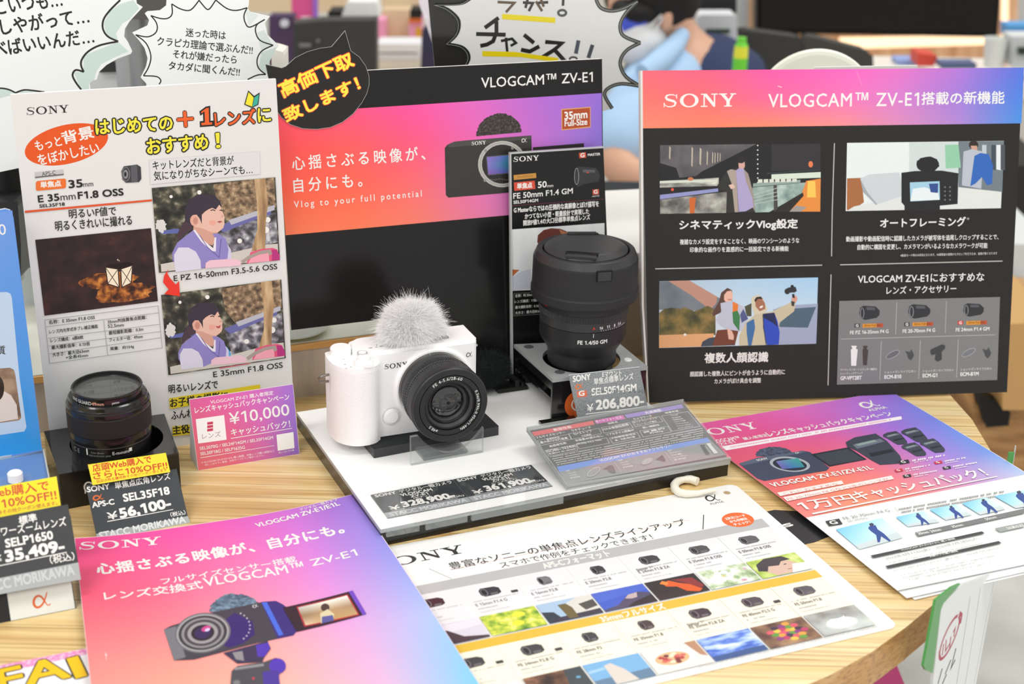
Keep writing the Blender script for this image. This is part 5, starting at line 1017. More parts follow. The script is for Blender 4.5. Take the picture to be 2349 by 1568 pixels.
def tag1650(s):
    s.view(*W1); s.quad((-160, 692), (555, 556), (640, 1030), (-70, 1172), '3d3f41'); s.quad((-70, 1172), (640, 1030), (662, 1170), (-50, 1300), 'a8acae')
    s.text('標準', (160, 722), (305, 694), 68, WHITE, .03); s.text('パワーズームレンズ', (-60, 828), (545, 728), 74, WHITE, .02)
    s.text('SELP1650', (50, 910), (435, 838), 68, WHITE, .06); s.text('¥', (-62, 1045), (20, 1028), 62, WHITE, .02); s.text('35,409-', (55, 1040), (530, 948), 104, WHITE, .07); s.quad((-60, 1066), (545, 944), (546, 951), (-60, 1073), WHITE)
    s.text('（税込）', (412, 1045), (612, 1012), 70, WHITE, .02); s.text('STACC MORIKAWA', (-190, 1290), (612, 1130), 84, 'c4c8ca', .05)
_br = tab(186, 1328, .02)
price_tag('', 'dark price tag reading 35,409 at the left edge above the alpha badge', (_br.x - .0675 * math.cos(math.radians(24)), _br.y - .0675 * math.sin(math.radians(24)), .02), 24, 38, 67.5, 44, tag1650)
def yel1650():
    s = Sheet('discount_slip', 'yellow discount slip at the left edge behind the 35,409 price tag', 'slip', (_br.x - .062, _br.y + .012, .03), 24, 34, rough=.35, coat=.2)
    s.view(*W1); s.panel([(-170, 440), (462, 328), (497, 565), (-140, 690)], .0004, mat('f4e11e', .4, coat=.2), name='card'); R_ = 'd04a20'
    s.text('店頭Web購入で', (-330, 545), (402, 440), 84, R_, .025); s.text('さらに10%OFF!!', (-330, 650), (465, 512), 80, R_, .025); s.text('当店は株主優待券その他クーポン使えます。', (-300, 690), (470, 560), 34, R_, .012)
    s.done()
yel1650()
def tag50(s):
    s.view(*W3); s.panel([(525, 1156), (1080, 1091), (1150, 1430), (600, 1508)], .0006, mat('7c8083', .4), name='card'); s.quad((525, 1156), (1080, 1091), (1150, 1430), (600, 1508), ramp_mat(('73777a', '85898c', '979b9e'), 900, detail=2, name='tag_card', coat=.6)); s.quad((525, 1156), (1080, 1091), (1081, 1096), (526, 1161), 'd2d6d7')
    s.text('SONY', (562, 1212), (698, 1192), 46, WHITE, .05); s.text('Eマウント', (790, 1174), (940, 1160), 42, WHITE, .02); s.text('単焦点標準レンズ', (726, 1236), (1034, 1192), 52, WHITE, .015)
    s.alpha((580, 1270), (640, 1260), 40, 'e0763a', .26); s.quad((588, 1286), (668, 1276), (672, 1326), (594, 1334), 'd8705a'); s.text('G', (606, 1322), (650, 1317), 38, WHITE, .06)
    s.text('SEL50F14GM', (708, 1318), (1056, 1280), 54, WHITE, .05); s.text('¥', (672, 1446), (722, 1438), 58, WHITE, .02); s.text('206,800-', (742, 1440), (1113, 1402), 84, WHITE, .06); s.quad((660, 1460), (1126, 1404), (1126, 1410), (661, 1467), WHITE)
    r_ = random.Random(2)
    for i in range(90):
        x = r_.uniform(610, 1120); y = r_.uniform(1110, 1500) if x < 700 else r_.uniform(1270, 1300)
        if y < 1508 - (x - 600) * .14 and (x > 690 or y > 1340): s.line([(x, y), (x + 9, y - r_.uniform(-6, 8))], 2.5, '55595c')
price_tag('', 'grey scuffed price tag reading 206,800 in front of the tall lens', (.0535, 1.1155, .0145), 20.2, 14, 60, 5, tag50, base='7c8083')
def riser_tag(off, label, big, kit, gx):
    s = Sheet('price_tag', label, 'price tag', (-.0878 + .067 * off * math.cos(math.radians(24.8)), .9538 + .067 * off * math.sin(math.radians(24.8)), .0146), 24.8, 90, 'price tags under the clear sheet', rough=.3)
    s.mm(); s.panel([(0, 0), (66.6, 0), (66.6, 38.6), (0, 38.6)], .0003, mat('373b3e', .35, coat=.5), name='card'); s.poly([(0, 0), (66.6, 0), (66.6, 8.2), (0, 8.2)], 'a4a8aa')
    s.text('SONY', (2.5, 33.4), (19, 33.4), 4, WHITE, .05); s.text('デジタル一眼カメラ', (22, 32.6), (64.5, 32.6), 5.4, WHITE, .02); s.text('VLOGCAM', (21, 27.6), (46, 27.6), 4, WHITE, .05)
    s.text('ZV-E1L' if kit else 'ZV-E1', (27, 23.2), (43 if kit else 41, 23.2), 3.6, WHITE, .05); s.text('(レンズキット)' if kit else '(ボディ)', (25 if kit else 28, 19.6), (46 if kit else 41, 19.6), 3, WHITE, .02)
    s.text('¥', (6, 9.9), (14, 9.9), 6.4, WHITE, .02); s.text(big, (17, 9.8), (58, 9.8), 9.4, WHITE, .07); s.poly([(6, 8.9), (59, 8.9), (59, 9.3), (6, 9.3)], WHITE); s.text('(税込)', (52, 9.9), (65, 9.9), 3.6, WHITE, .02)
    s.text('STACC MORIKAWA', (3, 1.6), (64, 1.6), 5, 'd2d6d8', .05); s.done()
riser_tag(0, 'left of two flat price tags on the white base, for the camera body', '328,900-', False, 0)
riser_tag(1, 'right of two flat price tags on the white base, for the lens kit', '361,900-', True, 0)
def spec_card():
    s = Sheet('spec_card', 'tilted clear acrylic holder with a dense grey feature card', 'card', (.0446, 1.0045, .0165), 24.0, 78, rough=.3)
    s.view(*VG); C4 = [(132, 478), (1742, 182), (2232, 775), (545, 1062)]
    s.panel(C4, .0006, mat('5c5c5d', .4), name='card', z=-.0012)
    CL = clear_mat()
    s.quad((165, 500), (1760, 212), (2195, 735), (540, 1040), '5a5a5b'); s.quad((440, 862), (2000, 555), (2195, 735), (540, 1040), '8b8d90')
    s.quad((180, 500), (812, 380), (832, 420), (205, 542), 'dd6a6c'); s.quad((828, 378), (1125, 322), (1150, 362), (850, 415), 'd067b4'); s.quad((1140, 320), (1730, 212), (1756, 248), (1170, 355), '9a84cc')
    s.quad((440, 858), (1998, 556), (2030, 598), (465, 912), '6f92dc')
    T = lambda t, a, b, h, w=.02, c='ecebea': s.text(t, a, b, h, c, w, copies=3)
    T('動画性能', (415, 490), (600, 455), 28); T('オートフォーカス', (850, 405), (1120, 355), 28); T('先進機能', (1365, 315), (1530, 282), 28)
    T('フルサイズセンサー', (230, 570), (532, 510), 26); T('ラチチュード', (600, 498), (800, 458), 24); T('測距点', (975, 422), (1075, 402), 22); T('カメラワーク', (1240, 378), (1430, 342), 24); T('映像表現', (1570, 312), (1705, 288), 20)
    for q in ([(240, 588), (562, 522), (590, 575), (272, 640)], [(562, 518), (875, 462), (905, 515), (595, 575)], [(900, 455), (1190, 402), (1232, 455), (930, 512)], [(1218, 390), (1505, 340), (1540, 390), (1255, 445)], [(1525, 335), (1798, 288), (1925, 440), (1635, 492)], [(985, 565), (1270, 502), (1305, 560), (1020, 618)], [(1298, 490), (1588, 440), (1625, 500), (1335, 552)], [(318, 690), (640, 630), (655, 690), (360, 752)], [(640, 620), (955, 560), (985, 615), (670, 675)]): s.line(q, 4, 'd0cfce', closed=True)
    T('新開発有効', (340, 585), (470, 560), 18); T('最大約1210万画素', (275, 622), (560, 572), 26); T('15+ストップ', (622, 535), (810, 498), 26); T('の広範囲', (700, 550), (800, 532), 18); T('759点像面位相差', (925, 488), (1190, 430), 26)
    T('オートフレーミング', (1240, 412), (1485, 362), 22); T('フレーミング補正', (1270, 435), (1480, 395), 20); T('リアルタイム認識AF', (960, 540), (1245, 488), 24); T('人物/動物/鳥/昆虫', (1010, 575), (1260, 528), 20); T('車・列車/飛行機', (1050, 598), (1255, 558), 20); T('高い機動性', (1335, 468), (1510, 435), 22)
    T('質量約', (1340, 515), (1560, 470), 20); T('約483g', (1410, 525), (1545, 500), 22); T('高感度性能', (370, 662), (545, 622), 24); T('ISO80~102400', (345, 715), (640, 655), 26); T('拡張ISO 40~409600', (360, 738), (640, 682), 18); T('全画素4K読み出し', (635, 602), (925, 548), 24); T('4K/60p 4:2:2 10bit', (655, 640), (910, 592), 22)
    for i, t in enumerate(('S-Log3', 'S-Cinetone', '10bit', 'シネマティックVlog設定', 'マイイメージスタイル', 'クリエイティブルック', 'ダイナミックアクティブ')): T(t, (1625 + i * 12, 340 + i * 22), (1700 + i * 26, 328 + i * 20), 14)
    for k in range(5): s.tlines(375 + k * 17, 1950, (758 + k * 20,), 10, 'c9c8c6', dens=.9, seed=40 + k, slope=-.189)
    T('VLOGCAM ZV-E1おすすめアクセサリー', (892, 812), (1635, 655), 30, .02)
    for a, b in (((1035, 815), (1110, 925)), ((1560, 705), (1650, 820))): s.line([a, b], 3, 'c4c4c4')
    for x, y, rows in ((555, 940, ('ショットガン', 'マイクロホン', 'ECM-B1M')), (1100, 830, ('ショットガン', 'マイクロホン', 'ECM-B10')), (1610, 730, ('ワイヤレスリモート', 'コマンダー機能付', 'シューティンググリップ', 'GP-VPT2BT'))):
        for i, t in enumerate(rows): T(t, (x + i * 16, y + i * 24), (x + i * 16 + 14 * len(t), y + i * 24 - 2.4 * len(t)), 16, .01)
        T('別売', (x - 18, y - 24), (x + 22, y - 31), 14, .01)
    s.ell(820, 918, 78, 36, 'bcbec0', -32); s.ell(820, 918, 72, 30, '8f9194', -32); s.poly([(910, 890), (985, 850), (1020, 852), (1050, 920), (1030, 930), (980, 915), (960, 885)], '55575b')
    s.ell(1375, 808, 62, 28, 'a4a6a8', -25); s.poly([(1455, 790), (1500, 765), (1530, 740), (1568, 800), (1550, 810), (1510, 795)], '4a3c42'); s.poly([(1920, 640), (1975, 635), (1968, 655), (2025, 735), (1985, 740), (1940, 665)], '3e3e42'); s.poly([(1985, 625), (2030, 618), (2038, 640), (2108, 720), (2070, 730), (2005, 650)], 'd9dadb')
    mb = MB(); q = [s.P(*p) for p in ((125, 470), (1745, 180), (2240, 785), (545, 1075))]
    zt = s.L * 4e-6 + .0003; mb.prism(q, zt, zt + .001, CL); mb.build('acrylic_front', s.root)
    E_ = clear_mat('e6eaea', dens=.28, name='acrylic_edge')
    for nm, pts, z0 in (('acrylic_top_edge', ((125, 466), (1745, 178), (1750, 184), (128, 476)), -.0025), ('acrylic_foot', ((540, 1062), (2234, 776), (2242, 792), (545, 1082)), -.004), ('acrylic_side_edge', ((125, 470), (131, 470), (550, 1070), (544, 1078)), -.002)):
        mb = MB(); mb.prism([s.P(*p) for p in pts], z0, zt + .0012, E_); mb.build(nm, s.root)
    s.done()
spec_card()
def sticker():
    s = Sheet('cat_shaped_sticker', 'black cat-shaped speech sticker with yellow lettering on the large black sign', 'sticker', (-.1829, 1.1439, .014), 21.1, 7.2, rough=.25, coat=.8)
    s.O = s.O + s.n * .004; s.root.location = s.O
    s.view(*VB); pts = [(25, 278), (132, 302)]
    e = [(160, 290), (220, 235), (300, 195), (380, 173), (457, 163), (546, 58), (584, 190), (640, 230), (682, 290), (703, 355), (704, 410), (688, 470), (655, 530), (600, 600), (530, 655), (450, 690), (360, 702), (270, 698), (190, 672), (130, 625), (85, 560), (62, 500), (60, 440), (62, 428), (40, 350)]
    pts += e
    s.panel([tuple(p) for p in pts], .0012, mat('1d1c1a', .4, spec=.2, coat=.4, bump=(30, .3)), mat('d8d8d6'), name='card')
    s.line(pts, 3, '9c9c98', closed=True)
    a = dict(out='e8421c', ow=.085)
    s.text('高価下取', (145, 498), (610, 285), 112, 'f6e63a', .045, **a); s.text('致します！', (168, 660), (650, 440), 100, 'f6e63a', .045, **a)
    s.done()
sticker()
def catalogue():
    s = Sheet('black_catalogue', 'black and pink catalogue mostly hidden beneath the flyer pile', 'catalogue', (.2330, .9900, .0004), 24, 90, rough=.35)
    s.view(*VL); s.panel([(955, 305), (1050, 285), (1300, 300), (1500, 460), (1345, 522), (1250, 541)], .0004, mat('252428', .35, coat=.3), name='cover')
    s.poly([(965, 310), (985, 318), (1253, 538), (1240, 541)], 'e070b0'); s.text('S', (1128, 415), (1192, 400), 26, WHITE, .08); s.done()
catalogue()
def pinkad():
    s = Sheet('fair_flyer', 'pink speckled flyer with big yellow capital letters in the lower left corner', 'flyer', (-.33, .80, .0004), 20, 90, rough=.4)
    s.view(*V4); s.panel([(-40, 1100), (690, 955), (760, 1400), (-40, 1500)], .0004, mat('f3eff1', .4), name='paper')
    s.quad((-40, 1100), (688, 957), (692, 1000), (-40, 1165), ramp_mat(('ec7fb8', 'f09ccb', 'f8d4e6'), 400, name='printed_speckle')); 
    for t, a, b, h in (('FA', (5, 1300), (540, 1180), 175), ('I', (590, 1190), (665, 1170), 165)): s.text(t, a, b, h, 'f2c21e', .04, out='2e3034', ow=.075)
    s.done()
pinkad()
# ================================================================ camera, lenses and small things
def spline_(pts, n=5):
    out = []; N = len(pts)
    for i in range(N):
        q = [pts[(i - 1) % N], pts[i], pts[(i + 1) % N], pts[(i + 2) % N]]
        for k in range(n):
            t = k / n; out.append(tuple(.5 * (2 * q[1][j] + (q[2][j] - q[0][j]) * t + (2 * q[0][j] - 5 * q[1][j] + 4 * q[2][j] - q[3][j]) * t * t + (3 * q[1][j] - q[0][j] - 3 * q[2][j] + q[3][j]) * t ** 3) for j in (0, 1)))
    return out
WH = mat('fdfdfd', .42, spec=.4, name='white_plastic'); WHT = mat('f8f7f6', .5, name='white_rubber', bump=(700, .25)); SIL = mat('c9c9c6', .25, metal=.9)
LB = mat('242426', .42, spec=.45, name='lens_black'); LG = mat('343436', .38, spec=.5, name='lens_grey'); LD = mat('0e0e10', .3); GLS = mat('101214', .06, coat=1., spec=.6)
def camera():
    o = Vector((-.0267, 1.1042, .0225)); R = empty('mirrorless_camera', Mrot(o, 22.4), 'white mirrorless camera with fluffy white windscreen and black zoom lens', 'camera'); Mi = R.matrix_world.inverted()
    mb = MB(); mb.prism([(x, y) for x, y in rbox(.1, .036, .007, 6, -.05, .018)], 0, .071, WH); mb.build('body', R, bevel=.0018, seg=3)
    # raised top plate, rounded at the left end
    mb = MB(); mb.prism([(-.001, .003), (-.001, .034)] + [(-.088 - .012 * math.sin(math.radians(a)), .0185 + .0155 * math.cos(math.radians(a))) for a in range(0, 181, 20)], .071, .0735, WH); mb.build('top_plate', R, bevel=.0011, seg=3)
    g = [(-.084, .0), (-.0865, -.006), (-.091, -.0098), (-.098, -.0112), (-.106, -.0102), (-.113, -.0055), (-.1185, .003), (-.1205, .014), (-.120, .026), (-.116, .032), (-.09, .034), (-.084, .03)]
    g = spline_(g); mb = MB(); mb.prism(g, .0, .0625, WHT, smooth=False); mb.build('grip', R, bevel=.0022, seg=3)
    g2 = [(x * 1.0, y * .99) for x, y in g]; mb = MB(); mb.prism(g2, .0625, .0662, WH); mb.build('grip_deck', R, bevel=.0012, seg=3)
    L_ = lambda px, py, z: (Mi @ tab(px, py, z + .0225))
    p = L_(835, 836, .0662); mb = MB(); mb.lathe([(0, .0662), (.0066, .0662), (.0072, .067), (.0072, .0695), (.0066, .0702), (0, .0702)], 28, WH, (p.x, p.y, 0)); mb.lathe([(.0050, .0702), (.0050, .0728), (.0044, .0735), (0, .0735)], 24, WH, (p.x, p.y, 0)); mb.box(p.x - .002, p.x + .005, p.y - .0085, p.y - .004, .0665, .0698, WH); mb.build('zoom_lever_dial', R, bevel=.0004)
    p = L_(831, 809, .0735); mb = MB(); mb.lathe([(.0032, .0733), (.0036, .0740), (.0040, .0740), (.0042, .0733)], 28, mat('b9b9b8', .4), (p.x, p.y, 0)); mb.lathe([(0, .0741), (.0031, .0741), (.0033, .0733)], 24, WH, (p.x, p.y, 0)); mb.build('record_button', R)
    p = L_(772, 806, .069); mb = MB(); mb.lathe([(0, .0725), (.0075, .0725), (.0085, .0715), (.0085, .066)], 28, WH, (-.108, .024, 0)); mb.build('rear_dial', R)
    mb = MB(); mb.box(-.04, -.022, .010, .026, .0735, .0748, mat('8f8f90', .3, metal=.8)); mb.box(-.037, -.025, .012, .026, .0748, .0752, mat('3b3b3c', .4)); mb.build('hot_shoe', R, bevel=.0002)
    mb = MB(); mb.tube([(-.1215, .012, .055), (-.1275, .010, .0555), (-.1295, .011, .0535), (-.1285, .012, .0495), (-.1215, .013, .049)], .0011, mat('8d8781', .3, metal=.9), 8); mb.build('strap_lug', R)
    mb = MB(); mb.box(-.0005, .0045, .014, .022, .0615, .0632, SIL); mb.build('strap_lug', R, bevel=.0003)
    mb = MB(); mb.lathe([(.0065, 0.0005), (.0070, .0022), (.0050, .0034), (0, .0036)], 24, WH, (-.0745, 0, .0175), axis='y'); mb.build('lens_release_button', R)
    mb = MB(); mb.lathe([(.0326, -.0002), (.0326, .0018), (.0318, .0028), (.0306, .0028)], 72, WH, (-.0385, 0, .0384), axis='y'); mb.build('mount_collar', R)
    mb = MB(); mb.lathe([(.0306, .0), (.0306, .0034), (.029, .0036)], 72, SIL, (-.0385, 0, .0384), axis='y'); mb.build('mount_ring', R)
    f = Sheet('', None, None, (o.x, o.y, o.z), 22.4, 0, root=R, rough=.4); f.O = f.O + f.n * .0002; f.M.translation = f.O
    f.mm(); f.logo((-79.5, 58.5), (-60.5, 58.5), 4.1, '3c3a38'); f.alpha((-10.8, 59.6), (-5.6, 59.6), 4.2, '5a5a5a', .16); f.done()
    f = Sheet('', None, None, (o.x, o.y, o.z + .0737), 22.4, 90, root=R, rough=.4)
    f.view(*W2); K = '8a8a88'; f.quad((395, 513), (425, 509), (426, 512), (396, 516), K, 'marking'); f.quad((450, 505), (470, 501), (471, 505), (451, 508), K, 'marking'); f.quad((485, 499), (520, 494), (521, 498), (486, 502), K, 'marking'); f.quad((457, 485), (462, 484), (468, 493), (463, 495), K, 'marking')
    f.done()
    f = Sheet('', None, None, (o.x, o.y, o.z + .0664), 22.4, 90, root=R, rough=.4); f.view(*W2)
    for q in (((172, 612), (190, 609)), ((183, 655), (200, 652)), ((195, 690), (212, 685)), ((235, 680), (250, 672)), ((455, 680), (466, 676))): f.line(list(q), 4, 'a09e9c', 'marking')
    f.done()
    # ---- lens
    Lr = (-.0385, 0, .0384); mb = MB(); n0 = set(bpy.data.objects)
    mb.lathe([(.0305, .002, LB), (.0312, .0035, LB), (.0318, .015, LB), (.0321, .0152, LD), (.0321, .0158, LD)], 96, LB, Lr, axis='y'); mb.build('lens_barrel', R)
    mb = MB(); knurl(mb, .0322, .0006, .0160, .0235, 90, LB, Lr, 'y'); mb.build('zoom_ring', R); mb = MB(); knurl(mb, .0320, .0005, .0262, .0335, 100, LG, Lr, 'y'); mb.build('focus_ring', R)
    mb = MB(); mb.lathe([(.0324, .0235, LG), (.0326, .0262, LG), (.0316, .0264, LG)], 96, LG, Lr, axis='y'); mb.lathe([(.0322, .0334, LG), (.0326, .0350, LB), (.0326, .0420, LB), (.0320, .0442, LG), (.0312, .0450, LB), (.0264, .0450, LD), (.0262, .0443, LD), (.0258, .0450, LB), (.0218, .0448, LD), (.0215, .0436, LB), (.0206, .0440, LB), (.0200, .0425, LG), (.0182, .0408, LG), (.0178, .0398, LD), (.0170, .0402, LB), (.0160, .0380, LG), (.0140, .0362, LD)], 96, LB, Lr, axis='y'); mb.build('front_barrel', R)
    mb = MB(); mb.lathe([(.0140 * math.cos(math.radians(a)), .0362 + .0035 * math.sin(math.radians(a))) for a in range(0, 91, 9)], 64, GLS, Lr, axis='y'); mb.build('front_glass', R)
    mb = MB(); mb.lathe([(.0078, .0391), (.0074, .0395), (.0060, .0399), (.0058, .0396)], 48, mat('3c3d41', .25), Lr, axis='y'); mb.lathe([(0, .0404), (.0011, .0404), (.0013, .0400)], 20, LD, Lr, axis='y'); mb.build('inner_element', R)
    for ob in set(bpy.data.objects) - n0:      # the collapsed zoom is a little slimmer and shorter than the profile above
        for v in ob.data.vertices: v.co = Vector((Lr[0] + (v.co.x - Lr[0]) * (.925 - 1.1 * v.co.y), v.co.y * .9, Lr[2] + (v.co.z - Lr[2]) * (.925 - 1.1 * v.co.y)))
    f = Sheet('', None, None, (o.x, o.y, o.z), 22.4, 0, root=R, rough=.4); f.O = f.O + f.n * .04065; f.M.translation = f.O; f.mm()
    f.arctext('FE 4-5.6/28-60', -38.5, 38.4, 23.0, 97, 2.6, 'd8d8d6'); f.arctext('0.3m/0.99ft-0.45m/1.48ft', -38.5, 38.4, 23.3, -22, 2.3, 'd8d8d6'); f.arctext('ø40.5', -38.5, 38.4, 23.2, -128, 2.4, 'd8d8d6'); f.done()
    # ---- windscreen
    w = mb = MB(); mb.ball((-.052, .016, .0840), (.0215, .014, .0175), mat('fbfbfa', .9), 28, 16, .03); core = mb.build('windscreen_core', R)
    fur('windscreen_fur', R, (-.052, .016, .0835), (.0258, .0165, .0215), 13000, .0105, 'fefefe', .00011, 3, low=-.3, droop=.45)
camera()
def under_camera():
    c = [tab(852, 1034, .021), tab(1150, 979, .021)]; yaw = math.degrees(math.atan2(c[1].y - c[0].y, c[1].x - c[0].x)); t = empty('smoked_plate', Mrot((c[0].x, c[0].y, .0142), yaw), 'smoked grey acrylic plate under the white camera', 'plate')
    L_ = (c[1] - c[0]).length; q = rbox(L_ - .004, .03, .001, 2, L_ / 2, .015); mb = MB(); mb.prism(q, 0, .0078, clear_mat('6a6c6e', dens=.55, name='smoked_acrylic', body='4a4c4e')); mb.prism([(x, y) for x, y in rbox(L_ - .008, .026, .001, 2, L_ / 2, .015)], .0064, .0074, mat('3a3b3c', .3)); mb.build('slab', t)
    a, b = tab(940, 1063, .0142), tab(1105, 1033, .0142); yaw = math.degrees(math.atan2(b.y - a.y, b.x - a.x)); t = empty('acrylic_lens_rest', Mrot((a.x, a.y, .0142), yaw), 'clear acrylic rest cradling the camera lens', 'stand'); Wd = (b - a).length
    CL = clear_mat('fbfcfc', dens=.04, name='clear_acrylic')
    arc = [(Wd * .12 + (Wd * .8) * i / 12, .0235 - .0185 * math.sin(math.pi * (i / 12) * .9) ** .8) for i in range(13)]
    mb = MB(); mb.prism([(0, 0), (Wd, 0), (Wd, .022)] + arc[::-1][:-1] + [(Wd * .1, .0245), (0, .0245)], .0, .0035, CL, clear_mat('e6e8e8', dens=.25, name='acrylic_edge'), plane='xz'); mb.build('front_sheet', t)
    mb = MB(); mb.box(.012, Wd - .012, .0002, .02, .0002, .0028, clear_mat('d0d2d2', dens=.15, name='acrylic_foot')); mb.build('foot', t)
under_camera()
def lens50():
    cx, cy = .0600, 1.1755
    q = [tab(*p, .052) for p in ((1179, 789), (1268, 869), (1486, 840), (1412, 780))]; t = empty('lens_bracket', Mrot((cx, cy, .0142), 0), 'frosted grey plate on a black bracket holding the tall lens', 'stand'); t.rotation_euler = (0, 0, 0)
    qq = [(p.x - cx, p.y - cy) for p in q]; FR = mat('a9acad', .28, alpha=.93, coat=.4, name='frosted_acrylic')
    mb = MB(); holed(mb, qq, (0, 0), .0335, .0345, .0378, FR); mb.build('plate', t)
    for x, y in ((1213, 795), (1284, 853)): p = tab(x, y, .052); mb = MB(); mb.lathe([(0, .0381), (.004, .0381), (.0044, .0378)], 20, mat('56595b', .3), (p.x - cx, p.y - cy, 0)); mb.build('screw_cap', t)
    p = tab(1440, 825, .052); mb = MB(); mb.lathe([(0, .0386), (.003, .0386), (.0036, .0378)], 16, mat('f2f2f0', .4), (p.x - cx, p.y - cy, 0)); mb.build('screw_cap', t, label='white screw cap')
    A, B, C_, D = [Vector((x, y, 0)) for x, y in (qq[0], qq[1], qq[2], qq[3])]; G_ = mat('171616', .15, coat=.8, name='black_gloss')
    def wall(nm, p, q, z0, z1, th=.003):
        d = (q - p).normalized(); n = Vector((-d.y, d.x, 0)) * th; mb = MB(); mb.prism([(p.x, p.y), (q.x, q.y), (q.x + n.x, q.y + n.y), (p.x + n.x, p.y + n.y)], z0, z1, G_); return mb.build(nm, t, bevel=.0003)
    k = lambda a, b, f: a + (b - a) * f
    wall('front_wall', k(B, C_, .0), k(B, C_, .99), .0, .034); wall('rear_wall', k(A, D, .02), k(A, D, .98), .0, .034, .003)
    wall('side_rail', k(A, B, .04), k(A, B, .97), .020, .034, -.004) if False else None
    d = (B - A).normalized(); n = Vector((-d.y, d.x, 0)); mb = MB(); p, q_ = k(A, B, .02), k(A, B, .98)
    mb.prism([(p.x, p.y), (q_.x, q_.y), (q_.x + n.x * .004, q_.y + n.y * .004), (p.x + n.x * .004, p.y + n.y * .004)], .027, .034, G_); mb.prism([(p.x, p.y), (q_.x, q_.y), (q_.x + n.x * .07, q_.y + n.y * .07), (p.x + n.x * .07, p.y + n.y * .07)], .017, .0195, G_); mb.build('rail', t)
    e = (C_ - B).normalized(); f = Vector((-e.y, e.x, 0)); mb = MB(); p = B - f * .001; mb.prism([(p.x - e.x * .012, p.y - e.y * .012), (p.x + e.x * .02, p.y + e.y * .02), (p.x + e.x * .02 - f.x * .006, p.y + e.y * .02 - f.y * .006), (p.x - e.x * .012 - f.x * .006, p.y - e.y * .012 - f.y * .006)], 0, .0022, G_); mb.build('foot', t)
    F_ = Sheet('', None, None, (cx + B.x, cy + B.y, .0142), math.degrees(math.atan2(e.y, e.x)), 0, root=t, rough=.4); F_.O = F_.O + F_.n * .0004; F_.M.translation = F_.O; F_.mm()
    F_.ell(21, 12, 9.5, 11.5, 'd9632a', part='sticker', n=30); F_.ring(24, 12, 6.5, 6.5, 1.2, 'efe9e2', part='sticker'); F_.done()
    # ---- the lens itself
    R = empty('prime_lens', Mrot((cx, cy, .0502), 0), 'tall black 50mm lens with reversed hood and cap on frosted plate', 'lens'); z = lambda v: v - .0502
    mb = MB(); mb.lathe([(0, z(.0503)), (.0285, z(.0503)), (.0295, z(.052)), (.0295, z(.062), LB), (.0300, z(.064)), (.0362, z(.0745)), (.0370, z(.0765)), (.0370, z(.0893)), (.0366, z(.0895), LD), (.0366, z(.0898), LD), (.0370, z(.0900))], 96, LB); mb.build('rear_barrel', R)
    mb = MB(); mb.lathe([(.0370, z(.0900)), (.0372, z(.0975)), (.036, z(.0978))], 96, LG); mb.build('aperture_ring', R)
    mb = MB(); knurl(mb, .0374, .0007, z(.0978), z(.1035), 110, LG); mb.build('aperture_grip', R)
    mb = MB(); mb.lathe([(.0378, z(.1034)), (.0382, z(.104)), (.0382, z(.116)), (.036, z(.117))], 96, LB); mb.build('focus_barrel', R)
    mb = MB(); mb.lathe([(.0384, z(.1120)), (.0420, z(.1105)), (.0448, z(.1112)), (.0454, z(.1125)), (.0454, z(.1185)), (.0448, z(.1196)), (.0446, z(.1200)), (.0440, z(.1440)), (.0436, z(.1455), LG), (.0412, z(.1510), LG), (.0404, z(.1516)), (.0370, z(.1516)), (.0362, z(.1506)), (.0360, z(.148))], 112, mat('2a2a2c', .5, spec=.35, name='hood_black')); mb.build('lens_hood', R)
    ca = -math.pi / 2 - .045
    mb = MB(); C0 = mat('38393b', .4, name='lens_cap'); mb.lathe([(.0352, z(.1490)), (.0352, z(.1515)), (.0345, z(.1524)), (.0300, z(.1548)), (.0285, z(.1552)), (0, z(.1554))], 96, C0); mb.build('lens_cap', R)
    for sg, nm in ((1, 'front'), (-1, 'rear')):
        a = ca + (0 if sg == 1 else math.pi) - .12 * sg; ux = Vector((math.cos(a), math.sin(a), 0)); uy = Vector((-math.sin(a), math.cos(a), 0))
        mb = MB(); mb.obox(ux * .0255 + Vector((0, 0, z(.1546))), ux * .0026, uy * .0135, Vector((0, 0, .0012)), LD); mb.obox(ux * .0305 + Vector((0, 0, z(.1538))), ux * .0030, uy * .0125, Vector((0, 0, .0013)), C0); mb.build('cap_pinch', R, bevel=.0003)
    a = ca + .36; ux = Vector((math.cos(a), math.sin(a), 0)); uy = Vector((-math.sin(a), math.cos(a), 0)); mb = MB(); mb.obox(ux * .0439 + Vector((0, 0, z(.1420))), ux * .0008, uy * .0068, Vector((0, 0, .0046)), LD); mb.obox(ux * .0441 + Vector((0, 0, z(.1415))), ux * .0010, uy * .0058, Vector((0, 0, .0038)), C0); mb.build('hood_lock_button', R, bevel=.0004)
    mb = MB(); Wt = mat('e9e9e7', .5); cyltext(mb, 'FE 1.4/50 GM', .03715, z(.0795), ca + .24, .0033, Wt)
    for t_, da, M_ in (('A', .245, mat('cf4038', .5)), ('16', .42, Wt), ('11', .60, Wt), ('8', .78, Wt), ('5.6', .95, Wt)): cyltext(mb, t_, .03735, z(.0925), ca + da, .0024, M_)
    for i in range(14): b = ca + .42 + i * .06; mb.obox((math.cos(b) * .0373, math.sin(b) * .0373, z(.0913)), (0, 0, .0005), (-math.sin(b) * .00012, math.cos(b) * .00012, 0), (math.cos(b) * .0001, math.sin(b) * .0001, 0), Wt)
    b = ca + .245; mb.obox((math.cos(b) * .03715, math.sin(b) * .03715, z(.0872)), (0, 0, .0016), (-math.sin(b) * .00022, math.cos(b) * .00022, 0), (math.cos(b) * .0001, math.sin(b) * .0001, 0), Wt); mb.build('lettering', R, recalc=False)
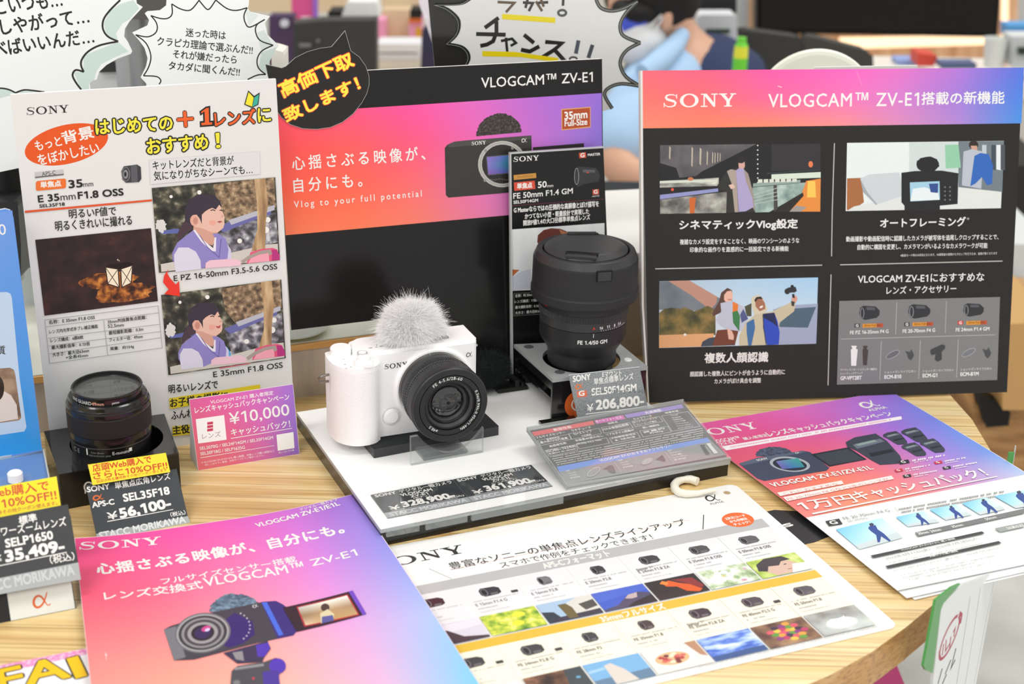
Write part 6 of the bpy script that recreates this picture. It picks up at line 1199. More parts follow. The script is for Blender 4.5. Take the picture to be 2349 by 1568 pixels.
    b = ca - 1.02; mb = MB(); mb.obox((math.cos(b) * .0385, math.sin(b) * .0385, z(.1085)), (-math.sin(b) * .004, math.cos(b) * .004, 0), (0, 0, .0014), (math.cos(b) * .0003, math.sin(b) * .0003, 0), mat('c8402c', .4)); mb.build('red_badge', R, label='small red badge')
lens50()
def lens35():
    q = [tab(*V, .030) for V in (((315 / 3.1357), 850 + 435 / 3.1357), ((425 / 3.1357), 850 + 745 / 3.1357), ((1285 / 3.1357), 850 + 590 / 3.1357), ((1180 / 3.1357), 850 + 305 / 3.1357))]
    hx, hy = -.3070, 1.0405; t = empty('lens_box', Mrot((hx, hy, 0), 0), 'glossy black display box holding the short lens in a round hole', 'box'); qq = [(p.x - hx, p.y - hy) for p in q]
    G_ = mat('1c1b1b', .18, coat=.7, name='black_gloss_box'); mb = MB(); holed(mb, qq, (0, 0), .0355, .0285, .030, G_, 64); mb.build('top_plate', t)
    mb = MB(); n = 4
    for i in range(4):
        p, r = Vector(qq[i]), Vector(qq[(i + 1) % 4]); mb.add([(p.x, p.y, 0), (r.x, r.y, 0), (r.x, r.y, .0285), (p.x, p.y, .0285)], [(0, 1, 2, 3)], mat('151413', .25, coat=.4))
    mb.add([(x, y, .004) for x, y in qq], [(0, 1, 2, 3)], mat('0c0c0c', .6)); mb.lathe([(.0355, .0285), (.0355, .004)], 64, mat('0b0b0b', .5)); mb.build('walls', t, recalc=False)
    d = (q[2] - q[1]); F_ = Sheet('', None, None, (q[1].x, q[1].y, 0), math.degrees(math.atan2(d.y, d.x)), 0, root=t, rough=.4); F_.O = F_.O + F_.n * .0003; F_.M.translation = F_.O
    F_.view(*W1); F_.ring(725, 415, 42, 45, 13, 'd9d9d6', part='lettering'); F_.quad((690, 440), (702, 438), (703, 468), (692, 470), 'd9d9d6', 'lettering'); F_.done()
    cx, cy = -.3095, 1.0355; R = empty('short_lens', Mrot((cx, cy, .0045), 0), 'short black 35mm lens with a protective filter, set in the black box', 'lens'); z = lambda v: v - .0045
    BG = mat('161616', .22, coat=.4, name='lens_gloss_black'); RB = mat('232021', .55, name='focus_rubber')
    mb = MB(); mb.lathe([(0, z(.0048)), (.0295, z(.0048)), (.0302, z(.012)), (.0304, z(.0385), BG), (.0308, z(.0392), mat('4a4a4c', .25, coat=.5)), (.0308, z(.0400), BG), (.0310, z(.0425)), (.0308, z(.0470), LD), (.0308, z(.0474))], 96, BG); mb.build('rear_barrel', R)
    mb = MB(); mb.lathe([(.0312, z(.0474)), (.0317, z(.0480)), (.0317, z(.0625)), (.0312, z(.0632))], 96, RB); mb.build('focus_ring', R)
    mb = MB(); mb.lathe([(.0315, z(.0632)), (.0317, z(.0645)), (.0316, z(.0672)), (.0308, z(.0682)), (.0308, z(.0690)), (.0300, z(.0696)), (.0296, z(.0722)), (.0286, z(.0732)), (.0262, z(.0732))], 96, BG); mb.build('front_barrel', R)
    mb = MB(); mb.lathe([(.0262, z(.0730)), (.0262, z(.0775)), (.0266, z(.0782)), (.0268, z(.0792)), (.0262, z(.0800)), (.0250, z(.0798)), (.0248, z(.0770)), (.0238, z(.0762))], 96, BG); mb.build('filter_ring', R)
    mb = MB(); mb.lathe([(0, z(.0763)), (.0239, z(.0763)), (.0239, z(.0758)), (0, z(.0758))], 64, clear_mat('8e9093', dens=.12, name='filter_glass')); mb.build('filter_glass', R)
    mb = MB(); mb.lathe([(.0239, z(.0756)), (.0225, z(.0730), LG), (.0180, z(.0716)), (.0150, z(.0722), GLS), (.0080, z(.0734), GLS), (0, z(.0738))], 64, mat('2c2d30', .4)); mb.build('front_element', R)
    ca = -math.pi / 2 - .29; Wt = mat('c9c9c7', .5); mb = MB(); cyltext(mb, 'LENS GUARD', .02632, z(.0738), ca - .32, .0026, Wt, bold=.03); cyltext(mb, '49mm', .02632, z(.0738), ca + .28, .0026, mat('d8a08c', .5), bold=.03); cyltext(mb, 'JAPAN', .02632, z(.0738), ca + .78, .0018, Wt)
    cyltext(mb, 'E-mount', .0311, z(.0345), ca + .78, .0026, Wt, bold=.03); cyltext(mb, 'C E', .03056, z(.0332), ca - .45, .0036, mat('8a8a88', .5), bold=.02); cyltext(mb, '0.3m 35mm', .03056, z(.0355), ca + .2, .0015, mat('8a8a88', .5), bold=.02); cyltext(mb, 'FOR E-MOUNT LENS', .03056, z(.0330), ca + .25, .0013, mat('8a8a88', .5), bold=.02)
    for a_, w_, h_, r_ in ((ca + 1.02, .0012, .0014, .0311), (ca - .07, .0005, .0026, .0308)): mb.obox((math.cos(a_) * r_, math.sin(a_) * r_, z(.0365)), (-math.sin(a_) * w_, math.cos(a_) * w_, 0), (0, 0, h_), (math.cos(a_) * .0001, math.sin(a_) * .0001, 0), mat('efefec', .4))
    mb.build('lettering', R, recalc=False)
lens35()
def smallthings():
    p = tab(1128, 905, .0142); t = empty('black_windscreen', Mrot((p.x, p.y, .0142), 22), 'fluffy black windscreen with clip lying behind the white camera', 'windscreen')
    mb = MB(); mb.ball((0, .012, .017), (.018, .014, .015), mat('1d2021', .9), 24, 14); mb.build('core', t); fur('fur', t, (0, .012, .0175), (.021, .017, .018), 3500, .007, '2a2f30', .00012, 8, low=-.8)
    mb = MB(); mb.box(.006, .034, .000, .016, 0, .004, BLKM); mb.box(.022, .026, .0, .016, .004, .010, BLKM); mb.box(.028, .030, .0, .016, .004, .007, BLKM); mb.build('clip', t, bevel=.0006)
    pts = [tab(x, y, z) for x, y, z in ((1600, 1104, .0042), (1585, 1099, .0042), (1568, 1098, .0042), (1554, 1103, .0042), (1547, 1112, .0042), (1549, 1122, .0042), (1558, 1129, .0042), (1575, 1132, .004), (1600, 1131, .004), (1640, 1124, .004))]
    t = empty('plastic_hook', Matrix.Translation(pts[5]), 'curved white plastic hook lying above the lens lineup sheet', 'hook'); mb = MB(); mb.tube([p - pts[5] for p in pts], [.0034] * 6 + [.0032, .003, .0024, .0016], mat('efeadb', .35, spec=.5), 14); mb.build('hook', t)
    # alpha badge block
    s = Sheet('alpha_badge', 'black block with a white plate and orange alpha mark under the 35,409 tag', 'badge', (-.3252, .8303, 0), 23.7, 28, rough=.4); s.mm()
    mb = MB(); mb.prism([(-.05, 0), (.0415, 0), (.0415, .0205), (-.05, .0205)], -.03, 0, mat('1b1a1a', .4)); mb.build('block', s.root, bevel=.0005); s.rect(0, .3, 41, 20, 'e3e4df', 'plate'); s.alpha((15, 5.4), (26, 5.4), 9.2, 'd8622c', .17); s.done()
    # blue tray
    c = [tab(*p, .03) for p in ((-150, 1082), (101, 1031), (116, 1106), (-130, 1160))]; o = c[3]; t = empty('blue_tray', Mrot((o.x, o.y, 0), 24), 'blue display tray with clear lid and a white knob at the left edge', 'tray'); Mi = t.matrix_world.inverted(); q = [(Mi @ p)[:2] for p in c]
    mb = MB(); mb.prism(q, 0, .029, mat('5d97d6', .35, coat=.3), mat('3f7cc0', .4)); mb.build('base', t, bevel=.0006); mb = MB(); mb.prism(q, .0295, .031, clear_mat('eaf4fb', dens=.08)); mb.build('clear_lid', t)
    e = Vector(q[1]); g = Vector(q[2]); mb = MB(); mb.prism([(e.x - .0012, e.y), (e.x, e.y), (g.x, g.y), (g.x - .0012, g.y)], .029, .0318, clear_mat('eef4f6', dens=.6)); mb.build('lid_edge', t); b_ = Vector(q[0]); mb = MB(); mb.prism([(b_.x, b_.y), (e.x, e.y), (e.x, e.y - .0008), (b_.x, b_.y - .0008)], .029, .0318, clear_mat('eef4f6', dens=.6)); mb.build('lid_edge', t)
    k = Mi @ tab(36, 1101, .031); mb = MB(); mb.lathe([(0, .038), (.0045, .038), (.0055, .037), (.0055, .031), (0, .031)], 28, WH, (k.x, k.y, 0)); mb.build('knob', t)
    p = tab(97, 1034, .031); s = Sheet('blue_sign', 'blue standing sign cut off by the left edge, with a pale text panel', 'sign', (p.x - .16 * math.cos(math.radians(23)), p.y - .16 * math.sin(math.radians(23)), .0005), 23, 6.5, rough=.35, coat=.4)
    s.O = Vector((s.O.x, s.O.y, TZ + .0312)); s.root.location = s.O
    s.view(*PX); s.panel([(-420, 560), (12, 479), (24, 482), (31, 498), (97, 1033), (-420, 1130)], .004, mat('5f92dd', .4), mat('cfdcee', .5), 'panel')
    s.grad((-300, 536), (28, 482), (95, 1030), (-300, 1105), [[(140, 170, 232), (120, 155, 225), (105, 150, 225)], [(90, 150, 225), (80, 145, 222), (75, 145, 222)], [(50, 150, 225), (40, 150, 222), (45, 150, 222)]])
    s.view(*V2); s.text('50', (-60, 285), (46, 275), 78, WHITE, 0); s.poly([(-300, 700), (50, 688), (75, 700), (85, 730), (140, 1300), (190, 1660), (175, 1690), (-300, 1760)], 'b9cfe8'); s.text('高画質', (-140, 1150), (40, 1136), 64, INK, .02)
    s.poly([(-300, 1260), (70, 1232), (98, 1245), (108, 1270), (153, 1590), (140, 1610), (-300, 1670)], ramp_mat(('4a3830', '7a6250', 'a89078'), 60, name='printed_backdrop')); s.poly([(-100, 1400), (20, 1395), (80, 1430), (120, 1500), (130, 1600), (-100, 1640)], 'd9cfca'); s.ell(-20, 1380, 50, 90, '2a2020'); s.done()
smallthings()
# ================================================================ speech bubble cards behind the signs
def spline(pts, n=4, closed=False):
    out = []; N = len(pts)
    for i in range(N - (0 if closed else 1)):
        q = [pts[(i - 1) % N] if closed or i else pts[0], pts[i], pts[(i + 1) % N], pts[(i + 2) % N] if closed or i + 2 < N else pts[-1]]
        for k in range(n):
            t = k / n; out.append(tuple(.5 * (2 * q[1][j] + (q[2][j] - q[0][j]) * t + (2 * q[0][j] - 5 * q[1][j] + 4 * q[2][j] - q[3][j]) * t * t + (3 * q[1][j] - q[0][j] - 3 * q[2][j] + q[3][j]) * t ** 3) for j in (0, 1)))
    if not closed: out.append(pts[-1])
    return out
MINT = 'cfe0da'
def bubbles():
    s = Sheet('speech_bubble_card', 'large white and mint speech bubble card with big handwriting at the upper left', 'card', (-.60, 1.13, .0), 20, 5, 'speech bubble cards', rough=.4, coat=.2); s.view(*V1)
    out = [(-900, -120), (960, -120), (985, 25), (1027, 50), (1005, 75), (935, 150), (900, 205), (893, 262), (920, 300), (952, 368), (940, 388), (850, 420), (765, 468), (715, 515), (695, 572), (642, 582), (655, 660), (645, 1100), (-300, 1300), (-900, 900)]
    s.panel(out, .003, mat('f3f5f5', .4, coat=.2), mat('e4e8e8', .4), 'card')
    s.poly([(860, 30), (960, 0), (1000, 60), (930, 140), (880, 170), (835, 240), (850, 300), (870, 320), (925, 370), (840, 405), (730, 460), (690, 520), (680, 570), (640, 600), (640, 660), (580, 640), (530, 520), (600, 515), (600, 400), (850, 300), (770, 260), (745, 170), (790, 80)], MINT)
    s.poly([(-500, 640), (0, 632), (60, 640), (110, 665), (160, 645), (300, 662), (60, 690), (0, 705), (-500, 760)], MINT)
    s.line(spline([(865, 0), (790, 75), (745, 140), (740, 205), (775, 262), (850, 298)]), 14, INK); s.line(spline([(850, 298), (720, 325), (635, 370), (590, 425), (583, 470), (603, 517)]), 14, INK); s.line(spline([(603, 517), (545, 503), (522, 540), (545, 592), (585, 645)]), 14, INK)
    s.line(spline([(-60, 640), (0, 634), (60, 643), (112, 667)]), 12, INK); s.line(spline([(112, 667), (170, 647), (230, 650), (320, 662)]), 12, INK)
    s.text('こいつも…', (-20, 108), (452, 45), 118, INK, .025); s.text('いしやがって…', (-110, 268), (645, 165), 118, INK, .025); s.text('べばいいんだ…', (-40, 408), (680, 308), 112, INK, .025)
    s.done()
    s = Sheet('speech_bubble_card', 'small spiky white speech bubble card with four lines of text', 'card', (-.36, 1.17, .0), 14, 5, 'speech bubble cards', rough=.4, coat=.2); s.view(*V1)
    out = [(952, 235), (1060, 185), (1073, 145), (1042, 97), (1060, 82), (1150, 75), (1195, 40), (1205, -100), (1795, -60), (1790, 30), (1783, 60), (1800, 85), (1942, 118), (1905, 165), (1925, 250), (2008, 330), (1975, 362), (1935, 450), (1948, 490), (1940, 700), (1060, 1000), (1052, 600), (1012, 557), (1050, 480), (1062, 420), (1040, 345), (1000, 290)]
    s.panel(out, .003, mat('f3f5f5', .4, coat=.2), mat('dfe3e3', .4), 'card')
    s.poly([(1850, 235), (1900, 215), (1960, 325), (1880, 370)], 'dbe6e2'); s.poly([(1880, 375), (1990, 340), (1940, 440), (1930, 540), (1860, 490)], MINT); s.poly([(1760, 60), (1790, 80), (1860, 110), (1790, 190)], 'e2eae7')
    L_ = [(1145, 605), (1157, 578), (1125, 550), (1032, 545)], [(1032, 545), (1070, 480), (1085, 400), (1050, 310), (975, 250)], [(975, 250), (1060, 265), (1115, 240), (1132, 200), (1120, 155), (1085, 112)], [(1085, 112), (1150, 132), (1205, 132), (1238, 100), (1235, 28)], [(1235, 28), (1300, 65), (1370, 72), (1430, 5)], [(1430, 0), (1475, 55), (1495, 68), (1515, 55), (1552, 0)], [(1552, 0), (1630, 60), (1700, 75), (1778, 55)], [(1778, 55), (1755, 110), (1765, 165), (1800, 195), (1905, 140)], [(1905, 140), (1850, 175), (1838, 225), (1870, 290), (1965, 325)], [(1965, 325), (1885, 365), (1850, 425), (1860, 490), (1912, 535)], [(1912, 535), (1850, 540), (1780, 572)]
    for q in L_: s.line(spline(q), 9, INK)
    s.text('迷った時は', (1335, 262), (1622, 286), 62, INK, .015); s.text('クラピカ理論で選ぶんだ!!', (1130, 326), (1815, 392), 64, INK, .015); s.text('それが嫌だったら', (1243, 417), (1700, 460), 62, INK, .015); s.text('タカダに聞くんだ!!', (1212, 500), (1722, 548), 62, INK, .015)
    s.done()
    s = Sheet('speech_bubble_card', 'big black edged speech bubble card with thick marker writing behind the large black sign', 'card', (-.1, 1.30, .0), 12, 3, 'speech bubble cards', rough=.35, coat=.3); s.view(*VF)
    edge = spline([(1820, -60), (1840, 20), (1880, 75), (1970, 98), (2080, 75), (2204, 12)]) + spline([(2204, 12), (2120, 90), (2062, 175), (2045, 250), (2080, 325), (2225, 385)]) + spline([(2225, 385), (2120, 440), (2060, 510), (2048, 590), (2100, 690), (2222, 772)]) + spline([(2222, 772), (2060, 752), (1950, 785), (1905, 850), (1975, 975)])
    left = spline([(760, -60), (690, 0), (600, 38), (390, 42)]) + spline([(390, 42), (500, 80), (590, 160), (605, 240), (575, 320), (500, 392)]) + spline([(500, 392), (620, 415), (682, 470), (690, 540), (640, 620)])
    s.panel([(760, -60)] + edge[:] + [(1500, 1100), (640, 1100)] + left[::-1][:-1], .002, mat('e3e3e1', .35, coat=.3), mat('8a8a88', .3), 'card')
    s.line(edge, 34, '484844'); s.line(edge, 3, 'd0d0cc')
    s.panel([(320, -60), (760, -60)] + left[1:] + [(640, 1100), (430, 1100)], .0015, mat('2b2a28', .3, coat=.5), name='black_backing', z=-.0022)
    s.line(left, 20, '1c1b1c'); s.line([(x - 14, y + 5) for x, y in left], 3, 'b0b0ae')
    for q, c in (([(830, 250), (955, 160)], 0), ([(752, 305), (1018, 312)], 0), ([(935, 190), (935, 290), (905, 370), (850, 400), (790, 412)], 0), ([(975, 368), (1075, 348), (1110, 385), (1062, 412)], 1), ([(1020, 338), (1032, 468)], 1), ([(1182, 312), (1272, 386)], 0), ([(1155, 446), (1235, 462), (1320, 416)], 0), ([(1372, 376), (1522, 388), (1450, 450), (1340, 518)], 0), ([(1450, 440), (1560, 560)], 0), ([(1672, 362), (1648, 482)], 2), ([(1798, 402), (1760, 520)], 2), ([(945, 18), (1095, 26), (1020, 110)], 3), ([(1172, 22), (1262, 28), (1225, 100)], 4), ([(1215, -5), (1195, 72)], 4), ([(1290, 12), (1345, 100)], 3), ([(1310, 25), (1400, 20)], 4), ([(1335, -5), (1360, 60)], 3), ([(1536, -20), (1532, 52)], 4)):
        s.line(q, 36 if c in (0, 2) else 24, (INK, INK, '4a4f58', '6a5a4a', '45423f')[c], 'lettering')
    s.ring(1525, 115, 46, 36, 22, '5a5a58'); s.ring(1625, 530, 40, 26, 16, '3c3c3c'); s.quad((985, 124), (1465, 158), (1462, 206), (985, 172), 'eeda2a'); s.poly([(808, 458), (1100, 465), (1490, 520), (1490, 560), (1150, 512), (808, 505)], 'ecd414')
    s.done()
bubbles()
# ================================================================ things hanging at the table edge
def edgethings():
    s = Sheet('hanging_leaflet_pocket', 'green edged clear pocket of white leaflets hanging from the rounded table edge', 'leaflet holder', (.290, .846, -.02), 52, 0, rough=.4); s.view(*VS)
    s.panel([(636, 1012), (780, 880), (1010, 800), (960, 1120), (850, 1700), (560, 1700)], .002, mat('e9ebe9', .4, coat=.3), mat('d0d2d0'), 'white_leaflets')
    for q, w in (([(835, 960), (790, 1250), (740, 1568)], 4), ([(905, 900), (860, 1200), (800, 1568)], 3), ([(1000, 850), (930, 1200), (860, 1568)], 2)): s.line(q, w, '9b9ea0', 'fold_line')
    pts = [(690 + 38 * math.cos(math.radians(a)) + 62 * math.sin(math.radians(a)) * -.95, 1245 + 150 * math.sin(math.radians(a))) for a in range(-80, 270, 12)]
    s.line(pts, 12, 'b2465c'); s.line([(760, 1075), (775, 1090), (765, 1150)], 14, 'b2465c')
    for q in ([(650, 1290), (640, 1370)], [(668, 1260), (662, 1340), (690, 1290)], [(700, 1240), (690, 1320)], [(715, 1210), (730, 1180), (720, 1240)], [(618, 1340), (630, 1400)]): s.line(q, 8, 'b2465c')
    for q in ([(640, 1460), (610, 1568)], [(700, 1400), (660, 1500)], [(735, 1320), (700, 1460), (730, 1400)], [(670, 1500), (640, 1568)]): s.line(q, 9, '55565a')
    s.done()
    g = Sheet('', None, None, (.2885, .8445, -.02), 52, 0, root=s.root, rough=.4); g.view(*VS)
    G1 = mat('4d9a4c', .35, coat=.4); mb = MB(); mb.prism([g.P(*p) for p in ((588, 985), (700, 897), (760, 870), (640, 1008), (620, 1060), (566, 1490), (520, 1470), (503, 1440))], -.001, .0008, G1); o = mb.build('green_cover', s.root)
    rm = s.root.matrix_basis.inverted() @ g.M; o.matrix_basis = rm
    mb = MB(); a = tab(2311, 1068, .0); t = empty('green_clip_strip', Matrix.Translation(a), 'narrow green strip standing at the right table edge beside the flyers', 'clip')
    mb.box(-.0005, .004, 0, .002, -.03, .012, G1); mb.box(.004, .0046, 0, .002, -.03, .018, clear_mat('eaf0ee', dens=.5)); mb.build('strip', t)
edgethings()
# ================================================================ room and background
def room():
    FL = ramp_mat(('c4c6c2', 'cdcfcb', 'd6d8d4'), 6, detail=4, name='pale_floor', rough=.4)
    mb = MB(); mb.box(-6, 6, -3, 7, -.05, 0, FL); o = mb.build('floor'); o['kind'] = 'structure'
    WL = mat('dedad2', .7)
    mb = MB(); mb.box(-6, 6, 6.6, 6.7, 0, 3.2, WL); o = mb.build('wall_back'); o['kind'] = 'structure'
    mb = MB(); mb.box(-6.1, 6.1, -3.1, 6.7, 3.2, 3.3, mat('eeeeec', .8)); o = mb.build('ceiling'); o['kind'] = 'structure'
room()
def rel(p, Y): return at(p[0], p[1], Y)
def slab(name, label, cat, pts, Y, th, M, part='body', group=None, bevel=.004, extra=None):   # upright block whose front outline stands at depth Y
    w = [at(x, y, Y) for x, y in pts]; o = Vector((sum(p.x for p in w) / len(w), Y, min(p.z for p in w)))
    t = empty(name, Matrix.Translation(o), label, cat, group); mb = MB(); mb.prism([(p.x - o.x, p.z - o.z) for p in w], -th, 0, M, plane='xz'); mb.build(part, t, bevel=bevel)
    if extra: extra(t, o)
    return t
def plate(t, o, name, pts, Y, M, d=.004, label=None):
    mb = MB(); mb.prism([(at(x, y, Y).x - o.x, at(x, y, Y).z - o.z) for x, y in pts], .0, d, M, plane='xz'); ob = mb.build(name, t, label=label); ob.location = (0, Y - o.y, 0); return ob
def R4(x0, y0, x1, y1): return [(x0, y0), (x1, y0), (x1, y1), (x0, y1)]
def background():
    DKG = mat('33322f', .6); CRM = mat('e2dcd4', .5); BG_ = mat('141312', .4); OAK = mat('dcc9a8', .5)
    # television on a warm lit wood panel
    def tv(t, o):
        plate(t, o, 'screen', [(1745, -55), (2292, -55), (2280, 76), (1745, 66)], 3.98, mat('0d0d0f', .15, coat=.5))
    slab('television', 'big black television on the warm lit wooden wall at the upper right', 'television', [(1735, -60), (2300, -60), (2288, 86), (1735, 76)], 4.0, .06, mat('121212', .3), 'frame', extra=tv)
    def led(t, o):
        plate(t, o, 'lamp_strip', [(1925, 86), (2288, 80), (2300, 100), (1925, 112)], 4.13, mat('ffd9b0', .5, emit=1.6)); plate(t, o, 'lamp_strip', [(2296, -60), (2312, -60), (2312, 90), (2296, 90)], 4.13, mat('ffd9b0', .5, emit=1.2))
    slab('wood_wall_panel', 'slatted warm wooden panel behind the television', 'wall panel', [(1700, -60), (2335, -60), (2335, 150), (1700, 150)], 4.2, .05, ramp_mat(('c99a74', 'd9ae88', 'e8c4a0'), 8, stretch=(6, 1, .3), name='warm_wood'), 'panel', extra=led)
    slab('pale_wall_strip', 'pale grey wall edge left of the television', 'wall panel', R4(1692, -60, 1716, 80), 4.1, .1, mat('b9bcc0', .6))
    slab('wall_cabinet', 'grey side cabinet right of the television', 'cabinet', R4(2335, -60, 2700, 90), 4.3, .3, mat('c0c4c6', .6))
    t = empty('white_counter', Matrix.Translation((.64, 2.9, 0)), 'long white counter beneath the television', 'counter'); mb = MB(); mb.box(0, 1.6, .01, .24, 0, .80, mat('d4ccc4', .5)); mb.build('body', t, bevel=.004); mb = MB(); mb.box(-.01, 1.62, 0, .25, .80, .835, mat('e2dad2', .4)); mb.build('top', t, bevel=.005)
    def w(name, label, cat, pts, Y, c, th=.06, extra=None, **k): return slab(name, label, cat, pts, Y, th, mat(c, .5), extra=extra, **k)
    w('red_box', 'small red box on the white counter', 'box', [(2106, 122), (2152, 128), (2142, 152), (2104, 152)], 2.97, 'cf4a3c')
    w('blue_case', 'flat blue case beside the red box', 'case', R4(2058, 138, 2104, 150), 3.05, '8fa4d8', .05)
    w('blue_case', 'dark blue item right of the red box', 'case', R4(2158, 144, 2240, 158), 2.93, '5a6488', .04)
    t = empty('paper_cup', at(2278, 152, 2.96), 'white paper cup on the counter below the television corner', 'cup'); mb = MB(); mb.lathe([(0, 0), (.018, 0), (.025, .055), (.026, .056), (.024, .056), (.017, .004)], 24, mat('e6e9e4', .5)); mb.build('body', t)
    w('orange_stand', 'small orange wooden stand beside the paper cup', 'stand', R4(2302, 100, 2318, 148), 3.05, 'd08a50', .02)
    def disp(t, o): plate(t, o, 'display', R4(2334, 108, 2375, 124), 2.91, mat('2f3a2c', .3))
    w('card_reader', 'grey card reader at the right edge of the counter', 'device', R4(2322, 84, 2420, 156), 2.92, 'c9cdd0', extra=disp)
    w('blue_box', 'bright blue box at the upper right edge', 'box', R4(2312, 58, 2420, 88), 3.6, '5aa0dc')
    # chairs
    for pts, lab, Y in (([(1697, 72), (1715, 70), (1838, 86), (1846, 100), (1846, 210), (1700, 210)], 'dark grey office chair back left of its twin', 3.0), ([(1846, 86), (1862, 84), (1985, 116), (2003, 128), (2006, 210), (1848, 210)], 'dark grey office chair back nearer the white counter', 2.72)):
        p0 = at(pts[0][0], 400, Y)
        def legs(t, o, Y=Y):
            mb = MB(); mb.box(-.06, .06, .01, .18, -.30, -.25, mat('3a3936', .7)); mb.build('seat', t, bevel=.02); mb = MB(); mb.tube([(0, .08, -.28), (0, .08, .06 - o.z)], .015, BG_); mb.build('post', t)
            for k in range(5): mb = MB(); a = k * 1.257; mb.tube([(0, .08, .08 - o.z), (.11 * math.cos(a), .08 + .11 * math.sin(a), .03 - o.z)], .015, BG_); mb.build('leg', t)
            mb = MB(); mb.tube([(0, .02, .0), (0, .02, -.28)], .012, BG_); mb.build('back_support', t)
        slab('office_chair', lab, 'chair', pts, Y, .04, mat('454340', .75), 'backrest', 'office chairs in the background', .015, extra=legs)
    # white label device and its neighbours
    def lab_(t, o): plate(t, o, 'display', R4(1619, 66, 1674, 76), 2.99, mat('3c4a38', .4))
    w('white_device', 'white device with a small dark display behind the seated person', 'device', rbox(90, 76, 10, 3, 1645, 72), 3.0, 'dfe0e4', extra=lab_)
    w('dark_screen', 'dark screen above the white device', 'monitor', R4(1592, -60, 1690, 30), 3.1, '2b2a2c'); w('wood_post', 'reddish wooden post beside the white device', 'post', R4(1574, 18, 1602, 120), 3.15, 'a8765a')
    w('white_pillar', 'slim white pillar behind the seated person', 'pillar', R4(1545, -60, 1576, 200), 3.4, 'eae8e4', .08); w('dark_cabinet', 'dark cabinet under the white device', 'cabinet', R4(1602, 108, 1700, 400), 3.1, '241f1e', .3)
    t = empty('green_bottle', at(1694, 190, 2.6), 'yellow and green bottle in front of the office chairs', 'bottle'); mb = MB(); mb.lathe([(0, 0), (.013, 0), (.013, .045, mat('e0e040', .4)), (.012, .065), (.008, .072), (.008, .08), (0, .08)], 20, mat('6fd040', .4)); mb.build('body', t)
    # white round thing and card behind the right sign
    c = at(1866, 250, 1.46); t = empty('round_white_panel', Matrix.Translation(c), 'round off-white panel rising behind the right black sign', 'panel'); mb = MB(); mb.lathe([(0, .0), (.056, .0), (.0595, .001), (.0610, .004), (.0595, .009), (.056, .010), (0, .010)], 72, mat('e6e8db', .45), axis='y'); mb.build('disc', t)
    mb = MB(); mb.box(-.008, .008, -.002, .012, TZ - c.z, -.05, mat('e6e8db', .45)); mb.build('stem', t)
    a, b = at(1868, 154, 1.33), at(2105, 150, 1.33); t = empty('white_card', Matrix.Translation((a.x, 1.33, TZ)), 'plain white card peeping over the right black sign', 'card'); mb = MB(); mb.prism([(0, 0), (b.x - a.x, 0), (b.x - a.x, b.z - TZ), (0, a.z - TZ)], -.002, 0, mat('f3f2ee', .5), plane='xz'); mb.build('sheet', t)
    # shelves on the left
    Zc = at(770, 260, 2.8).z
    def yb(Y, Z=Zc):
        lo, hi = 0., 900.
        for _ in range(40):
            m_ = (lo + hi) / 2; lo, hi = (m_, hi) if at(770, m_, Y).z > Z else (lo, m_)
        return lo
    t = empty('rear_display_counter', Matrix.Translation((at(560, 200, 3.).x, 2.7, 0)), 'pale wooden counter carrying the monitor and panels in the left background', 'counter'); mb = MB(); mb.box(0, .48, 0, 1.0, 0, Zc, OAK); mb.build('body', t, bevel=.003)
    w('shelf_beam', 'pale wooden shelf beam across the upper background', 'beam', R4(560, -60, 1060, 28), 3.5, 'e0cdae', .1); w('shelf_post', 'pale wooden post under the shelf beam', 'post', R4(876, 22, 944, yb(3.45)), 3.45, 'dfcba8', .08)
    w('poster', 'pink to purple poster hanging from the shelf', 'poster', [(666, -60), (728, -60), (722, 50), (670, 52)], 3.3, 'dc5a98', .01, extra=lambda t, o: (plate(t, o, 'purple_edge', R4(718, -60, 730, 44), 3.29, mat('9a6cd0', .5)), plate(t, o, 'white_logo_print', R4(692, 38, 714, 50), 3.29, mat('f0e6f0', .5))))
    w('purple_panel', 'dark purple display panel with a white dot', 'panel', R4(616, 36, 674, yb(3.0)), 3.0, '4f3a5c', .04, extra=lambda t, o: plate(t, o, 'white_dot_print', rbox(20, 18, 8, 3, 653, 53), 2.99, mat('d8d8e4', .5)))
    w('dark_monitor', 'large dark grey monitor back in the left background', 'monitor', [(672, 54), (735, 48), (862, 47), (864, 260), (672, 260)], 2.8, '3b3a3a', .05, extra=lambda t, o: [plate(t, o, 'reflection_label', q, 2.79, mat('77777a', .4)) for q in (rbox(28, 9, 4, 2, 700, 103), rbox(9, 7, 3, 2, 730, 93))])  # small lighter grey patches on the dark monitor
    w('small_camera', 'small black camera on the shelf', 'camera', R4(752, 26, 788, 50), 3.0, '222224'); w('hanging_lamp', 'white rounded shade hanging in front of the shelf', 'lamp', [(795, 5), (862, 5), (870, 40), (860, 47), (792, 47), (783, 38)], 2.9, 'f0f0ee', .08)
    w('pink_box', 'pink box left of the shelf post', 'box', R4(862, 46, 884, 112), 3.4, 'f0a0c8'); w('orange_box', 'pink, orange and yellow box right of the shelf post', 'box', R4(938, 42, 968, 112), 3.4, 'f0a8d0', extra=lambda t, o: (plate(t, o, 'orange_lid', R4(938, 40, 968, 52), 3.39, mat('e8793c', .5)), plate(t, o, 'yellow_print', R4(954, 62, 966, 104), 3.39, mat('e0a81e', .5))))
    w('black_bracket', 'black bracket under the shelf beam', 'bracket', R4(940, 22, 968, 42), 3.3, '1b1a1c')
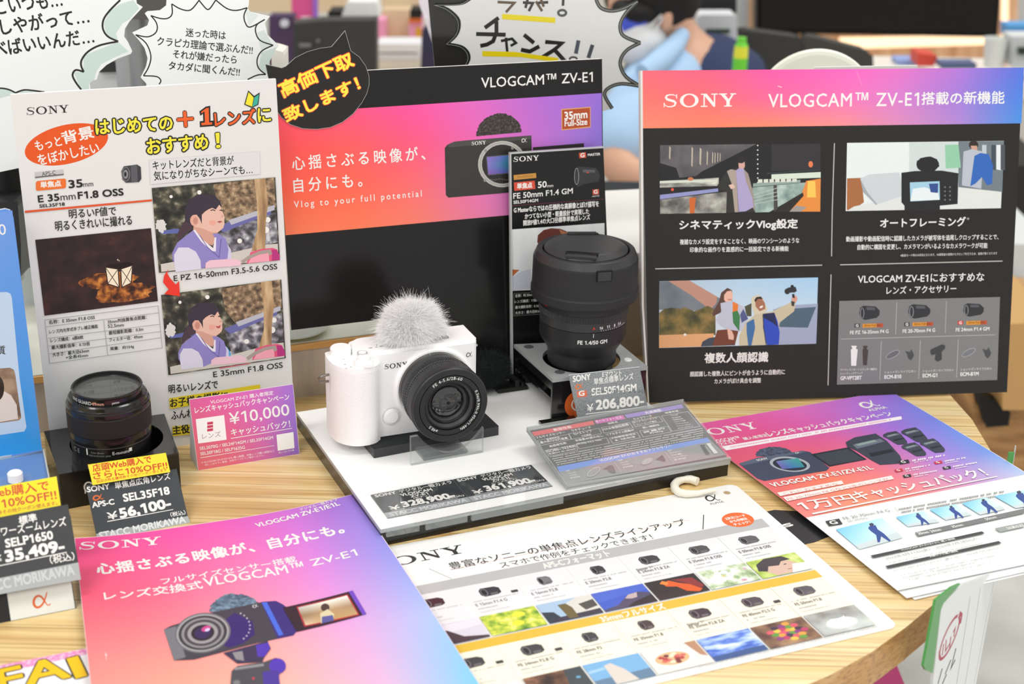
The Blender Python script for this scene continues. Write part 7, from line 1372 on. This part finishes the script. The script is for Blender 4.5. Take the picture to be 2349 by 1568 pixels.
    for i, (y0, y1, c_, lab) in enumerate(((101, 120, 'e9e9ef', 'upper white folded stack in front of the shelf post'), (124, 138, 'dedee4', 'middle white folded stack in front of the shelf post'), (139, 175, 'e0dbd2', 'cream bottom of the folded stack in front of the shelf post'))): w('folded_stack', lab, 'stack', rbox(104, y1 - y0, 6, 3, 914, (y0 + y1) / 2), 3.2, c_, .08, group='folded items below the shelf post')
    w('navy_panel', 'dark navy panel beside the marker bubble', 'panel', [(968, 70), (985, 55), (1040, 60), (1040, yb(2.9)), (962, yb(2.9))], 2.9, '35324e', .03)
    t = empty('curled_film', at(980, 40, 2.0), 'curled white translucent film by the black edge of the marker bubble', 'film'); a0 = at(980, 40, 2.0); mb = MB(); P_ = [(958, -30), (962, 10), (975, 45), (984, 75), (992, 96)]; Q_ = [(984, -30), (984, 10), (985, 40), (989, 70), (993, 97)]
    vs = [at(x, y, 2.0) - a0 for x, y in P_] + [at(x, y, 2.02) - a0 for x, y in Q_]; mb.add(vs, [(i, i + 1, 6 + i, 5 + i) for i in range(4)], mat('e6e0ea', .3)); mb.build('sheet', t, recalc=False)
    # near left background
    t = empty('metal_canister', at(322, 220, 1.42), 'grey brushed metal canister between the two speech bubbles', 'canister'); mb = MB(); mb.lathe([(0, -.01), (.020, -.01), (.021, -.008), (.021, .115), (.0205, .117), (0, .117)], 40, mat('a9abb0', .3, metal=.6)); mb.build('body', t); mb = MB(); mb.box(-.012, .05, -.045, .0, .082, .15, mat('5c5a58', .4)); mb.build('dark_bracket', t)
    def lb(t, o): plate(t, o, 'black_label', [(205, 100), (312, 94), (312, 162), (230, 164)], 1.449, mat('39383a', .4)); plate(t, o, 'emblem_print', rbox(38, 14, 7, 4, 281, 134), 1.444, mat('9a9a9c', .4)); plate(t, o, 'emblem_inner_print', rbox(32, 9, 4, 4, 281, 134), 1.439, mat('4a494b', .4))
    slab('grey_carton', 'light grey carton with a black emblem label between the speech bubbles', 'box', [(200, 90), (330, 84), (330, 240), (200, 250)], 1.45, .05, mat('cdd0d4', .5), extra=lb)
    w('white_box_edge', 'narrow white box edge right of the small speech bubble', 'box', [(622, 112), (650, 120), (660, 652), (640, 652)], 1.35, 'e8e6de', .03)
    # dark gear behind the white paper sign, left edge
    p = tab(18, 700, .0527); t = empty('black_grip', at(12, 330, 1.24), 'black camera grip standing in a clear cup at the left edge', 'grip'); a0 = at(12, 330, 1.24)
    mb = MB(); mb.ball((-.004, 0, .01), (.014, .012, .016), mat('1d1c1c', .5), 20, 14); mb.lathe([(.012, -.008), (.0135, -.012), (.014, -.07), (.012, -.1), (0, -.1)], 32, mat('1b1a1a', .45), (.0, 0, 0)); mb.box(-.02, .012, -.01, .01, .02, .036, mat('222', .4) if False else mat('232222', .4)); mb.build('body', t, bevel=.001)
    t = empty('clear_cup', at(8, 640, 1.235), 'clear plastic cup holding the black grip', 'cup'); mb = MB(); mb.lathe([(0, .0), (.018, .0), (.022, .072), (.0228, .074), (.0208, .074), (.0172, .002)], 40, clear_mat('dfe4e4', dens=.12)); mb.build('body', t)
    slab('dark_case', 'dark case standing behind the blue sign', 'box', [(-60, 466), (40, 462), (48, 560), (48, 640), (-60, 640)], 1.20, .03, mat('2b2c2d', .4))
    slab('pink_label_box', 'clear box with a pink label between the blue and white signs', 'box', [(40, 560), (88, 556), (96, 850), (44, 850)], 1.27, .04, mat('d4d9d6', .3), extra=lambda t, o: (plate(t, o, 'white_label', [(62, 724), (88, 722), (90, 764), (66, 768)], 1.268, mat('ecebe8', .4)), plate(t, o, 'pink_print', [(64, 732), (77, 730), (78, 741), (65, 743)], 1.263, mat('e05aa4', .4)), plate(t, o, 'pink_print', [(66, 748), (82, 745), (83, 756), (67, 759)], 1.263, mat('e05aa4', .4))))
    t = empty('green_dish', Matrix.Translation(tab(668, 758, .0527)), 'shallow yellow green dish on the rear shelf', 'dish'); mb = MB(); mb.lathe([(0, 0), (.022, 0), (.032, .004), (.033, .005), (.030, .005), (.02, .002), (0, .002)], 48, clear_mat('b9b84a', dens=.5, name='green_glass')); mb.build('body', t)
    # right edge, below the table level
    t = slab('wood_bench', 'brown wooden bench beyond the table at the right edge', 'bench', [(2230, 930), (2620, 930), (2620, 1110), (2230, 1110)], 1.78, .5, ramp_mat(('8a6238', 'a87c4c', 'bd9360'), 14, stretch=(1, .2, 4), name='bench_wood'), 'top'); z0 = at(2230, 1110, 1.78).z
    for x in (.1, .2):
        mb = MB(); mb.box(x, x + .03, .05, .08, -z0, .0, mat('8a6238', .6)); mb.build('leg', t)
    slab('cardboard_box', 'brown cardboard box on the bench at the right edge', 'box', [(2300, 745), (2420, 735), (2420, 940), (2300, 940)], 1.75, .2, mat('c39a62', .6), bevel=.002)
    slab('black_bag', 'small black bag in front of the bench', 'bag', [(2240, 900), (2290, 925), (2318, 945), (2314, 976), (2262, 980)], 1.765, .03, mat('151413', .6))
    slab('white_container', 'pale container above the cardboard box at the right edge', 'container', [(2325, 560), (2420, 560), (2420, 745), (2315, 745)], 2.3, .2, mat('d0d4d4', .5)); slab('dark_shelf', 'dark shelf at the right edge behind the black sign', 'shelf', [(2325, 380), (2420, 380), (2420, 560), (2325, 560)], 2.6, .2, mat('2c2825', .6))
    p = tab(2040, 1568, -.35); t = empty('magenta_box', Matrix.Translation((p.x, p.y, 0)), 'magenta box standing on the floor under the table corner', 'box'); mb = MB(); mb.box(-.12, .012, -.03, .12, 0, TZ - .34, mat('a02a64', .5)); mb.build('body', t, bevel=.002)
background()
def skin(name, parent, joints, edges, M, sub=2):
    me = bpy.data.meshes.new(name); me.from_pydata([j[0] for j in joints], edges, []); me.materials.append(M); o = link(bpy.data.objects.new(name, me), parent)
    md = o.modifiers.new('skin', 'SKIN')
    sv = me.skin_vertices[0].data if me.skin_vertices else None
    if sv is None:
        import bmesh
        bm = bmesh.new(); bm.from_mesh(me); bm.verts.layers.skin.verify(); bm.to_mesh(me); bm.free(); sv = me.skin_vertices[0].data
    for i, j in enumerate(joints): sv[i].radius = (j[1], j[1] if len(j) < 3 else j[2]); sv[i].use_root = (i == 0)
    s_ = o.modifiers.new('sub', 'SUBSURF'); s_.levels = sub; s_.render_levels = sub
    for p in me.polygons: p.use_smooth = True
    md.use_smooth_shade = True
    return o
def person():
    Y = 2.8; o = at(1600, 640, Y + .08); t = empty('person', Matrix.Translation(o), 'person in navy vest and light blue shirt, masked, leaning forward at work', 'person')
    P = lambda x, y, d=0.: at(x, y, Y + d) - o
    SK = mat('d3a58c', .5, name='skin'); J = [(P(1610, 600, .1), .10, .09), (P(1605, 430, .08), .09, .08), (P(1590, 250, .03), .10, .08), (P(1565, 150, .0), .07, .06), (P(1545, 95, 0), .05), (P(1520, 40, -.01), .06), (P(1482, 10, -.02), .078, .09), (P(1480, -60, 0), .08, .085),
         (P(1500, 215, -.10), .055), (P(1430, 300, -.20), .046), (P(1400, 385, -.26), .04), (P(1480, 412, -.30), .032), (P(1560, 420, -.33), .026), (P(1590, 424, -.34), .03),
         (P(1680, 210, .12), .055), (P(1720, 330, .10), .045), (P(1730, 420, .0), .04), (P(1680, 430, -.14), .03), (P(1630, 430, -.24), .025),
         (P(1560, 640, -.05), .085), (P(1480, 690, -.35), .065), (P(1480, 980, -.35), .045), (P(1450, 1000, -.42), .035), (P(1680, 640, -.02), .085), (P(1640, 690, -.32), .065), (P(1640, 980, -.32), .045), (P(1610, 1000, -.42), .035)]
    E_ = [(0, 1), (1, 2), (2, 3), (3, 4), (4, 5), (5, 6), (6, 7), (3, 8), (8, 9), (9, 10), (10, 11), (11, 12), (12, 13), (3, 14), (14, 15), (15, 16), (16, 17), (17, 18), (0, 19), (19, 20), (20, 21), (21, 22), (0, 23), (23, 24), (24, 25), (25, 26)]
    skin('body', t, J, E_, SK)
    for dx in range(5):      # fingers of the near hand
        mb = MB(); a = J[13][0] + Vector((.015, -.02 + dx * .012, .004)); L_ = (.045, .06, .065, .06, .048)[dx]; mb.tube([a, a + Vector((L_ * .55, 0, .004)), a + Vector((L_ * .95, -.004, -.018))], [.009, .008, .006], SK, 8); mb.build('finger', t)
    SH = mat('a9c8e8', .7); NV = mat('2f3a5c', .8)
    sl = lambda idx, k: [(J[i][0], J[i][1] + k, (J[i][2] if len(J[i]) > 2 else J[i][1]) + k) for i in idx]
    skin('shirt_sleeve', t, sl((3, 8, 9, 10), .02), [(0, 1), (1, 2), (2, 3)], SH); skin('shirt_sleeve', t, sl((3, 14, 15, 16), .018), [(0, 1), (1, 2), (2, 3)], SH)
    mb = MB(); mb.tube([J[0][0], J[1][0], J[2][0], P(1578, 195, .02), P(1566, 150, .0), P(1556, 118, .0)], [.135, .14, .155, .15, .115, .062], NV, 28); mb.ball(P(1500, 205, -.06), (.07, .075, .07), NV, 20, 12); mb.ball(P(1650, 190, .08), (.085, .08, .08), NV, 20, 12); mb.build('vest', t)
    skin('trousers', t, sl((0, 19, 20, 21), .016), [(0, 1), (1, 2), (2, 3)], mat('1c1b20', .8)); skin('trousers', t, sl((0, 23, 24, 25), .016), [(0, 1), (1, 2), (2, 3)], mat('1c1b20', .8))
    mb = MB(); mb.tube([P(1566, 78, -.05), P(1545, 108, -.09), P(1515, 140, -.14), P(1475, 168, -.17)], [.014, .020, .022, .018], SH, 12); mb.build('shirt_collar', t)
    HR = mat('1d1a1a', .6); mb = MB(); c = P(1500, -40, .01); mb.ball(c, (.095, .1, .11), HR, 24, 16, .02); c = P(1540, 25, .02); mb.ball(c, (.035, .06, .05), HR, 16, 10, .03); c = P(1462, 20, -.04); mb.ball(c, (.05, .06, .03), HR, 16, 10, .03); mb.build('hair', t)
    mb = MB(); c = P(1466, 92, -.045); mb.ball(c, (.052, .062, .048), mat('e2e2e4', .7), 20, 12); mb.tube([P(1500, 78, -.09), P(1520, 40, -.085)], .0018, mat('e8e8ea', .6), 6); mb.tube([P(1490, 60, -.095), P(1518, 34, -.085)], .0018, mat('e8e8ea', .6), 6); mb.build('face_mask', t)
    mb = MB(); c = P(1452, 48, -.085); mb.obox(c, (.022, 0, .008), (0, .003, 0), (-.004, 0, .011), mat('4a5ac8', .3)); mb.build('glasses', t); mb = MB(); mb.ball(P(1528, 45, -.075), (.012, .008, .022), SK, 12, 8); mb.build('ear', t)
    q = at(1610, 700, Y + .1); st = empty('stool', Matrix.Translation((q.x, q.y, 0)), 'low black stool under the seated person', 'stool'); mb = MB(); h = (J[0][0] + o).z - .14; mb.lathe([(0, h), (.12, h), (.13, h - .02), (.12, h - .05), (0, h - .05)], 32, BLKM); mb.build('seat', st); mb = MB(); mb.tube([(0, 0, h - .05), (0, 0, .02)], .025, BLKM); mb.lathe([(0, .02), (.12, .01), (.12, 0), (0, 0)], 32, BLKM); mb.build('base', st)
    a, b = at(1350, 470, 2.2), at(1700, 470, 2.2); mb = MB(); t2 = empty('work_desk', Matrix.Translation((a.x, 2.2, 0)), 'dark desk in front of the seated person', 'desk'); mb.box(0, b.x - a.x, .0, .14, a.z - .02, a.z, mat('1d1c1d', .5)); mb.build('top', t2, bevel=.003)
    for x in (.02, b.x - a.x - .05): mb = MB(); mb.box(x, x + .03, .02, .12, 0, a.z - .02, BLKM); mb.build('leg', t2)
person()
